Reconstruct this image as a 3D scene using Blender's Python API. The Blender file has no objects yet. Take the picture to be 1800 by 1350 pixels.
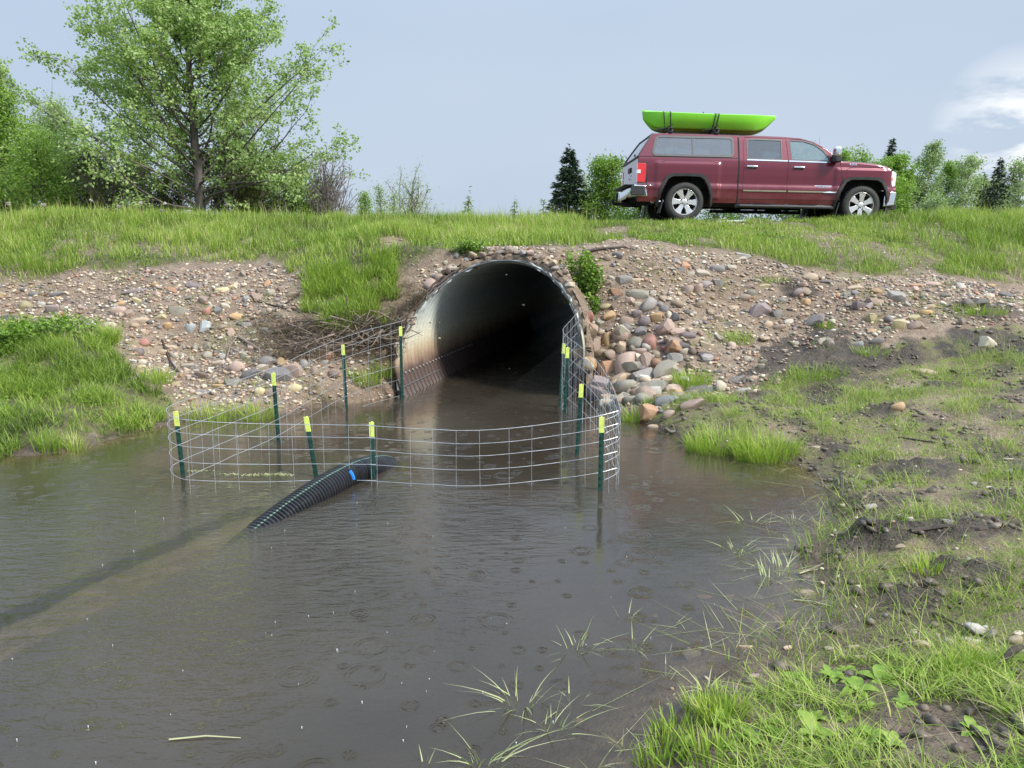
import bpy, bmesh, math, random
import numpy as np
from mathutils import Vector, Matrix, Euler

rng = np.random.default_rng(11)
random.seed(11)
R = math.radians
scene = bpy.context.scene
COL = scene.collection

# ------------------------------------------------------------------ camera, sky, sun, exposure
EYE = 1.85
PITCH = R(9.4)
FPX = 1350.0
cam_data = bpy.data.cameras.new("camera")
cam_data.sensor_width = 36.0
cam_data.lens = 36.0 * FPX / 1800.0
cam_data.clip_start = 0.05
cam_data.clip_end = 3000.0
cam = bpy.data.objects.new("camera", cam_data)
COL.objects.link(cam)
cam.location = (0, 0, EYE)
cam.rotation_euler = (math.pi / 2 - PITCH, 0, 0)
scene.camera = cam

SUN_EL, SUN_AZ = R(43), R(121)          # azimuth measured clockwise from +Y: behind the camera, to its right
world = bpy.data.worlds.new("World")
scene.world = world
world.use_nodes = True
wt = world.node_tree
wt.nodes.clear()
def wn(t, **k):
    n = wt.nodes.new(t)
    for a, b in k.items(): setattr(n, a, b)
    return n
w_out = wn('ShaderNodeOutputWorld'); w_bg = wn('ShaderNodeBackground')
w_bg.inputs['Strength'].default_value = 0.072
w_sky = wn('ShaderNodeTexSky', sky_type='NISHITA')
w_sky.sun_disc = False
w_sky.sun_elevation = SUN_EL
w_sky.sun_rotation = SUN_AZ
w_sky.air_density = 1.3; w_sky.dust_density = 3.0; w_sky.ozone_density = 1.0
w_tc = wn('ShaderNodeTexCoord')
w_map = wn('ShaderNodeMapping'); w_map.inputs['Scale'].default_value = (1.0, 1.0, 3.2)
wt.links.new(w_tc.outputs['Generated'], w_map.inputs['Vector'])
w_n1 = wn('ShaderNodeTexNoise'); w_n1.inputs['Scale'].default_value = 1.2; w_n1.inputs['Detail'].default_value = 3; w_n1.inputs['Roughness'].default_value = 0.5
wt.links.new(w_map.outputs[0], w_n1.inputs['Vector'])
w_cr = wn('ShaderNodeValToRGB')
w_cr.color_ramp.elements[0].position = 0.30; w_cr.color_ramp.elements[0].color = (5.0, 6.2, 8.0, 1)
w_cr.color_ramp.elements[1].position = 0.75; w_cr.color_ramp.elements[1].color = (6.0, 7.0, 8.4, 1)
wt.links.new(w_n1.outputs['Fac'], w_cr.inputs['Fac'])
w_mix = wn('ShaderNodeMix', data_type='RGBA'); w_mix.inputs['Factor'].default_value = 0.86
wt.links.new(w_sky.outputs[0], w_mix.inputs['A']); wt.links.new(w_cr.outputs[0], w_mix.inputs['B'])
# a small bright cumulus low in the north-east and paler streaks
w_n2 = wn('ShaderNodeTexNoise'); w_n2.inputs['Scale'].default_value = 9.0; w_n2.inputs['Detail'].default_value = 9; w_n2.inputs['Roughness'].default_value = 0.58
wt.links.new(w_map.outputs[0], w_n2.inputs['Vector'])
w_dot = wn('ShaderNodeVectorMath', operation='DISTANCE')
w_dot.inputs[1].default_value = (0.530, 0.838, 0.135)
wt.links.new(w_tc.outputs['Generated'], w_dot.inputs[0])
w_fall = wn('ShaderNodeMapRange'); w_fall.inputs['From Min'].default_value = 0.085; w_fall.inputs['From Max'].default_value = 0.02
wt.links.new(w_dot.outputs['Value'], w_fall.inputs['Value'])
w_ns = wn('ShaderNodeMapRange'); w_ns.inputs['From Min'].default_value = 0.42; w_ns.inputs['From Max'].default_value = 0.56
wt.links.new(w_n2.outputs['Fac'], w_ns.inputs['Value'])
w_mul = wn('ShaderNodeMath', operation='MULTIPLY')
wt.links.new(w_fall.outputs[0], w_mul.inputs[0]); wt.links.new(w_ns.outputs[0], w_mul.inputs[1])
w_mix2 = wn('ShaderNodeMix', data_type='RGBA')
wt.links.new(w_mul.outputs[0], w_mix2.inputs['Factor'])
wt.links.new(w_mix.outputs['Result'], w_mix2.inputs['A']); w_mix2.inputs['B'].default_value = (9.6, 9.9, 10.2, 1)
# an overcast sky is brighter overhead than at the horizon
w_sep = wn('ShaderNodeSeparateXYZ'); wt.links.new(w_tc.outputs['Generated'], w_sep.inputs[0])
w_zen = wn('ShaderNodeMapRange', interpolation_type='SMOOTHSTEP')
w_zen.inputs['From Min'].default_value = 0.25; w_zen.inputs['From Max'].default_value = 0.72
w_zen.inputs['To Min'].default_value = 1.0; w_zen.inputs['To Max'].default_value = 2.3
wt.links.new(w_sep.outputs[2], w_zen.inputs['Value'])
w_sc = wn('ShaderNodeVectorMath', operation='SCALE')
wt.links.new(w_mix2.outputs['Result'], w_sc.inputs[0]); wt.links.new(w_zen.outputs[0], w_sc.inputs['Scale'])
wt.links.new(w_sc.outputs[0], w_bg.inputs['Color'])
wt.links.new(w_bg.outputs[0], w_out.inputs['Surface'])

sun_data = bpy.data.lights.new("sun", 'SUN')
sun_data.energy = 3.9
sun_data.angle = R(12)
sun_data.color = (1.0, 0.95, 0.87)
sun = bpy.data.objects.new("sun", sun_data)
COL.objects.link(sun)
sd = Vector((math.sin(SUN_AZ) * math.cos(SUN_EL), math.cos(SUN_AZ) * math.cos(SUN_EL), math.sin(SUN_EL)))
sun.rotation_euler = sd.to_track_quat('Z', 'Y').to_euler()
sun.location = sd * 60

vs = scene.view_settings
vs.view_transform = 'Standard'; vs.look = 'None'; vs.gamma = 1.0; vs.use_curve_mapping = False
vs.exposure = 0.55
scene.render.engine = 'CYCLES'
cy = scene.cycles
cy.use_denoising = True
cy.max_bounces = 8; cy.transparent_max_bounces = 16; cy.diffuse_bounces = 3; cy.glossy_bounces = 3
cy.sample_clamp_indirect = 6.0
cy.caustics_reflective = False; cy.caustics_refractive = False

# ------------------------------------------------------------------ helpers
CP, SP = math.cos(PITCH), math.sin(PITCH)
def ray(px, py):
    u = (px - 900.0) / FPX; v = (675.0 - py) / FPX
    return np.array([u, CP + v * SP, -SP + v * CP])
def PY(px, py, Y):
    d = ray(px, py); return np.array([0, 0, EYE]) + d * (Y / d[1])
def PZ(px, py, z):
    d = ray(px, py); return np.array([0, 0, EYE]) + d * ((z - EYE) / d[2])

def tag(o, label=None, cat=None, group=None, kind=None):
    if label: o['label'] = label
    if cat: o['category'] = cat
    if group: o['group'] = group
    if kind: o['kind'] = kind
    return o
def empty(name, loc=(0, 0, 0), rot=(0, 0, 0), label=None, cat=None, group=None):
    o = bpy.data.objects.new(name, None)
    COL.objects.link(o); o.location = loc; o.rotation_euler = rot
    o.empty_display_size = 0.1
    return tag(o, label, cat, group)
def link(name, me, mat=None, parent=None, loc=None, rot=None, scale=None):
    o = bpy.data.objects.new(name, me)
    COL.objects.link(o)
    if mat is not None and len(me.materials) == 0: me.materials.append(mat)
    if parent is not None: o.parent = parent
    if loc is not None: o.location = loc
    if rot is not None: o.rotation_euler = rot
    if scale is not None: o.scale = scale
    return o
def copy_tree(o, parent=None):
    c = o.copy(); COL.objects.link(c)
    c.parent = parent
    for ch in [x for x in bpy.data.objects if x.parent == o]:
        copy_tree(ch, c)
    return c
def np_mesh(name, verts, loops, sizes, smooth=True, colors=None):
    """verts (N,3), loops flat index array, sizes per polygon"""
    me = bpy.data.meshes.new(name)
    verts = np.asarray(verts, dtype=np.float32); loops = np.asarray(loops, dtype=np.int32); sizes = np.asarray(sizes, dtype=np.int32)
    me.vertices.add(len(verts)); me.vertices.foreach_set('co', verts.ravel())
    me.loops.add(len(loops)); me.loops.foreach_set('vertex_index', loops)
    me.polygons.add(len(sizes))
    st = np.zeros(len(sizes), dtype=np.int32); st[1:] = np.cumsum(sizes)[:-1]
    me.polygons.foreach_set('loop_start', st)
    me.polygons.foreach_set('use_smooth', np.full(len(sizes), smooth, dtype=bool))
    me.update(calc_edges=True)
    if colors is not None:
        for nm, arr in colors.items():
            arr = np.asarray(arr, dtype=np.float32)
            if arr.ndim == 1:
                a = me.attributes.new(nm, 'FLOAT', 'POINT'); a.data.foreach_set('value', arr)
            else:
                a = me.attributes.new(nm, 'FLOAT_COLOR', 'POINT')
                if arr.shape[1] == 3: arr = np.concatenate([arr, np.ones((len(arr), 1), dtype=np.float32)], axis=1)
                a.data.foreach_set('color', arr.ravel())
    return me
class MB:
    """collects simple shapes and links them as one mesh"""
    def __init__(s): s.v = []; s.f = []
    def add(s, v, f):
        b = len(s.v); s.v += [tuple(p) for p in v]; s.f += [tuple(i + b for i in q) for q in f]
    def box(s, c, d, rot=None):
        x, y, z = d[0] / 2, d[1] / 2, d[2] / 2
        vs_ = [Vector((a * x, b * y, e * z)) for e in (-1, 1) for b in (-1, 1) for a in (-1, 1)]
        if rot is not None: vs_ = [rot @ p for p in vs_]
        vs_ = [p + Vector(c) for p in vs_]
        s.add(vs_, [(0, 2, 3, 1), (4, 5, 7, 6), (0, 1, 5, 4), (2, 6, 7, 3), (0, 4, 6, 2), (1, 3, 7, 5)])
    def tube(s, pts, r, n=6, caps=True):
        pts = [Vector(p) for p in pts]
        rs = r if hasattr(r, '__len__') else [r] * len(pts)
        rings = []
        up = Vector((0, 0, 1))
        for i, p in enumerate(pts):
            t = (pts[min(i + 1, len(pts) - 1)] - pts[max(i - 1, 0)]).normalized()
            a = t.cross(up)
            if a.length < 0.05: a = t.cross(Vector((1, 0, 0)))
            a.normalize(); b = t.cross(a)
            rings.append([p + (a * math.cos(2 * math.pi * k / n) + b * math.sin(2 * math.pi * k / n)) * rs[i] for k in range(n)])
        v = [q for rg in rings for q in rg]; f = []
        for i in range(len(pts) - 1):
            for k in range(n):
                k2 = (k + 1) % n
                f.append((i * n + k, i * n + k2, (i + 1) * n + k2, (i + 1) * n + k))
        if caps:
            f.append(tuple(range(n))[::-1]); f.append(tuple((len(pts) - 1) * n + k for k in range(n)))
        s.add(v, f)
    def lathe(s, prof, n=24, axis='z', c=(0, 0, 0), close=False):
        """prof: list of (r, h)"""
        v = []; f = []
        for r_, h in prof:
            for k in range(n):
                a = 2 * math.pi * k / n
                if axis == 'z': q = (r_ * math.cos(a), r_ * math.sin(a), h)
                elif axis == 'y': q = (r_ * math.cos(a), h, r_ * math.sin(a))
                else: q = (h, r_ * math.cos(a), r_ * math.sin(a))
                v.append((q[0] + c[0], q[1] + c[1], q[2] + c[2]))
        m = len(prof)
        for i in range(m - 1 + (1 if close else 0)):
            j = (i + 1) % m
            for k in range(n):
                k2 = (k + 1) % n
                f.append((i * n + k, i * n + k2, j * n + k2, j * n + k))
        s.add(v, f)
    def prism(s, poly, y0, y1):
        """polygon in x,z extruded from y0 to y1 (lists or numbers)"""
        n = len(poly)
        A = y0 if hasattr(y0, '__len__') else [y0] * n
        B = y1 if hasattr(y1, '__len__') else [y1] * n
        v = [(p[0], A[i], p[1]) for i, p in enumerate(poly)] + [(p[0], B[i], p[1]) for i, p in enumerate(poly)]
        f = [tuple(range(n)), tuple(range(2 * n - 1, n - 1, -1))]
        for i in range(n):
            j = (i + 1) % n
            f.append((i, i + n, j + n, j))
        s.add(v, f)
    def mesh(s, name, smooth=True, angle=35):
        me = bpy.data.meshes.new(name)
        me.from_pydata(s.v, [], s.f); me.update()
        bm = bmesh.new(); bm.from_mesh(me)
        bmesh.ops.recalc_face_normals(bm, faces=bm.faces)
        bm.to_mesh(me); bm.free()
        if smooth:
            me.shade_smooth()
            try: me.set_sharp_from_angle(angle=R(angle))
            except Exception: pass
        return me
    def build(s, name, mat, parent=None, smooth=True, angle=35, loc=None, rot=None, bevel=0, scale=None):
        o = link(name, s.mesh(name, smooth, angle), mat, parent, loc, rot, scale)
        if bevel:
            m = o.modifiers.new('bevel', 'BEVEL'); m.width = bevel; m.segments = 2; m.limit_method = 'ANGLE'; m.angle_limit = R(40)
        return o

def material(name):
    m = bpy.data.materials.new(name); m.use_nodes = True
    nt = m.node_tree; nt.nodes.clear()
    return m, nt
class NT:
    def __init__(s, nt): s.nt = nt
    def n(s, t, ins=None, **k):
        x = s.nt.nodes.new(t)
        for a, b in k.items(): setattr(x, a, b)
        for a, b in (ins or {}).items():
            if isinstance(b, bpy.types.NodeSocket): s.nt.links.new(b, x.inputs[a])
            else: x.inputs[a].default_value = b
        return x
    def math(s, op, a, b=0.0, c=None, clamp=False):
        x = s.nt.nodes.new('ShaderNodeMath'); x.operation = op; x.use_clamp = clamp
        for i, q in enumerate([a, b] + ([c] if c is not None else [])):
            if isinstance(q, bpy.types.NodeSocket): s.nt.links.new(q, x.inputs[i])
            else: x.inputs[i].default_value = q
        return x.outputs[0]
    def mix(s, f, a, b, blend='MIX'):
        x = s.nt.nodes.new('ShaderNodeMix'); x.data_type = 'RGBA'; x.blend_type = blend
        for nm, q in (('Factor', f), ('A', a), ('B', b)):
            if isinstance(q, bpy.types.NodeSocket): s.nt.links.new(q, x.inputs[nm])
            else: x.inputs[nm].default_value = (q if not hasattr(q, '__len__') else tuple(q) + ((1,) if len(q) == 3 else ()))
        return x.outputs['Result']
    def ramp(s, f, stops, interp='LINEAR'):
        x = s.nt.nodes.new('ShaderNodeValToRGB'); r_ = x.color_ramp; r_.interpolation = interp
        while len(r_.elements) < len(stops): r_.elements.new(0.5)
        for e, (p, c) in zip(r_.elements, stops):
            e.position = p; e.color = tuple(c) + ((1,) if len(c) == 3 else ())
        s.nt.links.new(f, x.inputs['Fac'])
        return x.outputs['Color']
    def rng(s, v, a, b, c=0.0, d=1.0):
        x = s.n('ShaderNodeMapRange', {'Value': v, 'From Min': a, 'From Max': b, 'To Min': c, 'To Max': d}); return x.outputs[0]
    def noise(s, vec, scale, detail=3, rough=0.5, out='Fac'):
        x = s.n('ShaderNodeTexNoise', {'Scale': scale, 'Detail': detail, 'Roughness': rough})
        if vec is not None: s.nt.links.new(vec, x.inputs['Vector'])
        return x.outputs[out]
    def bump(s, h, strength, dist, normal=None):
        x = s.n('ShaderNodeBump', {'Height': h, 'Strength': strength, 'Distance': dist})
        if normal is not None: s.nt.links.new(normal, x.inputs['Normal'])
        return x.outputs[0]
    def out(s, sh): s.n('ShaderNodeOutputMaterial', {'Surface': sh})
def simple(name, col, rough=0.5, metal=0.0, coat=0.0, var=0.12, nscale=6.0, bump=0.0, spec=0.5):
    """principled with a little procedural unevenness"""
    m, nt = material(name); q = NT(nt)
    tc = q.n('ShaderNodeTexCoord').outputs['Object']
    nz = q.noise(tc, nscale, 4, 0.6)
    c = q.mix(q.rng(nz, 0.3, 0.7), tuple(x * (1 - var) for x in col), tuple(min(1, x * (1 + var)) for x in col))
    b = q.n('ShaderNodeBsdfPrincipled', {'Base Color': c, 'Roughness': q.rng(nz, 0.3, 0.7, max(0, rough - 0.06), min(1, rough + 0.06)), 'Metallic': metal, 'Coat Weight': coat, 'Coat Roughness': 0.04, 'Specular IOR Level': spec})
    if bump: nt.links.new(q.bump(q.noise(tc, nscale * 6, 3), bump, 0.01), b.inputs['Normal'])
    q.out(b.outputs[0]); return m

def hash2(ix, iy, seed):
    h = (ix.astype(np.int64) * 374761393 + iy.astype(np.int64) * 668265263 + seed * 974634777) & 0xffffffff
    h = ((h ^ (h >> 13)) * 1274126177) & 0xffffffff
    h = h ^ (h >> 16)
    return (h & 0xffffff) / float(0xffffff)
def vnoise(x, y, seed=0):
    x = np.asarray(x, float); y = np.asarray(y, float)
    ix = np.floor(x); iy = np.floor(y); fx = x - ix; fy = y - iy
    fx = fx * fx * (3 - 2 * fx); fy = fy * fy * (3 - 2 * fy)
    a = hash2(ix, iy, seed); b = hash2(ix + 1, iy, seed); c = hash2(ix, iy + 1, seed); d = hash2(ix + 1, iy + 1, seed)
    return (a * (1 - fx) + b * fx) * (1 - fy) + (c * (1 - fx) + d * fx) * fy
def fbm(x, y, scale, oct_=4, seed=0):
    s = 0; a = 1; t = 0
    for i in range(oct_):
        s = s + a * vnoise(np.asarray(x) * scale, np.asarray(y) * scale, seed + i); t += a; a *= 0.5; scale *= 2.03
    return s / t
def sstep(a, b, x):
    t = np.clip((np.asarray(x, float) - a) / (b - a), 0, 1); return t * t * (3 - 2 * t)
def in_poly(x, y, poly):
    x = np.asarray(x); y = np.asarray(y); ins = np.zeros(x.shape, bool)
    n = len(poly)
    for i in range(n):
        x1, y1 = poly[i]; x2, y2 = poly[(i + 1) % n]
        if y1 == y2: continue
        c = ((y1 > y) != (y2 > y)) & (x < (x2 - x1) * (y - y1) / (y2 - y1) + x1)
        ins ^= c
    return ins
def in_poly_w(x, y, poly, amp=.3):
    """the same with a ragged edge"""
    x = np.asarray(x, float); y = np.asarray(y, float)
    return in_poly(x + amp * ((fbm(x, y, 1.6, 3, 301) - .5) * 1.6 + (fbm(x, y, 7, 2, 302) - .5)), y + amp * ((fbm(x, y, 1.6, 3, 303) - .5) * 1.6 + (fbm(x, y, 7, 2, 304) - .5)), poly)
# ------------------------------------------------------------------ the lie of the land
# control points: (px, py, kind, value) were measured once and turned into world positions
CTRL = []
def cz(px, py, z): CTRL.append(PZ(px, py, z))
def cY(px, py, Y): CTRL.append(PY(px, py, Y))
def cw(x, y, z): CTRL.append(np.array([x, y, z], float))
for p in [(0, 800), (100, 795), (180, 775), (250, 757), (320, 742), (420, 738), (520, 728), (610, 712), (690, 697),
          (1040, 705), (1090, 735), (1150, 752), (1220, 785), (1310, 803), (1400, 820), (1450, 870), (1470, 900), (1435, 945),
          (1405, 985), (1440, 1030), (1500, 1065), (1560, 1090), (1480, 1112), (1370, 1130), (1280, 1170), (1225, 1220), (1175, 1285), (1150, 1345)]:
    cz(p[0], p[1], 0.0)
for p in [(0, 600, 10.4), (100, 600, 10.1), (190, 605, 10.1), (270, 660, 9.5), (90, 690, 8.6), (0, 690, 8.7), (200, 700, 8.5), (300, 560, 11.0), (150, 560, 11.2), (0, 560, 11.3),
          (450, 560, 11.0), (300, 640, 10.3), (400, 690, 9.2), (450, 640, 9.9), (560, 660, 9.7), (300, 500, 11.9), (0, 500, 12.0), (130, 480, 12.4), (450, 478, 12.2),
          (600, 440, 12.4), (650, 550, 10.9), (600, 620, 10.25), (690, 600, 10.5), (680, 500, 11.4),
          (0, 450, 13.3), (250, 450, 13.0), (0, 410, 15.0), (300, 410, 14.6),
          (0, 388, 16.0), (300, 388, 16.0), (600, 397, 16.0), (900, 400, 15.8), (890, 436, 11.6), (1000, 436, 11.7), (780, 450, 11.6), (900, 418, 13.6), (600, 418, 14.0),
          (1100, 445, 11.8), (1300, 452, 12.0), (1500, 482, 12.0), (1700, 500, 12.0), (1800, 515, 12.0),
          (1100, 424, 13.4), (1300, 418, 13.9), (1500, 428, 13.9), (1750, 440, 13.9), (1200, 402, 15.6), (1400, 402, 15.6), (1600, 402, 15.6), (1800, 398, 15.8),
          (1080, 600, 10.6), (1060, 520, 11.1), (1200, 600, 10.3), (1180, 500, 11.3), (1300, 560, 10.9), (1450, 570, 10.7), (1150, 680, 9.75), (1250, 690, 9.3), (1600, 585, 10.2), (1750, 580, 10.1),
          (1400, 690, 9.0), (1350, 640, 9.8)]:
    cY(*p)
for p in [(1600, 700, .32), (1500, 750, .17), (1750, 700, .36), (1650, 640, .52), (1700, 850, .16), (1570, 850, .13), (1560, 960, .14), (1790, 960, .2),
          (1700, 1060, .07), (1790, 1080, .12), (1640, 1130, .035), (1700, 1200, .1), (1400, 1230, .09), (1600, 1300, .16), (1350, 1320, .08), (1790, 1300, .2), (1520, 1190, .07)]:
    cz(*p)
for p in [(1000, 900, -.5), (800, 900, -.6), (1200, 880, -.35), (1250, 1000, -.16), (1350, 1060, -.07), (1100, 1100, -.22), (1150, 1200, -.1), (1020, 1280, -.15), (900, 1100, -.4),
          (850, 1330, -.25), (600, 1100, -.6), (300, 1100, -.6), (100, 1000, -.55), (200, 850, -.3), (400, 830, -.4), (600, 780, -.45), (900, 760, -.6), (1350, 900, -.2), (600, 1340, -.5),
          (1130, 800, -.3), (100, 1340, -.6), (500, 950, -.6)]:
    cz(*p)
for p in [(-9, 7.6, .25), (-9, 10.5, 1.05), (-9, 12.2, 1.5), (-9, 16, 2.65), (-10, 2, -.5), (-5, 1.2, -.6), (-1.0, 1.2, -.45), (1.0, 1.2, .12), (3, 1.2, .25), (6, 2, .3), (9, 3, .35), (9, 7, .5), (9, 10, 1.0), (10, 12, 1.5), (10, 16, 2.5), (5, 4.5, .24), (6.5, 6, .32)]:
    cw(*p)
CT = np.array(CTRL)
def tps_k(r2): return 0.5 * r2 * np.log(r2 + 1e-9)
_n = len(CT)
_d2 = ((CT[:, None, :2] - CT[None, :, :2]) ** 2).sum(-1)
_A = np.zeros((_n + 3, _n + 3)); _A[:_n, :_n] = tps_k(_d2) + np.eye(_n) * 0.02
_A[:_n, _n] = 1; _A[:_n, _n + 1:] = CT[:, :2]; _A[_n, :_n] = 1; _A[_n + 1:, :_n] = CT[:, :2].T
_w = np.linalg.solve(_A, np.concatenate([CT[:, 2], np.zeros(3)]))
def tps(x, y):
    sh = x.shape; x = x.ravel(); y = y.ravel(); out = np.empty(len(x))
    for i in range(0, len(x), 40000):
        xs = x[i:i + 40000]; ys = y[i:i + 40000]
        r2 = (xs[:, None] - CT[None, :, 0]) ** 2 + (ys[:, None] - CT[None, :, 1]) ** 2
        out[i:i + 40000] = tps_k(r2) @ _w[:_n] + _w[_n] + xs * _w[_n + 1] + ys * _w[_n + 2]
    return out.reshape(sh)

# the culvert: axis runs away from the camera and to the right
CM = np.array([-0.270, 10.3]); CA = R(12.0)
ca = np.array([math.sin(CA), math.cos(CA)]); cn = np.array([math.cos(CA), -math.sin(CA)])
CR, CZ = 1.225, 0.565
def cul(x, y): return (x - CM[0]) * ca[0] + (y - CM[1]) * ca[1], (x - CM[0]) * cn[0] + (y - CM[1]) * cn[1]   # t, s
def tcut(z, s):
    z = np.asarray(z, float); s = np.asarray(s, float)
    left = np.interp(z, [-1, 0.52, 0.53, 0.72, 0.73, 0.98, 1.0, 1.5, 1.75, 1.88], [-0.42, -0.42, -0.27, -0.27, -0.12, -0.04, 0.05, 0.55, 0.8, 0.9])
    right = np.interp(z, [-1, 0.9, 1.4, 1.75, 1.88], [0.0, 0.0, 0.42, 0.8, 0.9])
    k = np.clip((s + 0.25) / 0.5, 0, 1)
    return left * (1 - k) + right * k

def near_right(x, y):
    """the trampled near bank on the right"""
    k = (x > 1.0) & (y < np.interp(x, [1, 2.6, 3.3, 4.5, 6, 9], [9.0, 9.0, 9.6, 9.9, 10.2, 10.2]))
    return k

def H(x, y, detail=True):
    x = np.asarray(x, float); y = np.asarray(y, float)
    z = tps(np.clip(x, -9.5, 10.5), np.clip(y, 1.0, 16.3))
    flat = 2.58 - 0.02 * x.clip(-12, 12) * 0
    k = sstep(15.6, 17.2, y)
    z = z * (1 - k) + flat * k
    z = z - 0.75 * sstep(27, 34, y) - 0.15 * sstep(30, 80, y)
    z = z + 0.25 * (fbm(x, y, 0.05, 3, 5) - 0.5) * sstep(25, 60, y)
    # side ditch banks keep rising away from the frame, water stays left of the near bank
    if detail:
        up = sstep(0.02, 0.3, z)
        n1 = fbm(x, y, 0.9, 4, 1) - 0.5; n2 = fbm(x, y, 5.0, 3, 2) - 0.5
        calm = 1 - sstep(14.5, 16.5, y) * 0.8
        z = z + (0.10 * n1 + 0.045 * n2) * (0.35 + 0.65 * up) * calm
        nb = near_right(x, y) & (z > -.05)
        z = z + np.where(nb, 1, 0) * sstep(-.05, .06, z) * (.030 * (fbm(x, y, 3.2, 3, 12) - .5) + .030 * (fbm(x, y, 10, 3, 13) - .5))
        # churned mud mounds on the near right bank
        for (mx, my, r_, a_) in MUD:
            d = np.sqrt((x - mx) ** 2 + ((y - my) * 1.3) ** 2) / r_
            z = z + a_ * np.exp(-d * d * 1.6) + 0.085 * a_ / 0.1 * np.exp(-d * d) * (fbm(x, y, 14, 3, 9) - 0.5) * 2
        # silted ridge over the buried end of the drain pipe
        ax, ay = RIDGE[0]; bx, by = RIDGE[1]
        L = math.hypot(bx - ax, by - ay); tt = np.clip(((x - ax) * (bx - ax) + (y - ay) * (by - ay)) / L / L, 0, 1)
        dd = np.hypot(x - ax - tt * (bx - ax), y - ay - tt * (by - ay))
        z = z + np.where(z < -0.12, 1, 0) * (1 - sstep(.22, .285, dd + .1 * (fbm(x, y, 4, 2, 15) - .5))) * (-0.05 - z) * 0.96
        # channel and cover over the pipe
        t, s = cul(x, y)
        zp = CZ + np.sqrt(np.maximum(0.0, (CR + 0.09) ** 2 - s ** 2))
        tc_ = tcut(zp - 0.08, s)
        ins = (np.abs(s) < CR + 0.09)
        cover = ins & (t > tc_ + 0.02)
        lid = np.interp(y, [10.5, 11.6, 13.6, 15.6, 17], [1.93, 1.96, 2.17, 2.42, 2.6]) + 0.05 * (fbm(x, y, 2.5, 3, 77) - 0.5)
        wl = 1 - sstep(1.5, 2.4, np.abs(s)); wl = wl * sstep(0.2, 0.6, t) * (1 - sstep(6.0, 7.0, t))
        z = np.where(z > lid, z * (1 - wl) + lid * wl, z)
        z = np.where(cover & (t < 22), np.maximum(z, zp + 0.03), z)
        chan = (np.abs(s) < CR + 0.03) & (t <= tc_ + 0.02) & (t > -0.42)
        z = np.where(chan, np.minimum(z, -0.5), z)
    return z
MUD = []
RIDGE = [tuple(PZ(450, 930, -.1)[:2]), tuple(PZ(-80, 1190, -.1)[:2])]
for (px, py, zz, r_, a_) in [(1530, 955, .08, .34, .10), (1620, 835, .1, .42, .07), (1700, 940, .15, .4, .05), (1400, 600, .6, .3, .06), (1450, 590, .8, .35, .08), (1440, 660, .3, .3, .06), (1730, 560, 1.0, .5, .12), (1330, 700, .2, .35, .05), (1500, 870, .1, .22, .06), (1690, 1010, .12, .25, .07), (1560, 730, .2, .25, .05), (1650, 690, .3, .22, .06), (1480, 790, .12, .2, .05), (1770, 870, .2, .3, .06), (1600, 1050, .06, .22, .05)]:
    q = PZ(px, py, zz); MUD.append((q[0], q[1], r_, a_))

def axis_coords(lo, hi, step, far_lo, far_hi, grow=1.18):
    c = list(np.arange(lo, hi + 1e-6, step))
    s = step; v = hi
    while v < far_hi: s *= grow; v += s; c.append(v)
    s = step; v = lo
    while v > far_lo: s *= grow; v -= s; c.insert(0, v)
    return np.array(c)
GX = axis_coords(-8.5, 9.5, 0.04, -900, 900)
GY = axis_coords(1.0, 16.6, 0.04, -300, 1500)
XX, YY = np.meshgrid(GX, GY)
ZZ = H(XX, YY)
def Hq(x, y):
    """bilinear height from the grid"""
    x = np.asarray(x, float); y = np.asarray(y, float)
    i = np.clip(np.searchsorted(GX, x) - 1, 0, len(GX) - 2); j = np.clip(np.searchsorted(GY, y) - 1, 0, len(GY) - 2)
    fx = np.clip((x - GX[i]) / (GX[i + 1] - GX[i]), 0, 1); fy = np.clip((y - GY[j]) / (GY[j + 1] - GY[j]), 0, 1)
    return (ZZ[j, i] * (1 - fx) + ZZ[j, i + 1] * fx) * (1 - fy) + (ZZ[j + 1, i] * (1 - fx) + ZZ[j + 1, i + 1] * fx) * fy
def gp(px, py, minz=-9.0):
    """where the sight line of a measured point meets the ground (or minz)"""
    d = ray(px, py); ts = np.arange(1.5, 20, 0.02) / d[1]
    P = np.array([0, 0, EYE])[None] + ts[:, None] * d[None]
    h = np.maximum(Hq(P[:, 0], P[:, 1]), minz)
    k = np.nonzero(P[:, 2] < h)[0]
    if len(k) == 0: k = [len(ts) - 1]
    q = P[k[0]].copy(); q[2] = h[k[0]]
    return q
def gpoly(pts): return [tuple(gp(a, b)[:2]) for a, b in pts]

# ---- zones (world polygons)
def yline(pts):
    q = np.array([gp(a, b)[:2] for a, b in pts]); o = np.argsort(q[:, 0]); return q[o, 0], q[o, 1]
EDGE_X, EDGE_Y = yline([(0, 498), (130, 476), (250, 466), (400, 462), (470, 458), (520, 475), (640, 475), (700, 478), (740, 462), (780, 440), (870, 434), (1000, 436), (1060, 428), (1100, 415), (1200, 438), (1300, 447), (1400, 474), (1550, 482), (1700, 488), (1800, 500)])
POLY_TONGUE = gpoly([(515, 470), (690, 470), (700, 500), (675, 545), (640, 580), (600, 585), (565, 545), (530, 500)])
POLY_MOUND = gpoly([(-60, 575), (60, 578), (190, 590), (215, 640), (265, 690), (305, 715), (315, 752), (200, 785), (0, 815), (-200, 850), (-300, 700)])
POLY_NEAR = gpoly([(1120, 1430), (1190, 1280), (1260, 1220), (1330, 1190), (1420, 1165), (1560, 1150), (1700, 1170), (1850, 1150), (2100, 1200), (2000, 1430)])
POLY_BARE_NEAR = gpoly([(1560, 1225), (1640, 1240), (1740, 1290), (1760, 1349), (1560, 1349), (1500, 1270)])
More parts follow.
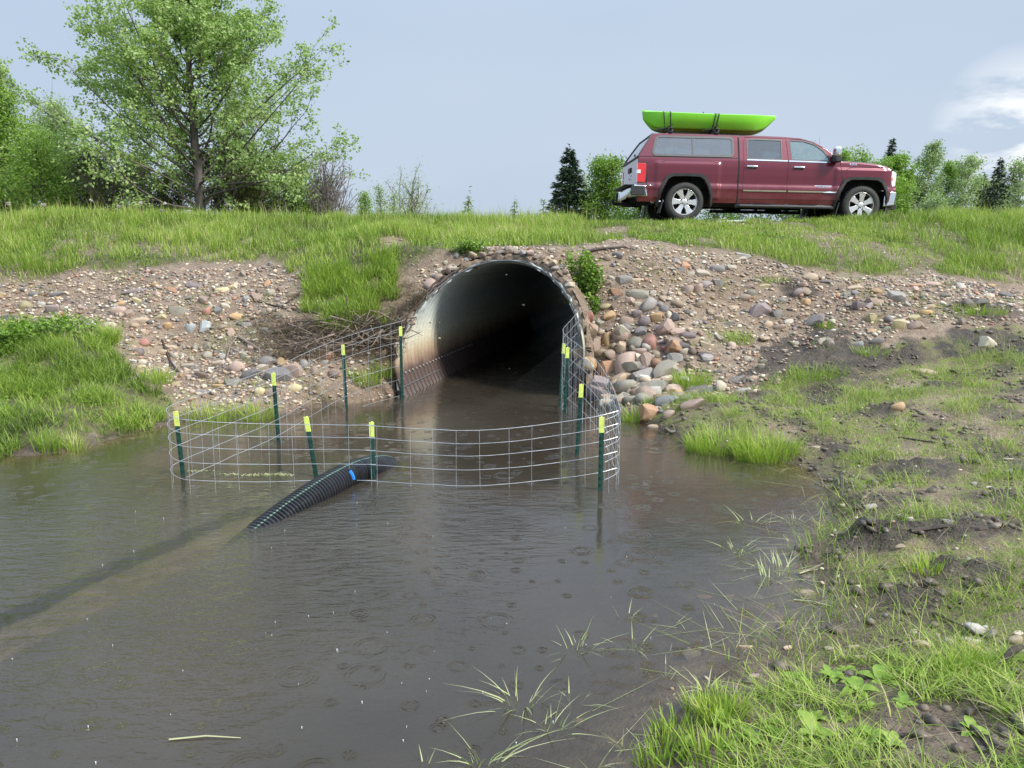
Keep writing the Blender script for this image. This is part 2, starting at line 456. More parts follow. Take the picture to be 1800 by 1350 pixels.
POLY_FENCE_G = gpoly([(335, 705), (480, 700), (495, 733), (420, 742), (330, 745)])
POLY_MUD = gpoly([(1340, 610), (1440, 565), (1530, 600), (1600, 590), (1800, 570), (1850, 620), (1640, 640), (1500, 660), (1430, 720), (1350, 730), (1260, 720)])
def edge_sd(x, y): return y - np.interp(x, EDGE_X, EDGE_Y)
# ------------------------------------------------------------------ ground mesh
def ground_material():
    m, nt = material('earth'); q = NT(nt)
    P = q.n('ShaderNodeNewGeometry').outputs['Position']
    a_g = q.n('ShaderNodeAttribute', attribute_name='grassy').outputs['Fac']
    a_m = q.n('ShaderNodeAttribute', attribute_name='mud').outputs['Fac']
    a_w = q.n('ShaderNodeAttribute', attribute_name='moss').outputs['Fac']
    a_s = q.n('ShaderNodeAttribute', attribute_name='silt').outputs['Fac']
    n_big = q.noise(P, 1.3, 5, 0.55); n_mid = q.noise(P, 9, 5, 0.6); n_fine = q.noise(P, 70, 4, 0.65)
    dirt = q.ramp(q.math('ADD', q.math('MULTIPLY', n_big, 0.45), q.math('MULTIPLY', n_mid, 0.55)), [(0.30, (0.11, 0.076, 0.05)), (0.5, (0.23, 0.17, 0.12)), (0.72, (0.37, 0.30, 0.22))])
    vor = q.n('ShaderNodeTexVoronoi', {'Vector': P, 'Scale': 42.0}, feature='F1')
    peb = q.rng(vor.outputs['Distance'], 0.42, 0.30)
    pebc = q.ramp(q.n('ShaderNodeSeparateColor', {'Color': vor.outputs['Color']}).outputs[0], [(0.0, (0.16, 0.12, 0.10)), (0.35, (0.33, 0.26, 0.2)), (0.65, (0.5, 0.42, 0.32)), (1.0, (0.25, 0.24, 0.24))])
    pick = q.math('GREATER_THAN', q.n('ShaderNodeSeparateColor', {'Color': vor.outputs['Color']}).outputs[1], 0.45)
    col = q.mix(q.math('MULTIPLY', q.math('MULTIPLY', peb, pick), q.math('SUBTRACT', 1.0, q.math('MAXIMUM', a_m, a_g))), dirt, pebc)
    col = q.mix(q.math('MULTIPLY', q.rng(n_fine, 0.35, 0.65), 0.35), col, q.mix(1.0, col, (0.45, 0.42, 0.4), 'MULTIPLY'))
    litter = q.ramp(n_mid, [(0.3, (0.030, 0.030, 0.013)), (0.55, (0.075, 0.085, 0.025)), (0.75, (0.16, 0.13, 0.065))])
    col = q.mix(q.math('MULTIPLY', a_g, 0.9), col, litter)
    mudc = q.ramp(q.math('ADD', q.math('MULTIPLY', n_mid, 0.5), q.math('MULTIPLY', n_fine, 0.5)), [(0.35, (0.020, 0.015, 0.011)), (0.5, (0.055, 0.042, 0.030)), (0.68, (0.135, 0.105, 0.078))])
    col = q.mix(a_m, col, mudc)
    silt = q.ramp(n_mid, [(0.35, (0.13, 0.10, 0.07)), (0.65, (0.25, 0.20, 0.15))])
    col = q.mix(a_s, col, silt)
    moss = q.ramp(n_fine, [(0.35, (0.07, 0.085, 0.02)), (0.65, (0.21, 0.25, 0.05))])
    col = q.mix(q.math('MULTIPLY', a_w, q.rng(n_mid, 0.38, 0.6)), col, moss)
    rough = q.rng(n_fine, 0.3, 0.7, 0.6, 0.95)
    rough = q.math('SUBTRACT', rough, q.math('MULTIPLY', a_m, q.rng(n_mid, 0.35, 0.65, 0.38, 0.12)))
    h = q.math('ADD', q.math('MULTIPLY', n_fine, 0.35), q.math('ADD', q.math('MULTIPLY', n_mid, 0.8), q.math('MULTIPLY', q.math('MULTIPLY', peb, pick), 0.35)))
    nrm = q.bump(h, 0.9, 0.05)
    b = q.n('ShaderNodeBsdfPrincipled', {'Base Color': col, 'Roughness': rough, 'Normal': nrm, 'Specular IOR Level': 0.35})
    q.out(b.outputs[0]); return m
M_GROUND = ground_material()

BARE = [tuple(gp(a, b)[:2]) + (r_,) for a, b, r_ in [(690, 425, .35), (1085, 405, .4), (870, 418, .3), (1300, 396, .35), (205, 400, .25), (440, 425, .25)]]
def zone_attrs(x, y, z):
    sd_ = edge_sd(x, y)
    wob = (fbm(x, y, 1.7, 4, 21) - 0.5) * 0.9
    far_g = sstep(-0.15, 0.25, sd_ + wob * 0.5)
    ton = in_poly_w(x, y, POLY_TONGUE, .55).astype(float)
    mound = in_poly_w(x, y, POLY_MOUND).astype(float)
    nearp = in_poly(x, y, POLY_NEAR).astype(float)
    patch = fbm(x, y, 1.1, 4, 31)
    g = np.maximum(np.maximum(far_g, ton), mound * 0.75)
    bare = sstep(0.54, 0.66, fbm(x, y, 0.9, 4, 41)) * (sd_ > 0) * .75
    for (bx_, by_, br_) in BARE:
        bare = np.maximum(bare, 1 - sstep(.5, 1.1, np.hypot(x - bx_, (y - by_) * .8) / br_ + (fbm(x, y, 3.1, 3, 45) - .5) * .9))
    g = g * (1 - 0.85 * bare)
    nr = near_right(x, y) & (z > 0.0)
    mudp = in_poly_w(x, y, POLY_MUD)
    mud = np.zeros_like(z)
    mud = np.where(nr, sstep(0.56, 0.66, fbm(x, y, 2.4, 4, 51)) * 0.8, mud)
    mud = np.where(mudp, np.maximum(mud, sstep(0.36, 0.5, fbm(x, y, 1.6, 3, 52))), mud)
    mud = np.where(mound > 0, sstep(0.48, 0.6, fbm(x, y, 1.8, 3, 53)) * 0.8, mud)
    for (mx, my, r_, a_) in MUD:
        d = np.hypot(x - mx, (y - my) * 1.3) / r_
        mud = np.maximum(mud, 1 - sstep(0.65, 1.15, d + (fbm(x, y, 6, 3, 55) - 0.5) * 0.7))
    shore = (1 - sstep(0.01, 0.10, z)) * (y < 9.6)
    mud = np.maximum(mud, shore * 0.75)
    moss = np.where(nr, sstep(0.30, 0.48, patch), 0) * (1 - mud)
    moss = np.maximum(moss, mound * (1 - mud) * 0.7)
    silt = sstep(0.0, -0.06, z) if False else 1 - sstep(-0.038, 0.004, z)
    bn = in_poly_w(x, y, POLY_BARE_NEAR, .12)
    moss = np.where(bn, 0, moss); mud = np.where(bn, 0.55, mud)
    return g, mud, moss, silt

def build_ground():
    ny, nx = ZZ.shape
    verts = np.stack([XX, YY, ZZ], -1).reshape(-1, 3)
    idx = np.arange(ny * nx).reshape(ny, nx)
    quads = np.stack([idx[:-1, :-1], idx[:-1, 1:], idx[1:, 1:], idx[1:, :-1]], -1).reshape(-1, 4)
    t, s = cul(verts[:, 0], verts[:, 1])
    zp = CZ + np.sqrt(np.maximum(0.0, (CR + 0.09) ** 2 - s ** 2))
    cover = (np.abs(s) < CR + 0.09) & (t > tcut(zp - 0.08, s) + 0.02) & (t < 22)
    chan = (np.abs(s) < CR + 0.03) & ~cover & (t > -0.42) & (t < 22)
    qc = cover[quads].any(1) & chan[quads].any(1)
    quads = quads[~qc]
    g, mud, moss, silt = zone_attrs(verts[:, 0], verts[:, 1], verts[:, 2])
    me = np_mesh('ground', verts, quads.ravel(), np.full(len(quads), 4), True, {'grassy': g, 'mud': mud, 'moss': moss, 'silt': silt})
    o = link('ground', me, M_GROUND); tag(o, kind='structure'); return o
GROUND = build_ground()

# ------------------------------------------------------------------ water
def water_material():
    m, nt = material('murky_water'); q = NT(nt)
    P = q.n('ShaderNodeNewGeometry').outputs['Position']
    dep = q.n('ShaderNodeAttribute', attribute_name='depth').outputs['Fac']
    # rain rings: concentric waves round random drop points
    def rings(scale, freq, keep, off):
        mp = q.n('ShaderNodeMapping', {'Vector': P, 'Location': (off, off * 1.7, 0), 'Scale': (scale, scale, 0)})
        v = q.n('ShaderNodeTexVoronoi', {'Vector': mp.outputs[0], 'Scale': 1.0, 'Randomness': 0.9}, feature='F1', voronoi_dimensions='2D')
        sc = q.n('ShaderNodeSeparateColor', {'Color': v.outputs['Color']})
        r0 = q.math('MULTIPLY_ADD', sc.outputs[0], 0.30, 0.03)
        d = v.outputs['Distance']
        e = q.math('SUBTRACT', d, r0)
        env = q.math('EXPONENT', q.math('MULTIPLY', q.math('MULTIPLY', e, e), -160.0))
        wv = q.math('SINE', q.math('MULTIPLY', e, freq))
        on = q.math('GREATER_THAN', sc.outputs[1], keep)
        return q.math('MULTIPLY', q.math('MULTIPLY', wv, env), q.math('MULTIPLY', on, q.math('SUBTRACT', 1.15, q.math('MULTIPLY', r0, 2.6))))
    r1 = rings(3.4, 75.0, 0.62, 0.0); r2 = rings(6.5, 62.0, 0.66, 3.3)
    c = PZ(330, 1010, 0)
    dist = q.n('ShaderNodeVectorMath', {0: P, 1: (float(c[0]), float(c[1]), 0.0)}, operation='DISTANCE').outputs['Value']
    dist = q.math('ADD', dist, q.math('MULTIPLY', q.math('SUBTRACT', q.noise(P, 0.9, 3), 0.5), 1.6))
    chop = q.rng(dist, 2.4, 0.5, 0.0, 1.0)
    mpw = q.n('ShaderNodeMapping', {'Vector': P, 'Rotation': (0, 0, R(-20)), 'Scale': (6.5, 15, 6)})
    w1 = q.noise(mpw.outputs[0], 1.0, 4, 0.6)
    w2 = q.noise(P, 55, 3, 0.6)
    w3 = q.noise(P, 2.2, 2, 0.5)
    hgt = q.math('MULTIPLY', w1, q.math('MULTIPLY_ADD', chop, 0.0230, 0.0020))
    hgt = q.math('ADD', hgt, q.math('MULTIPLY', w2, 0.00055))
    hgt = q.math('ADD', hgt, q.math('MULTIPLY', w3, 0.004))
    hgt = q.math('ADD', hgt, q.math('MULTIPLY', r1, 0.0027))
    hgt = q.math('ADD', hgt, q.math('MULTIPLY', r2, 0.0021))
    nrm = q.bump(hgt, 1.0, 1.0)
    inc = q.n('ShaderNodeNewGeometry').outputs['Incoming']
    cosv = q.math('ABSOLUTE', q.n('ShaderNodeVectorMath', {0: inc, 1: nrm}, operation='DOT_PRODUCT').outputs['Value'])
    fr = q.math('MULTIPLY_ADD', q.math('POWER', q.math('SUBTRACT', 1.0, cosv, clamp=True), 4.5), 0.97, 0.03)          # same from either side of the surface
    gl = q.n('ShaderNodeBsdfGlossy', {'Color': (1, 1, 1, 1), 'Roughness': 0.03, 'Normal': nrm}).outputs[0]
    murk = q.ramp(q.noise(P, 0.8, 3), [(0.35, (0.034, 0.028, 0.020)), (0.65, (0.052, 0.043, 0.032))])
    df = q.n('ShaderNodeBsdfDiffuse', {'Color': murk}).outputs[0]
    tr = q.n('ShaderNodeBsdfTransparent', {'Color': (0.86, 0.80, 0.68, 1)}).outputs[0]
    fac = q.math('SUBTRACT', 1.0, q.math('EXPONENT', q.math('MULTIPLY', dep, -6.5)))
    body = q.n('ShaderNodeMixShader', {0: fac, 1: tr, 2: df}).outputs[0]
    sh = q.n('ShaderNodeMixShader', {0: fr, 1: body, 2: gl}).outputs[0]
    q.out(sh); return m
def build_water():
    gx = axis_coords(-7, 5.5, 0.07, -60, 9, 1.25); gy = axis_coords(1.0, 11, 0.07, -40, 26, 1.25)
    X, Y = np.meshgrid(gx, gy); h = H(X, Y)
    t, s = cul(X, Y)
    h = np.where((np.abs(s) < CR + .1) & (t > -0.4), -0.6, h)
    h = np.where(X < -9, -0.6, h)
    V = np.stack([X, Y, np.zeros_like(X)], -1).reshape(-1, 3)
    idx = np.arange(X.size).reshape(X.shape)
    qd = np.stack([idx[:-1, :-1], idx[:-1, 1:], idx[1:, 1:], idx[1:, :-1]], -1).reshape(-1, 4)
    me = np_mesh('water', V, qd.ravel(), np.full(len(qd), 4), True, {'depth': np.clip(-h, 0, 1).ravel()})
    o = link('water', me, water_material()); tag(o, kind='structure')
build_water()

# ------------------------------------------------------------------ culvert
def culvert_material():
    m, nt = material('galvanised_plate'); q = NT(nt)
    P = q.n('ShaderNodeNewGeometry').outputs['Position']
    z = q.n('ShaderNodeSeparateXYZ', {0: P}).outputs[2]
    nb = q.noise(P, 2.2, 5, 0.6); nf = q.noise(P, 26, 4, 0.65)
    zz = q.math('ADD', z, q.math('MULTIPLY', q.math('SUBTRACT', nb, 0.5), 0.22))
    c = q.ramp(q.math('DIVIDE', zz, 2.0), [(0.0, (0.05, 0.032, 0.028)), (0.155, (0.085, 0.055, 0.048)), (0.20, (0.24, 0.165, 0.12)), (0.27, (0.46, 0.37, 0.25)), (0.37, (0.70, 0.69, 0.55)), (0.55, (0.70, 0.78, 0.76)), (0.8, (0.58, 0.67, 0.69)), (1.0, (0.38, 0.44, 0.47))])
    c = q.mix(q.math('MULTIPLY', q.rng(nf, 0.4, 0.7), 0.35), c, q.mix(1.0, c, (0.5, 0.45, 0.42), 'MULTIPLY'))
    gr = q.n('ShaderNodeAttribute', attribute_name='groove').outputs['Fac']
    c = q.mix(q.math('MULTIPLY', q.rng(gr, .5, .95), .9), c, q.mix(1.0, c, (0.30, 0.27, 0.24), 'MULTIPLY'))  # valley shade put into the colour so the corrugations show
    b = q.n('ShaderNodeBsdfPrincipled', {'Base Color': c, 'Roughness': q.rng(nf, 0.3, 0.7, 0.38, 0.62), 'Metallic': 0.08, 'Specular IOR Level': 0.4})
    q.out(b.outputs[0]); return m
M_CULV = culvert_material()
M_BOLT = simple('bright_bolt', (0.45, 0.45, 0.43), 0.4, 0.3)
M_RIM = simple('weathered_rim_steel', (0.09, 0.095, 0.095), 0.65, 0.3, nscale=9, var=0.4)
def cul_world(t, s, z):
    return np.stack([CM[0] + t * ca[0] + s * cn[0], CM[1] + t * ca[1] + s * cn[1], z], -1)
def build_culvert():
    root = empty('culvert', (CM[0], CM[1], 0), label='large round corrugated steel culvert pipe running under the embankment', cat='culvert')
    pitch = 0.1524
    th = np.radians(np.linspace(-62, 242, 97))            # open to below the water line
    t_rows = np.concatenate([np.arange(-0.6, 9, pitch / 6), np.arange(9, 22.5, pitch / 2)])
    s = CR * np.cos(th); z = CZ + CR * np.sin(th)
    T, TH = np.meshgrid(t_rows, th, indexing='ij')
    tc_ = tcut(CZ + CR * np.sin(TH), CR * np.cos(TH))
    T2 = np.maximum(T, tc_)
    rad = CR + 0.030 * np.sin(2 * np.pi * T2 / pitch)
    def shell(extra):
        S = (rad + extra) * np.cos(TH); Z = CZ + (rad + extra) * np.sin(TH)
        return cul_world(T2, S, Z).reshape(-1, 3)
    V = shell(0)
    idx = np.arange(T.size).reshape(T.shape)
    qd = np.stack([idx[:-1, :-1], idx[:-1, 1:], idx[1:, 1:], idx[1:, :-1]], -1)
    keep = ~((T[1:, :-1] <= tc_[:-1, :-1] + 1e-9) & (T[1:, 1:] <= tc_[1:, 1:] + 1e-9))
    qd = qd[keep].reshape(-1, 4)
    # thin walled: outer skin 12 mm outside the inner one
    V2 = shell(0.012); n = len(V)
    # end wall along the cut edge
    first = np.argmax(T >= tc_, axis=0)
    edge = np.array([idx[max(first[k] - 1, 0), k] for k in range(len(th))])
    ring = np.stack([edge[:-1], edge[1:], edge[1:] + n, edge[:-1] + n], -1)
    allq = np.concatenate([qd, qd[:, ::-1] + n, ring])
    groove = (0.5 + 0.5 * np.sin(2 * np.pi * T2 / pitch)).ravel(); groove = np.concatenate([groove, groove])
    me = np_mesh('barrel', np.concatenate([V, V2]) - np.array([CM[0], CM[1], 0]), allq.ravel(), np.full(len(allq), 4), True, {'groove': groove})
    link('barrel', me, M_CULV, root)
    # stiffening rim on the upper part of the cut edge
    mb = MB(); pts = []
    for a in np.radians(np.linspace(-12, 168, 60)):
        zz = CZ + (CR + 0.005) * math.sin(a); ss = (CR + 0.005) * math.cos(a)
        p = cul_world(float(tcut(CZ + CR * math.sin(a), CR * math.cos(a))) - 0.01, ss, zz); pts.append((p[0] - CM[0], p[1] - CM[1], p[2]))
    mb.tube(pts, [0.013] * len(pts), 8)
    mb.build('rim', M_RIM, root)
    # bolted seams: each bolt a small hexagon
    bm_ = MB()
    bm_.lathe([(0.0, 0.0), (0.017, 0.0), (0.017, 0.012), (0.0, 0.014)], 6)
    bme = bm_.mesh('bolt', False); k = 0
    for a_deg, t0, t1 in ((150, 0.62, 5.2), (193, -0.2, 3.4), (124, 1.0, 5)):
        a = R(a_deg); t = t0
        while t < t1:
            rr = CR + 0.02 * math.sin(2 * math.pi * t / pitch) - 0.006
            p = cul_world(t, rr * math.cos(a), CZ + rr * math.sin(a))
            nrm = Vector((-(math.cos(a)) * cn[0], -(math.cos(a)) * cn[1], -math.sin(a)))
            link('bolt', bme, M_RIM if a_deg != 150 else M_BOLT, root, (p[0] - CM[0], p[1] - CM[1], p[2]), nrm.to_track_quat('Z', 'Y').to_euler())
            t += pitch * (1 if a_deg != 193 else 1.0); k += 1
    # plate lap at the water line
    lap = MB()
    for a_deg, t0, t1 in ((201, -0.42, 1.2),):
        a = R(a_deg); P0 = []
        for t in np.arange(t0, t1, pitch / 4):
            rr = CR + 0.024 * math.sin(2 * math.pi * t / pitch) - 0.012
            P0.append(cul_world(t, rr * math.cos(a), CZ + rr * math.sin(a)) - np.array([CM[0], CM[1], 0]))
        lap.tube(P0, 0.009, 6)
    lap.build('seam', M_RIM, root)

build_culvert()
# soil packed against the back of the rim
def soil_lip():
    mb = MB(); pts = []; rs = []
    for i, a in enumerate(np.radians(np.linspace(2, 176, 120))):
        k = CR + .055 + .02 * math.sin(i * .7) * math.sin(i * .23); zz = CZ + k * math.sin(a); ss = k * math.cos(a)
        p = cul_world(float(tcut(CZ + CR * math.sin(a), CR * math.cos(a))) + .10, ss, zz); pts.append(tuple(p)); rs.append(.062 + .016 * math.sin(i * 1.3) + .01 * math.sin(i * .41 + 1))
    mb.tube(pts, rs, 9); o = mb.build('soil_lip', M_GROUND, GROUND); tag(o, kind='structure')
soil_lip()
# timber-like root strands and rusty flashing along the rim
def wood_mat(name, a, b, sc=30):
    m, nt = material(name); q = NT(nt)
    tc = q.n('ShaderNodeTexCoord').outputs['Object']
    mp = q.n('ShaderNodeMapping', {'Vector': tc, 'Scale': (1, 1, 1)})
    nz = q.noise(mp.outputs[0], sc, 5, 0.7)
    rnd = q.n('ShaderNodeObjectInfo').outputs['Random']
    c = q.mix(q.rng(nz, 0.3, 0.7), a, b)
    c = q.mix(q.math('MULTIPLY', rnd, 0.6), c, q.mix(1.0, c, (0.45, 0.4, 0.38), 'MULTIPLY'))
    bs = q.n('ShaderNodeBsdfPrincipled', {'Base Color': c, 'Roughness': 0.8, 'Normal': q.bump(nz, 0.6, 0.01)})
    q.out(bs.outputs[0]); return m
M_WOOD = wood_mat('weathered_wood', (0.11, 0.08, 0.06), (0.36, 0.29, 0.23))
M_WOOD_DARK = wood_mat('wet_dark_wood', (0.025, 0.02, 0.017), (0.10, 0.078, 0.062))
# ------------------------------------------------------------------ wire fence on steel posts
M_WIRE = simple('galvanised_wire', (0.42, 0.44, 0.46), 0.38, 0.55, nscale=18, var=0.2)
M_POST = simple('green_post_paint', (0.012, 0.055, 0.042), 0.42, 0.0, nscale=14, var=0.35)
M_TIP = simple('yellow_post_paint', (0.66, 0.78, 0.16), 0.55, 0.0, nscale=25, var=0.16)
def tpost(px, py, h, lean=(0, 0), tip=0.125, label=''):
    b = PZ(px, py, 0)
    t = empty('fence_post', (b[0], b[1], 0), label=label, cat='fence post', group='steel fence posts round the culvert mouth')
    def body(z0, z1, g):
        mb = MB()
        poly = [(-.017 - g, -.003 - g), (.017 + g, -.003 - g), (.017 + g, .003 + g), (.003 + g, .003 + g), (.003 + g, .032 + g), (-.003 - g, .032 + g), (-.003 - g, .003 + g), (-.017 - g, .003 + g)]
        v = []; n = len(poly)
        for z in (z0, z1):
            for x, y in poly: v.append((x * 1.12 + lean[0] * z, y + lean[1] * z, z))
        f = [tuple(range(n)), tuple(range(2 * n - 1, n - 1, -1))] + [(i, i + n, (i + 1) % n + n, (i + 1) % n) for i in range(n)]
        mb.add(v, f)
        return mb
    body(-0.6, h - tip + 0.002, 0).build('shaft', M_POST, t, smooth=False)
    body(h - tip, h, 0.0012).build('painted_tip', M_TIP, t, smooth=False)
    # studs up the face
    st = MB(); z = 0.05
    while z < h - tip - 0.03:
        st.box((lean[0] * z, -.007 + lean[1] * z, z), (.012, .008, .018)); z += .055
    tag(st.build('stud', M_POST, t, smooth=False), kind='stuff')
    return b
POSTS = {}
for key, a in {
    'p1': (322, 836, .56, (-.045, 0), 'leftmost green post at the fence corner, yellow tip leaning left'),
    'p2': (490, 778, .71, (-.03, 0), 'green post with yellow tip second along the left fence side'),
    'p3': (609, 720, .80, (-.02, 0), 'green post with yellow tip third along the left fence side, before driftwood'),
    'p4': (707, 702, .96, (0, 0), 'tallest green post, at the dark culvert wall'),
    'p5': (556, 838, .52, (-.125, 0), 'tilted green post left of the black drain pipe'),
    'p6': (656, 842, .49, (0, 0), 'green post standing at the end of the black drain pipe'),
    'p7': (1055, 862, .60, (.003, 0), 'front green post at the right fence corner'),
    'p8': (1014, 800, .68, (.05, 0), 'green post behind the front right corner, below the stones'),
    'p9': (993, 728, .80, (.03, 0), 'near post of the pair against the culvert opening'),
    'p10': (984, 716, .80, (.055, 0), 'far post of the pair against the culvert opening')}.items():
    POSTS[key] = tpost(a[0], a[1], a[2], a[3], label=a[4])

def resample(pts, step):
    pts = np.array(pts, float); seg = np.sqrt(((pts[1:, :2] - pts[:-1, :2]) ** 2).sum(1)); L = np.concatenate([[0], np.cumsum(seg)])
    # smooth through the points with Catmull-Rom on arc length
    n = max(2, int(L[-1] / step)); q = np.linspace(0, L[-1], n + 1); out = []
    for u in q:
        i = min(max(np.searchsorted(L, u) - 1, 0), len(pts) - 2); f = (u - L[i]) / max(L[i + 1] - L[i], 1e-6)
        p0 = pts[max(i - 1, 0)]; p1 = pts[i]; p2 = pts[i + 1]; p3 = pts[min(i + 2, len(pts) - 1)]
        out.append(0.5 * ((2 * p1) + (-p0 + p2) * f + (2 * p0 - 5 * p1 + 4 * p2 - p3) * f * f + (-p0 + 3 * p1 - 3 * p2 + p3) * f ** 3))
    return np.array(out), q
def wire_panel(root, knots, offs, vstep=0.203, seed=1, phase=0.05, lo=-0.12):
    """knots: (px, py of the wire's foot on the water, height of the top wire)"""
    rg = np.random.default_rng(seed)
    base = [tuple(PZ(a, b, 0)[:2]) + (h,) for a, b, h in knots]
    P, q = resample(base, 0.06)
    for k, o in enumerate(offs):
        wob = np.cumsum(rg.normal(0, 0.0009, len(P))); wob -= np.linspace(0, wob[-1], len(P))
        pts = [(p[0], p[1], p[2] * (1 - 0.0) - o * (0.75 + 0.25 * p[2] / 0.55) + wob[i]) for i, p in enumerate(P)]
        if max(p[2] for p in pts) < lo: continue
        mb = MB(); mb.tube(pts, 0.0027 if k == 0 else 0.0023, 5); mb.build('horizontal_wire', M_WIRE, root)
    u = phase
    while u < q[-1]:
        i = min(np.searchsorted(q, u), len(P) - 1); p = P[i]
        dx, dy = rg.normal(0, 0.004, 2)
        mb = MB(); mb.tube([(p[0] + .003, p[1] - .005, p[2] + .004), (p[0] + dx, p[1] + dy, p[2] * .4), (p[0] + dx * 2, p[1] + dy * 2, -0.22)], 0.0019, 5)
        mb.build('vertical_wire', M_WIRE, root); u += vstep * (1 + rg.normal(0, 0.015))
OFFS = (0.0, 0.105, 0.215, 0.335, 0.475, 0.625, 0.8)
fA = empty('wire_fence', tuple(POSTS['p1'][:2]) + (0,), label='grey wire mesh fence panel looping round the left corner in the water', cat='fence', group='wire mesh round the culvert mouth')
fB = empty('wire_fence', tuple(POSTS['p6'][:2]) + (0,), label='grey wire mesh fence panel across the front, right of the drain pipe', cat='fence', group='wire mesh round the culvert mouth')
fC = empty('wire_fence', tuple(POSTS['p7'][:2]) + (0,), label='buckled grey wire mesh panel running back along the right side', cat='fence', group='wire mesh round the culvert mouth')
def panel(root, *a, **k):
    n0 = set(bpy.data.objects)
    wire_panel(root, *a, **k)
    loc = root.location.copy()
    for o in set(bpy.data.objects) - n0:
        o.data.transform(Matrix.Translation(-loc))
panel(fA, [(712, 700, 1.03), (609, 722, .90), (490, 781, .78), (400, 812, .70), (335, 836, .66), (306, 848, .64), (304, 858, .62), (325, 866, .60), (380, 864, .57), (470, 858, .53), (560, 853, .51), (662, 852, .50)], OFFS, seed=3)
panel(fB, [(646, 853, .505), (720, 856, .49), (820, 858, .475), (900, 856, .49), (985, 852, .525), (1050, 850, .57), (1084, 846, .60)], OFFS, seed=5, phase=.11)
panel(fC, [(1062, 868, .60), (1086, 858, .63), (1084, 838, .65), (1070, 800, .70), (1048, 765, .78), (1020, 742, .86), (998, 728, .92), (988, 716, .97), (1002, 706, 1.06), (1018, 697, 1.17)], OFFS + (.98,), seed=8, vstep=.1)
# guy wire and debris caught on the left corner
# ------------------------------------------------------------------ black corrugated drain pipe
M_HDPE = simple('black_plastic_pipe', (0.016, 0.017, 0.020), 0.24, 0.0, nscale=8, var=0.5)
M_STRIPE = simple('faded_green_stripe', (0.12, 0.20, 0.15), 0.6, nscale=60, var=0.5)
M_BLUE = simple('blue_tape', (0.02, 0.22, 0.75), 0.4)
def drain_pipe():
    a = PZ(425, 935, -.125); b = PZ(520, 888, -.03); c = PZ(600, 848, .0); d = PZ(645, 827, .065); e = PZ(672, 813, .06)
    K = [Vector((a[0], a[1], -.165)), Vector((b[0], b[1], -.055)), Vector((c[0], c[1], .035)), Vector((d[0], d[1], .055)), Vector((e[0], e[1], .04)), Vector((e[0] + .12, e[1] + .09, -.02))]
    A_ = Vector(PZ(432, 932, 0)); E_ = Vector(PZ(664, 822, 0)); A_.z = E_.z = 0
    K = [A_.lerp(E_, f) + Vector((0, 0, z)) for f, z in ((0, -.130), (.2, -.055), (.4, .0), (.6, .035), (.8, .04), (1.0, -.005), (1.1, -.06), (1.25, -.16))]
    c = tuple(K[3])
    K.insert(0, K[0] * 2 - K[1] + Vector((0, 0, -.02)))
    K.insert(0, K[0] * 2 - K[1] + Vector((0, 0, .0)))
    P = []
    for i in range(1, len(K) - 2):
        for f in np.linspace(0, 1, 60, endpoint=False):
            p0, p1, p2, p3 = K[i - 1], K[i], K[i + 1], K[i + 2]
            P.append(0.5 * ((2 * p1) + (-p0 + p2) * f + (2 * p0 - 5 * p1 + 4 * p2 - p3) * f * f + (-p0 + 3 * p1 - 3 * p2 + p3) * f ** 3))
    # even spacing along the line
    L = [0]
    for i in range(1, len(P)): L.append(L[-1] + (P[i] - P[i - 1]).length)
    step = 0.034 / 8; n = int(L[-1] / step); Q = []; j = 0
    for k in range(n):
        u = k * step
        while j < len(L) - 2 and L[j + 1] < u: j += 1
        Q.append(P[j].lerp(P[j + 1], (u - L[j]) / (L[j + 1] - L[j])))
    root = empty('drain_pipe', (c[0], c[1], 0), label='black ribbed plastic drain pipe rising out of the water at the fence', cat='drain pipe')
    off = Vector((c[0], c[1], 0)); Q = [p - off for p in Q]
    rib = [1, 1, .6, 0, 0, 0, .6, 1]
    rad = [0.104 + 0.016 * rib[k % 8] for k in range(n)]
    mb = MB(); mb.tube(Q, rad, 28); mb.build('pipe_wall', M_HDPE, root, angle=50)
    # printed stripe that follows the ribs on the upper left flank
    v = []; f = []
    for k in range(n):
        t = (Q[min(k + 1, n - 1)] - Q[max(k - 1, 0)]).normalized(); s_ = t.cross(Vector((0, 0, 1))).normalized(); u_ = s_.cross(t)
        for w in (-.012, .012):
            ang = R(16) * (1 if s_.y < 0 else -1); dirv = (u_ * math.cos(ang) + s_ * math.sin(ang))
            v.append(Q[k] + dirv * (rad[k] + .0018) + s_ * w)
    for k in range(n - 1):
        if (k // 8) % 1 == 0 and rib[k % 8] + rib[(k + 1) % 8] > .9: f.append((2 * k, 2 * k + 1, 2 * k + 3, 2 * k + 2))
    s2 = MB(); s2.add(v, f); s2.build('printed_stripe', M_STRIPE, root)
    # blue tape patch on the near flank
    k0 = int(n * 0.0)
    best = min(range(n), key=lambda k: (Q[k] + off - Vector(PZ(612, 842, .05))).length)
    v = []; f = []
    for i, k in enumerate(range(best - 4, best + 5)):
        t = (Q[k + 1] - Q[k - 1]).normalized(); s_ = t.cross(Vector((0, 0, 1))).normalized(); u_ = s_.cross(t)
        if s_.y > 0: s_ = -s_
        for ang in (44, 54, 64, 74, 84):
            dirv = u_ * math.cos(R(ang)) + s_ * math.sin(R(ang))
            v.append(Q[k] + dirv * (rad[k] + .004))
    for i in range(8):
        for j in range(4): f.append((i * 5 + j, i * 5 + j + 1, i * 5 + j + 6, i * 5 + j + 5))
    s3 = MB(); s3.add(v, f); s3.build('blue_tape', M_BLUE, root)
drain_pipe()
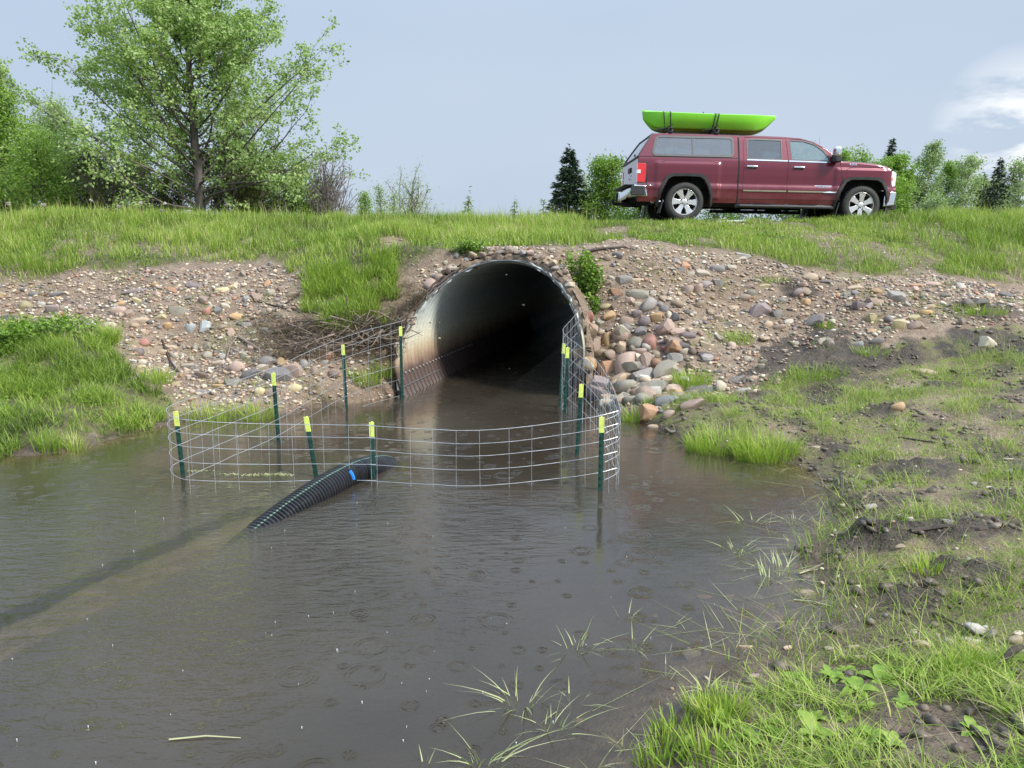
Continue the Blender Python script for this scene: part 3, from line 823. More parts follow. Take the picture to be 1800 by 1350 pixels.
# ------------------------------------------------------------------ stones
def stone_material(name, c1, c2, speck, sp_amt=0.5, wet=0.0):
    m, nt = material(name); q = NT(nt)
    tc = q.n('ShaderNodeTexCoord').outputs['Object']
    oi = q.n('ShaderNodeObjectInfo').outputs['Random']
    off = q.n('ShaderNodeVectorMath', {0: tc, 1: q.n('ShaderNodeCombineXYZ', {0: q.math('MULTIPLY', oi, 50.0), 1: q.math('MULTIPLY', oi, 23.0)}).outputs[0]}, operation='ADD').outputs[0]
    n1 = q.noise(off, 1.4, 4, 0.6); n2 = q.noise(off, 9, 5, 0.7)
    c = q.mix(q.rng(n1, 0.35, 0.65), c1, c2)
    c = q.mix(q.math('MULTIPLY', q.rng(n2, 0.52, 0.68), sp_amt), c, speck)
    c = q.mix(.22, c, (.30, .26, .215))
    br = q.math('MULTIPLY_ADD', oi, 0.5, 0.50)
    c = q.mix(1.0, c, q.n('ShaderNodeCombineColor', {0: br, 1: br, 2: br}).outputs[0], 'MULTIPLY')
    b = q.n('ShaderNodeBsdfPrincipled', {'Base Color': c, 'Roughness': q.rng(n2, 0.3, 0.7, 0.45, 0.75), 'Normal': q.bump(n2, 0.35, 0.02), 'Specular IOR Level': 0.45})
    q.out(b.outputs[0]); return m
SM = {
    'tan': stone_material('tan_stone', (0.42, 0.31, 0.20), (0.50, 0.39, 0.27), (0.22, 0.15, 0.10)),
    'cream': stone_material('cream_stone', (0.47, 0.42, 0.33), (0.56, 0.49, 0.37), (0.38, 0.30, 0.20)),
    'white': stone_material('white_stone', (0.52, 0.50, 0.45), (0.60, 0.57, 0.51), (0.42, 0.38, 0.34)),
    'grey': stone_material('grey_stone', (0.20, 0.195, 0.19), (0.28, 0.26, 0.25), (0.4, 0.38, 0.36)),
    'dark': stone_material('dark_stone', (0.075, 0.075, 0.08), (0.13, 0.125, 0.13), (0.22, 0.2, 0.2)),
    'purple': stone_material('purplish_stone', (0.22, 0.165, 0.17), (0.29, 0.235, 0.235), (0.40, 0.33, 0.32)),
    'pink': stone_material('pink_granite', (0.42, 0.28, 0.22), (0.48, 0.36, 0.29), (0.28, 0.2, 0.18)),
    'red': stone_material('red_sandstone', (0.36, 0.12, 0.09), (0.42, 0.19, 0.14), (0.5, 0.34, 0.28)),
    'rust': stone_material('rust_orange_stone', (0.42, 0.19, 0.09), (0.50, 0.29, 0.15), (0.26, 0.12, 0.07)),
    'orange': stone_material('orange_stone', (0.56, 0.32, 0.12), (0.60, 0.42, 0.22), (0.34, 0.2, 0.1)),
    'brown': stone_material('brown_stone', (0.23, 0.155, 0.115), (0.31, 0.23, 0.17), (0.14, 0.1, 0.08)),
    'olive': stone_material('olive_grey_stone', (0.225, 0.215, 0.16), (0.31, 0.29, 0.23), (0.14, 0.13, 0.11)),
    'bluegrey': stone_material('blue_grey_stone', (0.30, 0.34, 0.36), (0.42, 0.45, 0.45), (0.18, 0.2, 0.22), 0.7),
    'yellow': stone_material('yellowish_stone', (0.52, 0.44, 0.20), (0.60, 0.52, 0.30), (0.36, 0.28, 0.14)),
}
def ico(sub):
    bm = bmesh.new(); bmesh.ops.create_icosphere(bm, subdivisions=sub, radius=1.0)
    bm.verts.ensure_lookup_table()
    v = np.array([x.co[:] for x in bm.verts]); f = np.array([[w.index for w in x.verts] for x in bm.faces]); bm.free(); return v, f
ICO3, ICO2, ICO1 = ico(3), ico(2), ico(1)
def stone_shape(seed, base, facets=5, sharp=0.0):
    rg = np.random.default_rng(seed); v = base[0].copy()
    r = np.ones(len(v))
    for _ in range(6):
        d = rg.normal(size=3); d /= np.linalg.norm(d); k = rg.uniform(1.2, 3.2); r += rg.uniform(.03, .085) * np.cos(v @ d * k + rg.uniform(0, 6))
    v = v * r[:, None]
    for _ in range(facets):
        d = rg.normal(size=3); d /= np.linalg.norm(d); lim = rg.uniform(.42, .80); ex = v @ d - lim
        v = v - np.where(ex > 0, ex * (0.72 + 0.25 * sharp), 0)[:, None] * d
    if sharp: v = np.sign(v) * np.abs(v) ** (1 - .12 * sharp)
    v /= np.abs(v).max(0)
    return v
STONES = []
for i in range(20):
    v = stone_shape(100 + i, ICO2, 6 + i % 5, 0.25 if i < 8 else 1.1)
    me = np_mesh('stone', v, ICO2[1].ravel(), np.full(len(ICO2[1]), 3), True)
    if i >= 8: me.set_sharp_from_angle(angle=R(24))
    me.materials.append(SM['tan']); STONES.append(me)
def make_stone(name, parent, ploc, w, h, d, colour, rot=(0, 0, 0), mesh=None, origin=Vector((0, 0, 0))):
    me = mesh or STONES[int(rng.integers(0, len(STONES)))]
    o = bpy.data.objects.new(name, me); COL.objects.link(o)
    if parent is not None: o.parent = parent
    o.location = Vector(ploc) - origin; o.scale = (w / 2, d / 2, h / 2); o.rotation_euler = rot
    o.material_slots[0].link = 'OBJECT'; o.material_slots[0].material = SM[colour]
    return o
# measured stones: centre x, centre y, width, height (photo pixels), colour, tilt in degrees
def conv(x0, y0, sc, L): return [(x0 + a / sc, y0 + b / sc, w / sc, h / sc, c, (t[0] if t else 0)) for a, b, w, h, c, *t in L]
RIGHT = conv(1000, 380, 3.214, [
 (440, 270, 75, 45, 'pink', 15), (277, 225, 80, 48, 'dark'), (215, 245, 50, 45, 'brown'), (240, 352, 45, 35, 'cream'), (310, 365, 100, 55, 'grey', 15),
 (367, 367, 85, 35, 'tan'), (220, 385, 60, 42, 'pink'), (270, 430, 72, 58, 'rust'), (392, 437, 130, 65, 'olive'), (445, 515, 85, 110, 'grey', -60), (750, 325, 90, 45, 'cream', 6), (835, 300, 95, 52, 'grey'),
 (925, 297, 75, 45, 'cream'), (670, 425, 70, 70, 'brown'), (727, 422, 55, 95, 'pink'), (845, 372, 70, 62, 'grey'), (778, 390, 82, 55, 'purple', -20), (680, 370, 60, 36, 'cream'),
 (985, 466, 92, 45, 'brown', 5), (740, 503, 65, 55, 'tan', 30), (1080, 538, 180, 105, 'purple', 22), (1180, 554, 70, 55, 'grey'), (1205, 484, 98, 52, 'olive', 15), (1340, 485, 85, 62, 'orange', 35), (1290, 437, 82, 55, 'purple', 12),
 (1360, 348, 120, 60, 'tan'), (1105, 396, 65, 28, 'yellow'), (920, 521, 90, 30, 'tan'), (808, 552, 55, 45, 'tan'), (848, 578, 78, 60, 'tan', 15), (1120, 617, 66, 50, 'tan', 12), (1250, 603, 66, 45, 'cream', 20),
 (1385, 603, 105, 85, 'grey', 20), (232, 573, 80, 62, 'orange', -15), (117, 573, 60, 68, 'red'), (500, 579, 88, 68, 'orange', 8), (425, 603, 78, 65, 'purple'), (330, 592, 84, 60, 'brown'), (405, 656, 62, 60, 'grey'),
 (556, 640, 100, 100, 'pink', -50), (125, 677, 72, 76, 'tan'), (155, 730, 72, 104, 'brown', -15), (217, 707, 52, 92, 'orange'), (290, 680, 100, 86, 'pink', 20), (300, 745, 60, 90, 'tan'), (375, 727, 112, 90, 'olive'), (467, 728, 92, 92, 'red', 10),
 (575, 742, 104, 50, 'red', 10), (650, 766, 72, 50, 'cream'), (705, 713, 72, 45, 'tan'), (785, 730, 104, 50, 'tan', -15), (200, 862, 118, 110, 'rust'), (108, 840, 95, 90, 'orange'), (330, 845, 130, 160, 'pink', -10),
 (105, 895, 104, 82, 'cream', -25), (425, 825, 90, 112, 'pink'), (490, 838, 66, 56, 'rust'), (490, 790, 52, 50, 'tan'), (585, 810, 112, 76, 'grey'), (425, 902, 142, 70, 'grey', 10), (545, 888, 135, 120, 'cream', 20),
 (325, 968, 116, 110, 'olive'), (180, 950, 150, 90, 'purple'), (175, 1010, 165, 90, 'purple', -25), (450, 972, 134, 90, 'olive'), (255, 966, 54, 82, 'tan'), (580, 987, 122, 72, 'pink'), (862, 972, 100, 74, 'cream', -35),
 (700, 1002, 170, 66, 'dark', 22), (695, 1067, 150, 48, 'pink', 10), (550, 1052, 142, 70, 'bluegrey'), (455, 1115, 134, 100, 'rust'), (565, 1127, 72, 55, 'pink'), (370, 1042, 112, 70, 'olive'), (1010, 802, 52, 40, 'cream'),
 (1090, 852, 52, 42, 'cream'), (1040, 916, 62, 34, 'tan'), (60, 800, 70, 60, 'orange'), (240, 790, 80, 60, 'brown'), (175, 780, 80, 60, 'tan'), (400, 770, 80, 60, 'pink'), (300, 880, 60, 60, 'brown'),
 (385, 560, 60, 50, 'purple'), (345, 485, 70, 50, 'pink'), (200, 520, 80, 36, 'yellow', 12), (265, 522, 55, 34, 'brown'), (355, 545, 70, 32, 'tan'), (540, 470, 60, 34, 'tan'), (540, 440, 34, 30, 'tan'), (475, 440, 34, 34, 'cream'), (520, 500, 50, 36, 'grey'),
 (545, 530, 60, 46, 'dark'), (600, 580, 60, 60, 'dark'), (565, 560, 30, 50, 'cream'), (495, 640, 60, 40, 'purple'), (330, 640, 100, 60, 'grey'), (180, 605, 60, 50, 'olive'), (190, 665, 50, 30, 'tan'), (250, 740, 40, 40, 'tan'),
 (620, 660, 90, 44, 'pink', 10), (670, 680, 90, 40, 'purple'), (545, 715, 90, 30, 'purple'), (590, 775, 90, 40, 'grey'), (770, 780, 90, 60, 'purple'), (790, 810, 90, 60, 'grey'), (730, 700, 40, 30, 'tan'), (640, 300, 50, 40, 'grey'), (490, 300, 60, 34, 'brown'),
 (980, 245, 50, 30, 'cream'), (1030, 430, 60, 50, 'olive'), (1015, 400, 75, 34, 'pink', 20), (1190, 630, 80, 40, 'brown', 12), (760, 585, 60, 30, 'tan', 20), (720, 610, 30, 24, 'cream'), (905, 610, 60, 50, 'olive', 30), (1450, 462, 42, 34, 'brown'), (1515, 452, 36, 26, 'rust'),
 (1560, 450, 60, 42, 'olive'), (1465, 372, 100, 24, 'dark'), (600, 255, 50, 30, 'grey'), (800, 243, 24, 18, 'cream'), (685, 300, 30, 24, 'pink'), (360, 320, 30, 20, 'tan'), (430, 330, 24, 18, 'cream'), (950, 930, 120, 44, 'grey', 10), (980, 990, 80, 40, 'grey'),
 (840, 885, 60, 30, 'dark', 25), (900, 905, 30, 20, 'pink'), (320, 1030, 60, 60, 'olive'), (490, 1190, 90, 30, 'tan'), (590, 1225, 60, 20, 'olive'), (280, 1080, 40, 50, 'olive')])
RIGHT += conv(1300, 400, 2.25, [
 (540, 252, 62, 32, 'orange', -8), (635, 386, 66, 62, 'yellow'), (693, 362, 72, 34, 'yellow', 8), (702, 390, 72, 46, 'brown'), (738, 338, 56, 34, 'orange', -10),
 (525, 361, 52, 40, 'yellow', -15), (520, 413, 50, 25, 'orange'), (585, 406, 42, 32, 'olive'), (870, 231, 62, 26, 'white', -20), (905, 300, 50, 36, 'purple', -40), (480, 315, 72, 46, 'purple', -25), (542, 296, 84, 32, 'pink', -15),
 (455, 240, 60, 26, 'tan'), (420, 272, 38, 26, 'olive'), (390, 270, 26, 22, 'orange'), (570, 280, 26, 30, 'tan'), (460, 262, 40, 26, 'grey'), (760, 225, 80, 24, 'pink'), (700, 230, 60, 20, 'rust'), (755, 315, 60, 24, 'tan'), (475, 462, 50, 26, 'bluegrey', 12),
 (540, 450, 66, 34, 'dark', 10), (225, 463, 32, 24, 'cream'), (990, 255, 50, 24, 'dark'), (1060, 270, 80, 26, 'dark', -8), (1000, 230, 50, 18, 'orange'), (945, 278, 46, 20, 'tan'), (250, 345, 20, 16, 'tan'), (310, 370, 80, 50, 'purple', 25)])
LEFT = conv(0, 340, 2.8125, [
 (205, 553, 46, 46, 'white'), (270, 572, 92, 56, 'purple'), (688, 534, 86, 36, 'yellow', -18), (740, 523, 62, 36, 'brown'), (655, 487, 140, 30, 'purple', 8), (600, 545, 66, 26, 'orange', 10),
 (560, 525, 40, 50, 'pink'), (635, 600, 48, 60, 'brown'), (700, 630, 74, 44, 'tan', -10), (797, 614, 66, 34, 'yellow'), (882, 588, 112, 64, 'olive', -15), (1023, 588, 52, 50, 'red', 5), (1072, 586, 46, 52, 'dark'),
 (1110, 560, 56, 36, 'cream'), (1165, 610, 100, 44, 'orange', -10), (1008, 661, 74, 72, 'bluegrey'), (835, 660, 50, 46, 'orange'), (1098, 668, 52, 38, 'tan', -10), (1147, 690, 42, 50, 'pink', 30), (1217, 525, 42, 50, 'grey'), (1275, 511, 84, 42, 'pink', -20),
 (1345, 498, 42, 42, 'cream'), (1005, 531, 66, 56, 'pink'), (945, 455, 112, 34, 'purple', -12), (1100, 478, 84, 32, 'yellow'), (685, 787, 62, 50, 'purple'), (1025, 762, 50, 60, 'olive'), (1102, 803, 38, 42, 'white'),
 (1005, 903, 90, 52, 'brown', -15), (893, 905, 36, 40, 'orange'), (870, 945, 48, 34, 'yellow'), (1165, 862, 104, 70, 'pink'), (1080, 840, 62, 36, 'tan'), (1240, 900, 110, 66, 'dark'), (1365, 905, 150, 100, 'dark'),
 (1395, 800, 30, 40, 'yellow'), (1325, 832, 96, 60, 'grey', -25), (1290, 862, 62, 40, 'cream'), (1345, 985, 84, 52, 'pink'), (1280, 985, 62, 46, 'yellow'), (1450, 965, 84, 50, 'yellow'), (1615, 808, 112, 50, 'rust', 8),
 (700, 836, 52, 34, 'cream'), (540, 660, 70, 60, 'cream'), (450, 650, 40, 50, 'white'), (1210, 655, 70, 34, 'grey'), (1320, 680, 100, 40, 'olive', -10), (1330, 580, 30, 26, 'cream'), (1440, 505, 60, 36, 'tan'), (1370, 530, 30, 30, 'purple'),
 (1385, 610, 90, 36, 'cream'), (280, 500, 90, 30, 'dark'), (160, 500, 60, 30, 'grey'), (350, 640, 60, 30, 'yellow'), (405, 567, 60, 26, 'pink'), (460, 577, 34, 26, 'tan'), (555, 640, 30, 44, 'tan'), (850, 765, 60, 30, 'tan', -15), (797, 790, 56, 34, 'tan'),
 (862, 808, 50, 36, 'cream', -40), (855, 848, 34, 46, 'white'), (1205, 800, 50, 50, 'olive'), (1225, 730, 30, 26, 'tan'), (1240, 770, 50, 34, 'pink'), (1150, 940, 90, 50, 'olive'), (1075, 935, 60, 34, 'tan'), (1090, 955, 90, 30, 'orange'), (1500, 850, 50, 60, 'grey'),
 (1550, 880, 50, 60, 'brown'), (1600, 840, 50, 34, 'white'), (1650, 900, 60, 60, 'brown'), (965, 575, 60, 34, 'brown'), (935, 520, 50, 36, 'olive'), (870, 470, 40, 20, 'tan'), (1150, 462, 50, 26, 'yellow'), (1070, 493, 34, 24, 'tan'), (777, 500, 40, 36, 'pink'),
 (625, 515, 40, 22, 'pink'), (920, 600, 30, 20, 'tan'), (10, 500, 40, 22, 'yellow'), (290, 520, 26, 18, 'orange'), (500, 520, 26, 18, 'tan'), (660, 760, 34, 30, 'tan'), (720, 700, 30, 26, 'tan'), (765, 690, 24, 18, 'tan'), (820, 720, 24, 22, 'cream'), (690, 855, 30, 22, 'yellow'), (1100, 710, 30, 26, 'cream'), (1000, 980, 60, 40, 'grey')])
LEFT += conv(680, 420, 3.068, [
 (230, 302, 95, 82, 'pink', -12), (277, 250, 62, 52, 'pink'), (252, 206, 52, 34, 'cream', 12), (345, 160, 54, 34, 'pink'), (380, 95, 54, 44, 'grey'), (335, 205, 34, 42, 'pink'), (366, 180, 32, 30, 'cream', 40), (285, 178, 48, 34, 'cream'),
 (862, 107, 74, 34, 'tan', -15), (105, 450, 95, 50, 'pink'), (720, 70, 34, 26, 'cream'), (800, 92, 44, 26, 'grey'), (770, 55, 34, 26, 'rust'), (900, 90, 44, 26, 'pink'), (650, 100, 40, 22, 'tan'), (600, 105, 34, 20, 'cream'), (560, 108, 34, 20, 'pink'), (940, 150, 50, 30, 'grey'),
 (830, 45, 60, 26, 'brown'), (890, 60, 40, 24, 'cream'), (610, 80, 40, 20, 'grey'), (60, 660, 60, 60, 'cream'), (50, 620, 50, 34, 'white'), (980, 235, 40, 40, 'brown'), (975, 200, 34, 30, 'tan'), (410, 125, 40, 24, 'tan'), (320, 130, 34, 30, 'cream')])
NEAR = conv(1000, 850, 2.25, [
 (1605, 632, 60, 24, 'cream'), (1400, 642, 84, 34, 'tan'), (1355, 590, 46, 30, 'cream'), (1122, 650, 54, 30, 'pink'), (630, 452, 50, 20, 'tan'), (1510, 150, 62, 26, 'white'), (1350, 142, 32, 26, 'white'),
 (740, 767, 64, 20, 'pink'), (902, 885, 42, 14, 'white'), (1780, 600, 56, 26, 'cream'), (870, 652, 48, 18, 'tan'), (1030, 656, 44, 14, 'cream'), (1500, 630, 40, 30, 'cream'), (1570, 620, 56, 20, 'cream'), (1680, 600, 50, 40, 'cream'), (1545, 645, 30, 20, 'tan'),
 (1460, 605, 26, 18, 'cream'), (1480, 590, 30, 16, 'tan'), (1785, 668, 40, 20, 'white'), (1155, 690, 50, 20, 'tan'), (1440, 680, 60, 26, 'brown'), (1310, 255, 40, 24, 'tan'), (1290, 120, 24, 12, 'cream'), (1085, 93, 26, 14, 'cream'),
 (735, 455, 70, 30, 'olive'), (490, 680, 90, 34, 'olive'), (45, 950, 34, 26, 'rust'), (340, 530, 30, 20, 'tan'), (440, 410, 36, 24, 'grey'), (1650, 570, 24, 14, 'white')])
NEAR += conv(1300, 400, 2.25, [(1070, 968, 44, 26, 'grey', 8), (930, 1016, 30, 20, 'white'), (835, 801, 32, 20, 'tan'), (500, 495, 24, 16, 'white'), (635, 1140, 30, 16, 'white'), (985, 1028, 36, 12, 'cream'), (1065, 918, 40, 12, 'cream'), (605, 875, 24, 16, 'grey'), (1010, 955, 40, 12, 'tan'), (305, 870, 60, 12, 'tan')])
# a ring of stones bedded along the top of the rim
RIMST = [(a, float(rng.uniform(.08, .2))) for a in np.linspace(8, 172, 40)]
# stones anyone would point out: things of their own
SINGLE = conv(1000, 380, 3.214, [(993, 219, 104, 34, 'white', -6)]) + conv(1300, 400, 2.25, [(625, 275, 82, 74, 'white', 20), (985, 458, 84, 54, 'cream', -20), (737, 573, 96, 28, 'tan', -6), (634, 714, 66, 38, 'orange', 12), (510, 1106, 68, 22, 'white', 5)]) \
 + conv(0, 340, 2.8125, [(120, 556, 82, 60, 'yellow'), (578, 581, 96, 50, 'pink', 5), (648, 650, 82, 56, 'brown'), (938, 670, 56, 60, 'bluegrey'), (705, 738, 68, 46, 'red', -5), (942, 854, 98, 46, 'cream', 8), (1446, 868, 110, 112, 'pink', 30), (1395, 845, 50, 76, 'orange', 20)]) \
 + conv(1000, 850, 2.25, [(1620, 585, 112, 52, 'white', -15), (1605, 655, 96, 30, 'orange', -20), (1775, 626, 72, 38, 'tan'), (694, 650, 68, 34, 'tan'), (952, 447, 82, 44, 'tan'), (532, 452, 78, 22, 'orange')]) + conv(0, 340, 2.8125, [(45, 612, 110, 40, 'dark', 8)]) + conv(680, 420, 3.068, [(682, 66, 52, 32, 'cream', -10)])
SINGLE_LABELS = ['flat white stone at the grass edge right of the culvert', 'largest pale upright boulder on the right gravel face', 'pale rounded boulder on the dark soil near the right edge', 'low buff stone half buried in mossy soil on the right bank',
 'small orange stone alone in the mossy right bank', 'flat white stone near the mud mound at the right shore', 'yellowish round boulder at the far left of the gravel', 'broad pink slab left of the brown cobble in the left gravel', 'smooth round brown cobble in the left gravel', 'speckled blue grey boulder, left one of the pair in the left gravel',
 'brick red stone on the left gravel above the grass', 'long cream cobble at the foot of the left gravel', 'big pink and cream boulder behind the left fence post', 'bright orange rock leaning on the big pink boulder', 'biggest cream stone in the row at lower right', 'orange tan stone just below the biggest cream stone at lower right',
 'tan stone at the right edge of the frame, lower right', 'tan stone half out of the water by the lower right bank', 'pinkish stone breaking the water beside the mud mound', 'orange stone lying under shallow water', 'dark flat slab at the far left above the grass', 'cream stone sitting on the very top of the culvert rim']
def place_px(px, py, w, h, tilt, parent, colour, name='stone', origin=Vector((0, 0, 0)), sink=0.25, mesh=None):
    g = gp(px, py + h * 0.18)
    D = g[1] * CP + (EYE - g[2]) * SP
    W = w * D / FPX; Hh = h * D / FPX
    if parent is not None and parent is globals().get('rk_r') and px < 1235: W *= 1.1; Hh *= 1.1
    dep = min(W, max(Hh, W * .5)) * rng.uniform(.8, 1.1)
    Hh = Hh * 1.08
    up = Hh * (0.5 - sink)
    c = Vector(g) + Vector((0, dep * 0.15, up * 0.35))
    return make_stone(name, parent, c, W, Hh, dep, colour, (rng.normal(0, .15), -R(tilt), rng.normal(0, .12)), mesh, origin)
rk_r = empty('rock_armour', (1.8, 10.4, .6), label='bank of rounded cobbles and boulders right of the culvert', cat='rock armour')
rk_l = empty('rock_armour', (-3.5, 10.8, .6), label='scattered cobbles in the gravel bank left of the culvert', cat='rock armour')
rk_n = empty('shore_stones', (3.4, 4.6, .1), label='loose pale stones strewn over the muddy near bank', cat='stones')
for root, L in ((rk_r, RIGHT), (rk_l, LEFT), (rk_n, NEAR)):
    for (px, py, w, h, c, t) in L:
        place_px(px, py, w, h, t, root, c, origin=root.location)
for (px, py, w, h, c, t), lb in zip(SINGLE, SINGLE_LABELS):
    o = place_px(px, py, w, h, t, None, c, name='boulder' if w > 28 else 'stone')
    tag(o, lb, 'stone')
# filler stones among them: density by distance to gravel zones
GRAV_L = gpoly([(-40, 500), (130, 478), (300, 468), (470, 462), (520, 480), (565, 560), (600, 600), (700, 600), (705, 640), (690, 690), (600, 705), (480, 720), (330, 735), (300, 690), (250, 655), (215, 620), (150, 585), (-60, 580)])
GRAV_R = gpoly([(1030, 470), (1060, 440), (1180, 440), (1300, 452), (1450, 480), (1700, 495), (1850, 520), (1800, 570), (1550, 590), (1400, 640), (1330, 690), (1250, 700), (1180, 745), (1080, 730), (1035, 700)])
GRAV_T = gpoly([(700, 560), (740, 480), (790, 440), (870, 430), (990, 440), (1040, 480), (1020, 520), (960, 455), (890, 440), (830, 465), (770, 530), (740, 570)])
def bbox(P): a = np.array(P); return a.min(0), a.max(0)
CCH = ['tan', 'tan', 'tan', 'brown', 'cream', 'grey', 'olive', 'pink', 'brown', 'purple', 'olive', 'cream', 'rust', 'dark', 'orange', 'white', 'brown']
def scatter(poly, n, smin, smax, root, pw=2.2):
    a, b = bbox(poly); k = 0; tries = 0
    while k < n and tries < n * 40:
        tries += 1
        x = rng.uniform(a[0], b[0]); y = rng.uniform(a[1], b[1])
        if not in_poly_w(np.array([x]), np.array([y]), poly, .15)[0]: continue
        z = float(Hq(x, y))
        if z < -0.02: continue
        s_ = smin + (smax - smin) * rng.random() ** pw
        d = s_ * rng.uniform(.6, 1); hh = s_ * rng.uniform(.45, .75)
        make_stone('stone', root, (x, y, z + hh * .04), s_, hh, d, CCH[int(rng.integers(0, len(CCH)))], (rng.normal(0, .3), rng.normal(0, .3), rng.uniform(0, 6.3)), origin=root.location)
        k += 1
for a, s_ in RIMST:
    a2 = R(a + rng.normal(0, 1.5)); k = CR + .09 + rng.uniform(0, .09); zz = CZ + k * math.sin(a2)
    p = cul_world(float(tcut(CZ + CR * math.sin(a2), CR * math.cos(a2))) + rng.uniform(.06, .16), k * math.cos(a2), zz)
    if a < 40 and a > 8: continue
    make_stone('stone', rk_l, p, s_, s_ * rng.uniform(.5, .8), s_ * .8, ['tan', 'grey', 'pink', 'brown', 'cream'][int(rng.integers(0, 5))], (0, rng.normal(0, .4), rng.uniform(0, 6)), origin=rk_l.location)
scatter(GRAV_L, 265 - len(LEFT), .055, .2, rk_l)
HEAP = gpoly([(1030, 560), (1100, 560), (1190, 590), (1230, 640), (1225, 690), (1170, 735), (1085, 725), (1035, 690)])
scatter(HEAP, 60, .16, .36, rk_r, 1.2)
scatter(GRAV_R, 240 - len(RIGHT), .07, .22, rk_r)
# pebbles: too many to count
def pebble_material():
    m, nt = material('pebbles'); q = NT(nt)
    c = q.n('ShaderNodeAttribute', attribute_name='col').outputs['Color']
    P = q.n('ShaderNodeNewGeometry').outputs['Position']
    n2 = q.noise(P, 60, 3, .6)
    c = q.mix(q.math('MULTIPLY', q.rng(n2, .4, .65), .4), c, q.mix(1.0, c, (.55, .5, .46), 'MULTIPLY'))
    b = q.n('ShaderNodeBsdfPrincipled', {'Base Color': c, 'Roughness': 0.68}); q.out(b.outputs[0]); return m
M_PEB = pebble_material()
PC = np.array([[.44, .34, .24], [.56, .48, .36], [.24, .22, .21], [.44, .33, .25], [.28, .21, .15], [.58, .53, .44], [.34, .20, .14], [.30, .25, .2], [.5, .42, .3], [.16, .15, .15]])
def pebbles(name, xs, ys, sizes, base):
    n = len(xs); v0, f0 = base; m = len(v0)
    zs = Hq(xs, ys)
    rr = np.random.default_rng(5)
    sc = np.stack([sizes * rr.uniform(.8, 1.2, n), sizes * rr.uniform(.55, 1, n), sizes * rr.uniform(.35, .7, n)], 1) / 2
    V = v0[None] * (1 + .14 * rr.normal(size=(n, m, 1))) * sc[:, None, :]
    a = rr.uniform(0, 6.28, n); ca_, sa_ = np.cos(a)[:, None], np.sin(a)[:, None]
    tl = rr.normal(0, .35, n)[:, None]
    X = V[..., 0] * ca_ - V[..., 1] * sa_; Y = V[..., 0] * sa_ + V[..., 1] * ca_; Z = V[..., 2] + X * tl * .6
    V = np.stack([X + xs[:, None], Y + ys[:, None], Z + (zs + sc[:, 2] * .35)[:, None]], -1).reshape(-1, 3)
    F = (f0[None] + (np.arange(n) * m)[:, None, None]).reshape(-1)
    col = PC[rr.integers(0, len(PC), n)] * rr.uniform(.7, 1.15, (n, 1)); col = np.repeat(col, m, 0)
    me = np_mesh(name, V, F, np.full(n * len(f0), 3), True, {'col': col})
    o = link(name, me, M_PEB); tag(o, kind='stuff'); return o
def sample_poly(poly, n, rg):
    a, b = bbox(poly); out = []
    while sum(len(o) for o in out) < n:
        p = rg.uniform(a, b, (n, 2)); out.append(p[in_poly_w(p[:, 0], p[:, 1], poly)])
    return np.concatenate(out)[:n]
rg = np.random.default_rng(33)
pts = np.concatenate([sample_poly(GRAV_L, 9000, rg), sample_poly(GRAV_R, 9500, rg), sample_poly(GRAV_T, 900, rg)])
g_, m_, _, _ = zone_attrs(pts[:, 0], pts[:, 1], Hq(pts[:, 0], pts[:, 1]))
pts = pts[(rg.random(len(pts)) > g_ * .8) & (rg.random(len(pts)) > m_ * .6) & (Hq(pts[:, 0], pts[:, 1]) > -.05)]
o = pebbles('gravel', pts[:, 0], pts[:, 1], .014 + .075 * rg.random(len(pts)) ** 3.2, ICO1)
# looser pebbles on the tracks through the grass and on the near bank
P2 = np.stack([rg.uniform(-8, 9, 9000), rg.uniform(11, 16.5, 9000)], 1)
g_, m_, _, _ = zone_attrs(P2[:, 0], P2[:, 1], Hq(P2[:, 0], P2[:, 1])); P2 = P2[(g_ < .45) | (rg.random(len(P2)) < .06)]
P3 = np.stack([rg.uniform(.5, 8, 5000), rg.uniform(1.6, 9.5, 5000)], 1)
P3 = P3[(Hq(P3[:, 0], P3[:, 1]) > -.12) & (fbm(P3[:, 0], P3[:, 1], 1.4, 3, 61) > .5)]
S = np.concatenate([.02 + .05 * rg.random(len(P2)) ** 3, .008 + .035 * rg.random(len(P3)) ** 4])
P4 = np.concatenate([P2, P3])
pebbles('loose_pebbles', P4[:, 0], P4[:, 1], S, ICO1)
# crumbled clods of dark soil on the trampled bank
def clod_material():
    m, nt = material('soil_clods'); q = NT(nt)
    P = q.n('ShaderNodeNewGeometry').outputs['Position']; c = q.ramp(q.noise(P, 18, 4, .6), [(.3, (.04, .032, .025)), (.5, (.10, .08, .06)), (.7, (.2, .16, .12))])
    q.out(q.n('ShaderNodeBsdfPrincipled', {'Base Color': c, 'Roughness': q.rng(q.noise(P, 30, 2), .3, .7, .4, .85)}).outputs[0]); return m
x = rg.uniform(.8, 9, 15000); y = rg.uniform(1.5, 10.2, 15000); k = near_right(x, y) & (Hq(x, y) > -.03) & (x < y * .78 + .4) & (fbm(x, y, 2.6, 3, 401) > .47); x, y = x[k], y[k]
M_PEB_, M_PEB = M_PEB, clod_material()
pebbles('soil_clods', x, y, .012 + .075 * rg.random(len(x)) ** 3, ICO1); M_PEB = M_PEB_
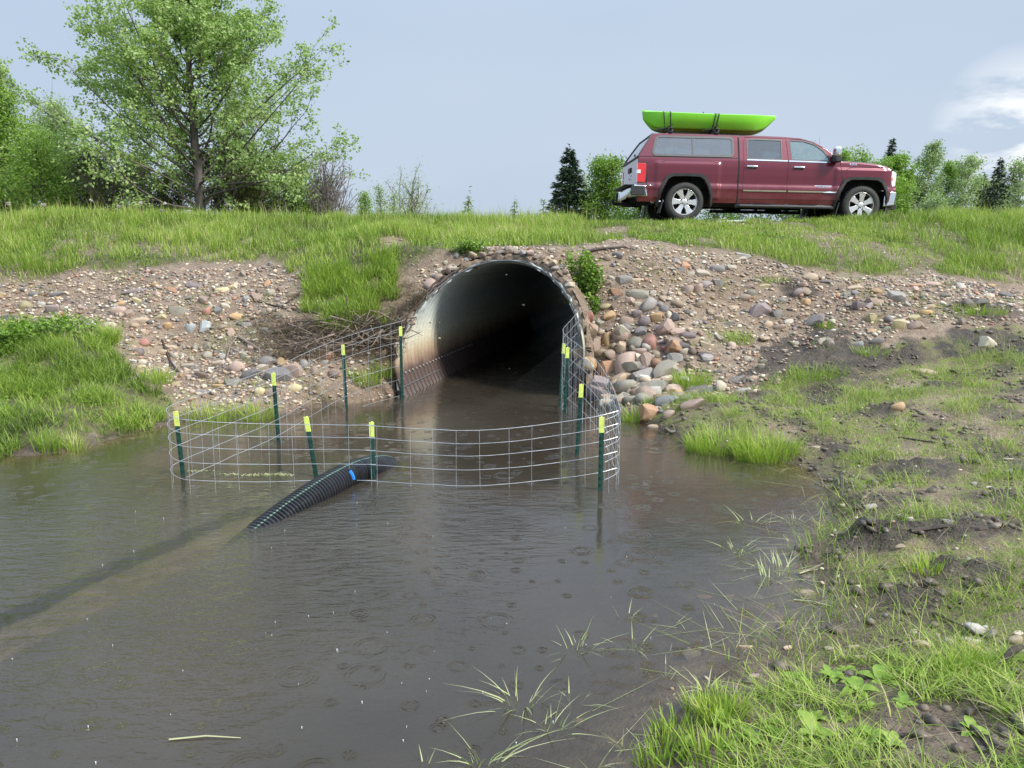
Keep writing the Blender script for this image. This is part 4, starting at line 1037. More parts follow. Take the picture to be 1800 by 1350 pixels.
# ------------------------------------------------------------------ grass and low plants
def blade_material(name, stops, trans=0.35, rough=0.5):
    m, nt = material(name); q = NT(nt)
    f = q.n('ShaderNodeAttribute', attribute_name='tone').outputs['Fac']
    c = q.ramp(f, stops)
    b = q.n('ShaderNodeBsdfPrincipled', {'Base Color': c, 'Roughness': rough, 'Specular IOR Level': 0.35})
    t = q.n('ShaderNodeBsdfTranslucent', {'Color': q.mix(1.0, c, (1.0, 1.25, .6), 'MULTIPLY')})
    q.out(q.n('ShaderNodeMixShader', {0: trans, 1: b.outputs[0], 2: t.outputs[0]}).outputs[0]); return m
GREENS = [(0.0, (0.05, 0.085, 0.018)), (0.3, (0.15, 0.225, 0.034)), (0.6, (0.26, 0.375, 0.055)), (0.85, (0.39, 0.47, 0.10)), (0.93, (0.42, 0.40, 0.16)), (1.0, (0.46, 0.38, 0.24))]
M_GRASS = blade_material('grass_blades', GREENS)
M_STRAW = blade_material('pale_blades', [(0.0, (0.20, 0.28, 0.07)), (0.5, (0.40, 0.46, 0.20)), (1.0, (0.55, 0.53, 0.34))], 0.3)
def blades(name, xyz, h, w, lean, bend, tone, K=3, az=None, mat=None, seed=1, kind='stuff', parent=None, fold=False):
    """each blade a tapering ribbon of its own, curved over its lean"""
    rr = np.random.default_rng(seed); n = len(xyz)
    az = rr.uniform(0, 2 * np.pi, n) if az is None else az
    face = az + rr.normal(np.pi / 2, .5, n)
    D = np.stack([np.cos(az), np.sin(az), np.zeros(n)], 1); S = np.stack([np.cos(face), np.sin(face), np.zeros(n)], 1)
    up = np.array([0, 0, 1.0])
    V = np.empty((n, 2 * K + 1, 3))
    for k in range(K + 1):
        f = k / K
        c = xyz + up * (h * (f - bend * .45 * f * f))[:, None] + D * (h * (lean * f + bend * f * f))[:, None]
        ww = (w * (1 - f ** 1.8) * (0.65 + .7 * f * (1 - f) * 2))[:, None]
        if k < K: V[:, 2 * k] = c - S * ww / 2; V[:, 2 * k + 1] = c + S * ww / 2
        else: V[:, 2 * K] = c
    fl = []; sz = []
    for k in range(K - 1): fl += [2 * k, 2 * k + 1, 2 * k + 3, 2 * k + 2]; sz.append(4)
    fl += [2 * K - 2, 2 * K - 1, 2 * K]; sz.append(3)
    fl = np.array(fl); m = 2 * K + 1
    F = (fl[None] + (np.arange(n) * m)[:, None]).ravel(); SZ = np.tile(sz, n)
    T = np.repeat(tone, m).reshape(n, m) + np.linspace(-.06, .06, m)[None]
    me = np_mesh(name, V.reshape(-1, 3), F, SZ, True, {'tone': np.clip(T, 0, 1).ravel()})
    o = link(name, me, mat or M_GRASS, parent)
    if kind: o['kind'] = kind
    return o
rg = np.random.default_rng(77)
# 1. slope above the culvert and road verge
N = 210000
x = rg.uniform(-12.5, 14, N); y = rg.uniform(11.0, 17.6, N)
sd_ = edge_sd(x, y)
z = Hq(x, y)
g, mud, moss, silt = zone_attrs(x, y, z)
tuft = fbm(x, y, 3.2, 3, 71)
keep = (rg.random(N) < np.clip(g * 1.1 - .1, .05, 1) * (0.35 + 1.3 * sstep(.3, .62, tuft))) & (np.abs(x) < y * .78 + .3) & (g > .1)
tr_zone = (x > 2.2) & (x < 9) & (y > 16.0)
keep &= ~((y > 17.2) & (x > 1.5))
t_, s_ = cul(x, y); zp_ = CZ + np.sqrt(np.maximum(0, (CR + .1) ** 2 - s_ ** 2))
keep &= ~((np.abs(s_) < CR + .15) & (t_ < tcut(zp_ - .1, s_) + .12) & (t_ > -1))
x, y, z, tuft, sd_ = x[keep], y[keep], z[keep], tuft[keep], sd_[keep]
n = len(x)
big = fbm(x, y, .5, 3, 73)
low = ((x > 1.5) & (x < 7.5) & (y > 13)).astype(float)          # trampled by the truck: short
h = (.06 + .14 * big + .10 * rg.random(n)) * (0.6 + .8 * sstep(.35, .65, tuft)) * (1 - .5 * low) * (.55 + .45 * sstep(0, .8, sd_))
h += .10 * ((x > 6.8) & (y > 14.3)) + .07 * ((x < .8) & (y > 15.4)) * rg.random(n)
tone = np.clip(.5 + .85 * (big - .5) + .3 * (tuft - .5) + rg.normal(0, .16, n), 0, .93); tone = np.where(rg.random(n) < .11, rg.uniform(.9, 1, n), tone)
blades('slope_grass', np.stack([x, y, z - .01], 1), h, .0085 + .005 * rg.random(n), rg.uniform(0, .35, n), rg.uniform(.05, .5, n), tone, 2, seed=2)
# stray tufts over the gravel
cc = np.concatenate([sample_poly(GRAV_L, 34, rg), sample_poly(GRAV_R, 30, rg)]); ci = rg.integers(0, len(cc), 5200)
p = cc[ci] + rg.normal(0, .07, (5200, 2)) * (1 + rg.random((5200, 1))); zz = Hq(p[:, 0], p[:, 1]); k = zz > .02; p, zz = p[k], zz[k]
blades('gravel_tufts', np.stack([p[:, 0], p[:, 1], zz - .01], 1), rg.uniform(.02, .11, len(p)), rg.uniform(.004, .008, len(p)), rg.uniform(.1, .9, len(p)), rg.uniform(.1, 1, len(p)), np.clip(rg.normal(.55, .2, len(p)), 0, 1), 3, seed=21)
# seed stalks on the crest
N = 1500; x = rg.uniform(-12, 13, N); y = rg.uniform(15.2, 17.0, N); k = ~((x > 1.8) & (x < 8.6)); x, y = x[k], y[k]
blades('seed_stalks', np.stack([x, y, Hq(x, y)], 1), rg.uniform(.3, .55, len(x)), np.full(len(x), .009), rg.uniform(0, .3, len(x)), rg.uniform(0, .2, len(x)), rg.uniform(.6, 1, len(x)), 2, seed=3)
# 2. tongue of grass left of the culvert
p = rg.uniform(bbox(POLY_TONGUE)[0] - .4, bbox(POLY_TONGUE)[1] + .4, (26000, 2)); p = p[in_poly_w(p[:, 0], p[:, 1], POLY_TONGUE, .55)][:8500]; p = p[fbm(p[:, 0], p[:, 1], 3.5, 3, 111) > .40]; zz = Hq(p[:, 0], p[:, 1])
blades('bank_grass', np.stack([p[:, 0], p[:, 1], zz - .01], 1), rg.uniform(.14, .34, len(p)), rg.uniform(.008, .013, len(p)), rg.uniform(0, .4, len(p)), rg.uniform(.1, .6, len(p)), np.clip(rg.normal(.55, .17, len(p)), 0, .95), 3, seed=4)
# 3. green mound at the left shore, uneven
p = sample_poly(POLY_MOUND, 34000, rg); zz = Hq(p[:, 0], p[:, 1])
cl = fbm(p[:, 0], p[:, 1], 3.0, 3, 81); k = (rg.random(len(p)) < sstep(.33, .6, cl) * .95 + .05) & (zz > -.05); p, zz, cl = p[k], zz[k], cl[k]
n = len(p)
blades('shore_grass', np.stack([p[:, 0], p[:, 1], zz - .01], 1), rg.uniform(.07, .26, n) * (.5 + cl), rg.uniform(.005, .010, n), rg.uniform(0, .5, n), rg.uniform(.1, .9, n), np.clip(.48 + .9 * (fbm(p[:, 0], p[:, 1], 1.2, 2, 82) - .5) + rg.normal(0, .16, n), 0, 1), 3, seed=5)
# 4. near right bank: thin sprouting grass and moss
N = 230000
x = rg.uniform(.9, 9, N); y = rg.uniform(1.5, 10, N); z = Hq(x, y)
k = near_right(x, y) & (z > -.03) & (x < y * .78 + .3)
x, y, z = x[k], y[k], z[k]
g, mud, moss, silt = zone_attrs(x, y, z); cl = fbm(x, y, 2.6, 4, 91)
bare = in_poly(x, y, POLY_BARE_NEAR)
d = (.06 + .94 * sstep(.30, .50, cl)) * (1 - .85 * mud) * np.where(bare, .05, 1.0) * .8
k = rg.random(len(x)) < d; x, y, z, cl = x[k], y[k], z[k], cl[k]; n = len(x)
hh = rg.uniform(.025, .115, n) * (.5 + 1.3 * sstep(.45, .7, cl)) * np.where(rg.random(n) < .06, 2.2, 1)
blades('bank_sprouts', np.stack([x, y, z - .004], 1), hh, rg.uniform(.0025, .0055, n), rg.uniform(0, .7, n), rg.uniform(.1, 1.0, n), np.clip(rg.normal(.60, .25, n), 0, 1), 3, seed=6)
# 5. thick grass at the lower right corner
p = sample_poly(POLY_NEAR, 26000, rg); zz = Hq(p[:, 0], p[:, 1]); cl = fbm(p[:, 0], p[:, 1], 4.2, 3, 95)
bare = in_poly(p[:, 0], p[:, 1], POLY_BARE_NEAR)
k = (rg.random(len(p)) < sstep(.45, .62, cl) * .27 * np.where(bare, .06, 1)) & (zz > -.06) & (p[:, 0] < p[:, 1] * .8 + .4); p, zz, cl = p[k], zz[k], cl[k]; n = len(p)
blades('near_grass', np.stack([p[:, 0], p[:, 1], zz - .005], 1), rg.uniform(.03, .13, n) * (.4 + 1.1 * cl), rg.uniform(.003, .0078, n), rg.uniform(.1, .9, n), rg.uniform(.3, 1.1, n), np.clip(rg.normal(.62, .18, n), .1, 1), 5, seed=7)
# mixed weeds between the near grass
def weed_positions(n, rr):
    p_ = sample_poly(POLY_NEAR, n, rr); zz_ = Hq(p_[:, 0], p_[:, 1]); return p_[(zz_ > .01) & (p_[:, 0] < p_[:, 1] * .75 + .3) & ~in_poly_w(p_[:, 0], p_[:, 1], POLY_BARE_NEAR, .1) & (fbm(p_[:, 0], p_[:, 1], 3.1, 2, 131) > .45)]
# 6. low broad-leaved ground cover (vetch, clover): small leaf clumps
def leafbits(name, xyz, size, tone, mat, seed=1, kind='stuff', parent=None, droop=.3):
    rr = np.random.default_rng(seed); n = len(xyz)
    a = rr.uniform(0, 6.283, n); el = rr.normal(droop, .45, n)
    U = np.stack([np.cos(a) * np.cos(el), np.sin(a) * np.cos(el), np.sin(el)], 1)
    rv = rr.normal(size=(n, 3)); W = np.cross(U, rv); W /= np.linalg.norm(W, axis=1)[:, None] + 1e-9
    L = size[:, None]; Wd = L * rr.uniform(.5, .75, n)[:, None]
    Nn = np.cross(U, W)
    V = np.stack([xyz, xyz + U * L * .45 + W * Wd * .5 - Nn * L * .08, xyz + U * L, xyz + U * L * .45 - W * Wd * .5 - Nn * L * .08], 1).reshape(-1, 3)
    F = (np.array([0, 1, 2, 0, 2, 3])[None] + (np.arange(n) * 4)[:, None]).ravel()
    me = np_mesh(name, V, F, np.full(2 * n, 3), False, {'tone': np.clip(np.repeat(tone, 4), 0, 1)})
    o = link(name, me, mat, parent)
    if kind: o['kind'] = kind
    return o
M_LEAFY = blade_material('broad_leaves', [(0.0, (0.03, 0.07, 0.012)), (0.4, (0.09, 0.18, 0.024)), (0.75, (0.18, 0.30, 0.04)), (1.0, (0.32, 0.40, 0.09))], .3)
q1 = sample_poly(POLY_MOUND, 9000, rg); cl = fbm(q1[:, 0], q1[:, 1], 1.6, 3, 101); q1 = q1[cl > .5]
N = 60000; x = rg.uniform(-11, 12, N); y = rg.uniform(11, 16.5, N); g, *_ = zone_attrs(x, y, Hq(x, y)); cl = fbm(x, y, 1.3, 3, 103)
k = (g > .5) & (cl > .56); q2 = np.stack([x[k], y[k]], 1)
q3 = np.stack([rg.uniform(1, 8, 30000), rg.uniform(1.6, 9.5, 30000)], 1); z3 = Hq(q3[:, 0], q3[:, 1]); q3 = q3[(z3 > 0.01) & near_right(q3[:, 0], q3[:, 1]) & (fbm(q3[:, 0], q3[:, 1], 3, 3, 105) > .53)]
for nm, qq, s0, s1, hh in (('ground_cover', q1, .018, .045, .12), ('slope_ground_cover', q2, .02, .05, .12), ('seedlings', q3, .006, .02, .02)):
    zz = Hq(qq[:, 0], qq[:, 1]) + rg.random(len(qq)) ** 2 * hh
    leafbits(nm, np.stack([qq[:, 0], qq[:, 1], zz], 1), rg.uniform(s0, s1, len(qq)), rg.normal(.55, .2, len(qq)), M_LEAFY, seed=len(qq))

# ---- clumps one can point at
def clump(px, py, n, hmin, hmax, rad, label, tone=.66, w=.009, name='grass_clump', cat='grass clump', group=None, K=4, bend=.5, z=None, mat=None, lean=.35):
    g = gp(px, py, -.03) if z is None else PZ(px, py, z)
    rr = np.random.default_rng(int(px * 7 + py)); r = rad * np.sqrt(rr.random(n)); a = rr.uniform(0, 6.283, n)
    P = np.stack([r * np.cos(a), r * np.sin(a) * .7, np.zeros(n)], 1)
    P[:, 2] = np.minimum(0, Hq(g[0] + P[:, 0], g[1] + P[:, 1]) - g[2]).clip(-.035, 0) - .01
    az = a + rr.normal(0, .6, n)
    o = blades(name, P, rr.uniform(hmin, hmax, n), rr.uniform(.6, 1.1, n) * w, rr.uniform(0, lean, n), rr.uniform(.05, bend, n), np.clip(rr.normal(tone, .12, n), 0, 1), K, az=az, seed=int(px), kind=None, mat=mat)
    o.location = g; tag(o, label, cat, group); return o
for a in [
  (1216, 678, 420, .12, .30, .24, 'bright green grass clump growing among the riprap stones', .66),
  (1112, 745, 160, .14, .30, .11, 'upright grass tuft in the water beside the rust coloured boulder', .7),
  (1140, 715, 60, .10, .22, .08, 'thin dark grass tuft between boulders above the rust coloured one', .45),
  (1260, 790, 520, .12, .30, .30, 'left half of the lush grass at the right shoreline', .7),
  (1345, 805, 640, .14, .34, .28, 'tall lush grass clump at the right shoreline corner', .72),
  (1295, 600, 200, .10, .24, .22, 'grass clump alone on the right gravel slope', .6),
  (1360, 492, 200, .05, .12, .28, 'low green mat on top of the right gravel', .5),
  (1725, 548, 260, .08, .18, .35, 'grass clump on dark soil at the right edge', .66),
  (1440, 660, 300, .08, .22, .35, 'ragged grass by the dark soil, right of the gravel slope', .5),
  (1450, 575, 120, .06, .14, .14, 'small green tuft on the black soil crest', .6),
  (1530, 620, 160, .06, .16, .25, 'sparse grass left of the buff half buried stone', .6),
  (85, 792, 160, .12, .30, .13, 'blue green grass tuft at the left waterline', .42),
  (130, 790, 120, .10, .22, .12, 'yellow green grass tuft at the left waterline', .78),
  (195, 600, 200, .18, .36, .12, 'tall light green grass tuft at the edge of the left gravel', .72),
  (275, 670, 260, .12, .26, .2, 'fan shaped grass tuft below the left gravel', .7),
  (370, 735, 360, .10, .26, .30, 'bright grass behind the left fence corner', .74),
  (450, 733, 300, .12, .26, .24, 'bright grass behind the second left fence post', .74),
  (640, 672, 240, .16, .34, .22, 'grass clump behind the fence beside the driftwood', .62),
  (680, 662, 160, .16, .36, .14, 'grass clump against the tallest fence post', .6),
  (600, 575, 300, .10, .24, .35, 'grass hanging over the brushwood pile', .5),
  (1640, 1000, 160, .05, .13, .14, 'grass tuft on the right of the biggest mud mound', .74),
  (1690, 1185, 200, .06, .17, .11, 'broad bladed tuft left of the black stick', .64),
  (1270, 1262, 220, .06, .16, .10, 'lime green tuft at the water edge, lower right', .74),
  (1190, 1290, 110, .05, .14, .10, 'ragged grass on the point of the lower right bank', .6),
  (1160, 1335, 100, .05, .15, .10, 'grass at the bottom corner of the lower right bank', .55),
  (1235, 1245, 90, .04, .12, .09, 'thin grass fringe left of the lime tuft', .65),
  (1255, 1330, 120, .06, .16, .11, 'thick grass at the bottom edge near the water', .6),
  (60, 470, 400, .15, .35, .5, 'dense darker grass at the far left slope', .42)]:
    clump(*a)
# emergent blades standing in the shallow water
for a in [
  (1013, 1140, 16, .06, .20, .05, 'floating bent grass tuft farthest left of the mid-water tufts'), (1112, 1132, 12, .07, .15, .035, 'pale fan of blades right of the floating bent tuft'), (1097, 1085, 4, .10, .16, .03, 'few thin blades above the pale fan'),
  (1222, 1110, 5, .06, .15, .03, 'sparse blades with long flat leaves in the shallows'), (1172, 1175, 6, .05, .11, .02, 'small three bladed sprig in dark water'), (915, 1235, 20, .08, .20, .06, 'drooping pale clump left in the shallows'),
  (972, 1280, 14, .08, .19, .04, 'open splayed tuft near the bottom'), (850, 1340, 16, .10, .24, .04, 'tuft cut by the bottom edge of the frame'), (1010, 1230, 8, .06, .14, .03, 'slim curled tuft in the middle of the shallows'),
  (1100, 1300, 16, .04, .09, .025, 'short bright tuft beside the lower right bank'), (742, 1345, 3, .08, .14, .02, 'lone blade at the bottom, leftmost'), (1045, 1345, 6, .06, .13, .02, 'thin tuft at the bottom centre'),
  (1318, 920, 14, .12, .24, .06, 'bent tuft in the red truck reflection'), (1300, 965, 22, .07, .16, .06, 'green tuft below the red truck reflection'), (1398, 915, 16, .08, .15, .04, 'upright green tuft near the right shore'),
  (1370, 1000, 24, .08, .20, .08, 'pale tuft left of the biggest mud mound'), (1345, 1020, 7, .12, .24, .06, 'long flattened blades on the water near the mud mound'), (1393, 1105, 8, .05, .10, .03, 'dark thin sprigs at the water edge'),
  (1240, 1215, 10, .06, .13, .03, 'yellow green sprig at the lower right water edge'), (1330, 1110, 6, .07, .11, .02, 'single upright sprig beside the low stone')]:
    clump(a[0], a[1], int(a[2] * 1.15) + 1, a[3] * .85, a[4] * .95, a[5], a[6], .58, .0085, 'water_grass', 'water grass', 'grass tufts standing in the shallow water', 5, 1.3, 0.0, M_STRAW, .9)
# floating straws
for i, (a_, b_, lb) in enumerate([((297, 1300), (423, 1297), 'long pale straw floating at the bottom left'), ((1405, 1008), (1447, 1000), 'pale bent twig floating by the mud mound'), ((1395, 1054), (1465, 1066), 'thin straw floating by the pinkish stone')]):
    A = PZ(*a_, .004); B = PZ(*b_, .004); mb = MB(); M_ = (A + B) / 2 + np.array([0, .012, .004])
    mb.tube([A - A, M_ - A, B - A], [.004, .0035, .002], 5); o = mb.build('floating_straw', M_STRAW, None); o.location = A; tag(o, lb, 'straw', 'straws on the water')
    me = o.data; at = me.attributes.new('tone', 'FLOAT', 'POINT'); at.data.foreach_set('value', np.full(len(me.vertices), .9, dtype=np.float32))
# pollen scum caught on the fence wire, litter along the shore, raindrops bouncing off the water
c0 = [PZ(a_, b_, 0) for a_, b_ in [(440, 836), (470, 835), (490, 834), (405, 834), (500, 836), (350, 828)]]
P = np.array([c0[i % 6] + np.array([rg.normal(0, .05), rg.normal(0, .012), .004]) for i in range(420)])
leafbits('pollen_scum', P, rg.uniform(.006, .02, 420), rg.uniform(.7, 1, 420), M_STRAW, 31, droop=0)
N = 700; xx = rg.uniform(-7, 3.6, 9000); yy = rg.uniform(1.6, 9.8, 9000); hz_ = Hq(xx, yy); k = (hz_ > -.12) & (hz_ < -.004) & ((xx > .3) | (yy > 7.4)) & (rg.random(9000) < .6); xx, yy = xx[k][:N], yy[k][:N]
blades('floating_litter', np.stack([xx, yy, np.full(len(xx), .003)], 1), rg.uniform(.02, .12, len(xx)), rg.uniform(.002, .005, len(xx)), np.full(len(xx), 4.0), np.full(len(xx), .0), rg.uniform(0, 1, len(xx)), 2, mat=M_STRAW, seed=32)
me_ = bpy.data.objects['floating_litter'].data; co = np.empty(len(me_.vertices) * 3, dtype=np.float32); me_.vertices.foreach_get('co', co); co = co.reshape(-1, 3); co[:, 2] = .003 + .15 * (co[:, 2] - .003) * .1; me_.vertices.foreach_set('co', co.ravel())
M_DROP = simple('water_drop', (.75, .78, .8), .1, 0, coat=1)
mb = MB()
for i in range(55):
    a_, b_ = rg.uniform(0, 1350), rg.uniform(860, 1345); q_ = PZ(a_, b_, 0)
    if Hq(q_[0], q_[1]) > -.05: continue
    r_ = rg.uniform(.0012, .0026); h_ = rg.uniform(.003, .014)
    mb.tube([(q_[0], q_[1], 0), (q_[0], q_[1], h_)], [r_ * .4, r_], 6)
o = mb.build('raindrop_splashes', M_DROP); o['kind'] = 'stuff'
# broad dock leaves at the near bank
def dock(px, py, n, L, label, tone=.7):
    g = gp(px, py); rr = np.random.default_rng(int(px)); V = []; F = []; T = []
    for i in range(n):
        a = 2 * math.pi * i / n + rr.normal(0, .3); el = rr.uniform(.25, 1.0); ll = L * rr.uniform(.6, 1.1); b = len(V)
        d = np.array([math.cos(a), math.sin(a), 0]); sdv = np.array([-math.sin(a), math.cos(a), 0]); K = 6
        for k in range(K + 1):
            f = k / K; c = d * ll * f * math.cos(el * (1 - f * .5)) + np.array([0, 0, ll * (math.sin(el) * f - .45 * f * f)])
            w = ll * .26 * math.sin(math.pi * min(1, f * .93 + .07)) ** .8 * (1 if k else .1)
            V += [c - sdv * w + [0, 0, w * .35], c, c + sdv * w + [0, 0, w * .35]]; T += [tone + .1 * rr.normal()] * 3
        for k in range(K):
            for s in (0, 1): F.append((b + 3 * k + s, b + 3 * k + s + 1, b + 3 * k + s + 4, b + 3 * k + s + 3))
    me = np_mesh('broadleaf_weed', np.array(V), np.array(F).ravel(), np.full(len(F), 4), True, {'tone': np.clip(np.array(T), 0, 1)})
    o = link('broadleaf_weed', me, M_LEAFY); o.location = g; tag(o, label, 'weed')
for a in [(1430, 1300, 8, .11, 'widest leaved weed near the bottom right, left of bare mud', .85), (1275, 1275, 6, .09, 'light green broad leaves in the lime tuft', .85), (1330, 1310, 6, .08, 'broad leaved weed at the bottom edge', .75), (1505, 1215, 7, .10, 'broad leaved weed between grass tufts above bare mud', .75),
          (1545, 1200, 6, .10, 'broad leaved weed on the right of its twin above bare mud', .8), (1590, 1240, 5, .07, 'small weed on the edge of bare mud', .7), (1570, 1315, 8, .08, 'feathery pale weed on the bare mud', .9), (1710, 1290, 7, .07, 'small toothed weed on bare mud, right', .9), (1600, 1190, 5, .09, 'weed with upright pale leaf', .9)]:
    dock(*a)
wp = weed_positions(110, np.random.default_rng(8))
_src = [o for o in bpy.data.objects if o.name.startswith('broadleaf_weed')]
wpt = empty('weed_patch', (2.4, 2.6, .1), label='patch of small broad leaved weeds scattered through the lower right grass', cat='weeds')
for i, p_ in enumerate(wp[:60]):
    o = _src[i % len(_src)].copy(); COL.objects.link(o); o.name = 'small_weed'; o.parent = wpt; o.location = Vector((p_[0], p_[1], float(Hq(p_[0], p_[1])))) - wpt.location
    for kk in ('label', 'category', 'group'):
        if kk in o: del o[kk]
    o.rotation_euler = (0, 0, rng.uniform(0, 6.28)); k = rng.uniform(.35, .8); o.scale = (k, k, k)
# leafy shrub hanging beside the rim
def leafy_bush(name, label, centre, rad, n, size, seed, tone=.5, stems=10, cat='shrub', mat=None):
    rr = np.random.default_rng(seed); root = empty(name, centre, label=label, cat=cat)
    mb = MB()
    for i in range(stems):
        d = rr.normal(size=3); d[2] = abs(d[2]) + .3; d /= np.linalg.norm(d); e = d * np.array(rad) * .85
        mb.tube([(0, 0, -rad[2] * .4), tuple(e * .5 + rr.normal(0, .02, 3)), tuple(e)], [.008, .006, .003], 4)
    mb.build('stem', M_WOOD, root)
    ctr = rr.normal(size=(36, 3)); ctr /= np.linalg.norm(ctr, axis=1)[:, None]; ctr *= rr.uniform(.4, .95, (36, 1)) * np.array(rad)
    k = rr.integers(0, 36, n); P = ctr[k] + rr.normal(0, .16, (n, 3)) * np.array(rad)
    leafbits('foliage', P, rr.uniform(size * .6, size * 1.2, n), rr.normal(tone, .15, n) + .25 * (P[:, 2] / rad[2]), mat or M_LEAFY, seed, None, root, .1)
    return root
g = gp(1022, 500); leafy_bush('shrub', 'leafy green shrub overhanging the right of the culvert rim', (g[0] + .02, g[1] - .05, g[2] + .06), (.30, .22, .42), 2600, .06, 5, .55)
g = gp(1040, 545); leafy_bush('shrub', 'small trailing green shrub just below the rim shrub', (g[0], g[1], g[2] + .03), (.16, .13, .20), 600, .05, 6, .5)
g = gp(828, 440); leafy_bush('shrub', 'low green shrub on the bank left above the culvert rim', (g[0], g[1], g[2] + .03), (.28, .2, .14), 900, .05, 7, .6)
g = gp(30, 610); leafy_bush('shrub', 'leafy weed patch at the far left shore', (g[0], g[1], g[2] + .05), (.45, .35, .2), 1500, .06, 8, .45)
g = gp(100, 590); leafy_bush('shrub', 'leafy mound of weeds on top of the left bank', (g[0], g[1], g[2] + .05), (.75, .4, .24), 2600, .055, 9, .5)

# ------------------------------------------------------------------ sticks and brushwood
def stick(name, pts, r0, r1, mat, parent=None, label=None, cat=None, n=6, group=None):
    P = [Vector(p) for p in pts]; o0 = P[0].copy() if parent is None else Vector(parent.location)
    mb = MB(); m = len(P); mb.tube([p - o0 for p in P], [r0 + (r1 - r0) * i / (m - 1) for i in range(m)], n)
    o = mb.build(name, mat, parent)
    if parent is None: o.location = o0; tag(o, label, cat, group)
    return o
def px_stick(pp, r0, r1, mat, lift=.03, **k):
    pts = []
    for i, (a, b) in enumerate(pp):
        g = gp(a, b); pts.append(Vector(g) + Vector((0, 0, min(lift, r0 * 1.2) * (.2 if a > 1590 and b < 940 and b > 900 else 1))))
    if len(pts) == 2: pts.insert(1, (pts[0] + pts[1]) / 2 + Vector((0, 0, .015)))
    return stick('stick', pts, r0, r1, mat, **k)
for pp, r0, r1, mat, lb in [
  ([(530, 517), (480, 552), (425, 570)], .016, .008, M_WOOD_DARK, 'dark stick slanting down across the left gravel'), ([(443, 530), (505, 545), (560, 552)], .012, .007, M_WOOD_DARK, 'thin dark stick crossing the top of the slanting one'),
  ([(434, 575), (405, 610), (394, 650)], .014, .008, M_WOOD, 'pale curved stick on the left gravel'), ([(420, 596), (455, 618), (490, 632)], .022, .012, M_WOOD, 'thick pale stick resting against boulders'),
  ([(398, 660), (440, 645), (475, 625)], .014, .008, M_WOOD, 'pale stick running to the boulders, lowest'), ([(520, 570), (480, 595), (465, 605)], .014, .01, M_WOOD, 'short pale stick beside the brushwood'),
  ([(285, 600), (300, 640), (312, 655)], .014, .02, M_WOOD_DARK, 'dark burnt stick at the foot of the left gravel'), ([(17, 645), (50, 672)], .016, .014, M_WOOD_DARK, 'grey stick in the grass at the far left'),
  ([(541, 620), (545, 665)], .014, .01, M_WOOD, 'white upright stick leaning in the brushwood'), ([(1025, 446), (1060, 441), (1100, 438)], .03, .016, M_WOOD_DARK, 'dark root lying along the grass right above the culvert'),
  ([(1478, 835), (1480, 880)], .012, .01, M_WOOD_DARK, 'dark stick upright in the right bank near the water'), ([(1400, 1012), (1425, 1006), (1447, 996)], .010, .005, M_WOOD, 'pale forked twig at the mud mound edge'),
  ([(1580, 770), (1612, 776), (1645, 780)], .008, .006, M_WOOD_DARK, 'thin dark twig on the mossy right bank'), ([(1420, 700), (1440, 708), (1472, 718)], .008, .006, M_WOOD, 'thin grey twig left on the right bank'),
  ([(1640, 1080), (1700, 1110), (1760, 1140)], .007, .004, M_WOOD_DARK, 'thin dark root over the wet mud at lower right'), ([(1565, 1130), (1590, 1138)], .006, .006, M_WOOD_DARK, 'short dark peg by the cream stones'),
  ([(1600, 938), (1660, 930), (1720, 932), (1800, 920)], .016, .012, M_WOOD_DARK, 'long dark buried log behind the mud mound'), ([(1700, 1280), (1730, 1310), (1755, 1345)], .010, .008, M_WOOD_DARK, 'dark stick at the bottom right corner')]:
    px_stick(pp, r0, r1, mat, label=lb, cat='stick')
# the black broken branch at the right
g = gp(1738, 1178); mb = MB(); mb.tube([(0, 0, -.03), (.05, .0, .03), (.11, .01, .085), (.145, .01, .10)], [.014, .017, .016, .010], 8); mb.tube([(.02, .0, .0), (-.05, .01, .025)], [.012, .006], 6)
o = mb.build('branch', M_WOOD_DARK); o.location = g; tag(o, 'black broken branch sticking up at the right edge', 'branch')
# roots following the rim
for nm, aa, k0, lb in (('root', np.linspace(118, 166, 14), .05, 'woody root draped along the upper left of the culvert rim'), ('root', np.linspace(128, 160, 12), .085, 'second thinner root behind the one on the culvert rim')):
    pts = []
    for a in aa:
        a = R(a); zz = CZ + (CR + k0) * math.sin(a); ss = (CR + k0) * math.cos(a)
        p = cul_world(float(tcut(CZ + CR * math.sin(a), CR * math.cos(a))) - .03, ss, zz); pts.append(Vector(p) + Vector(tuple(rng.normal(0, .008, 3))))
    stick(nm, pts, .017, .010, M_WOOD_DARK, label=lb, cat='root')
# rusty flashing strip right of the rim
A = gp(1030, 562); a1 = Vector(PY(1019, 545, 10.35)); a2 = Vector(PY(1044, 578, 10.3)); mb = MB(); mb.tube([(0, 0, 0), tuple(a2 - a1)], [.014, .012], 4)
M_RUST = simple('rusty_steel', (0.30, 0.16, 0.11), 0.7, 0.2, nscale=20, var=.4)
o = mb.build('steel_strip', M_RUST); o.location = a1; tag(o, 'rusty steel strip poking out beside the culvert rim', 'steel strip')
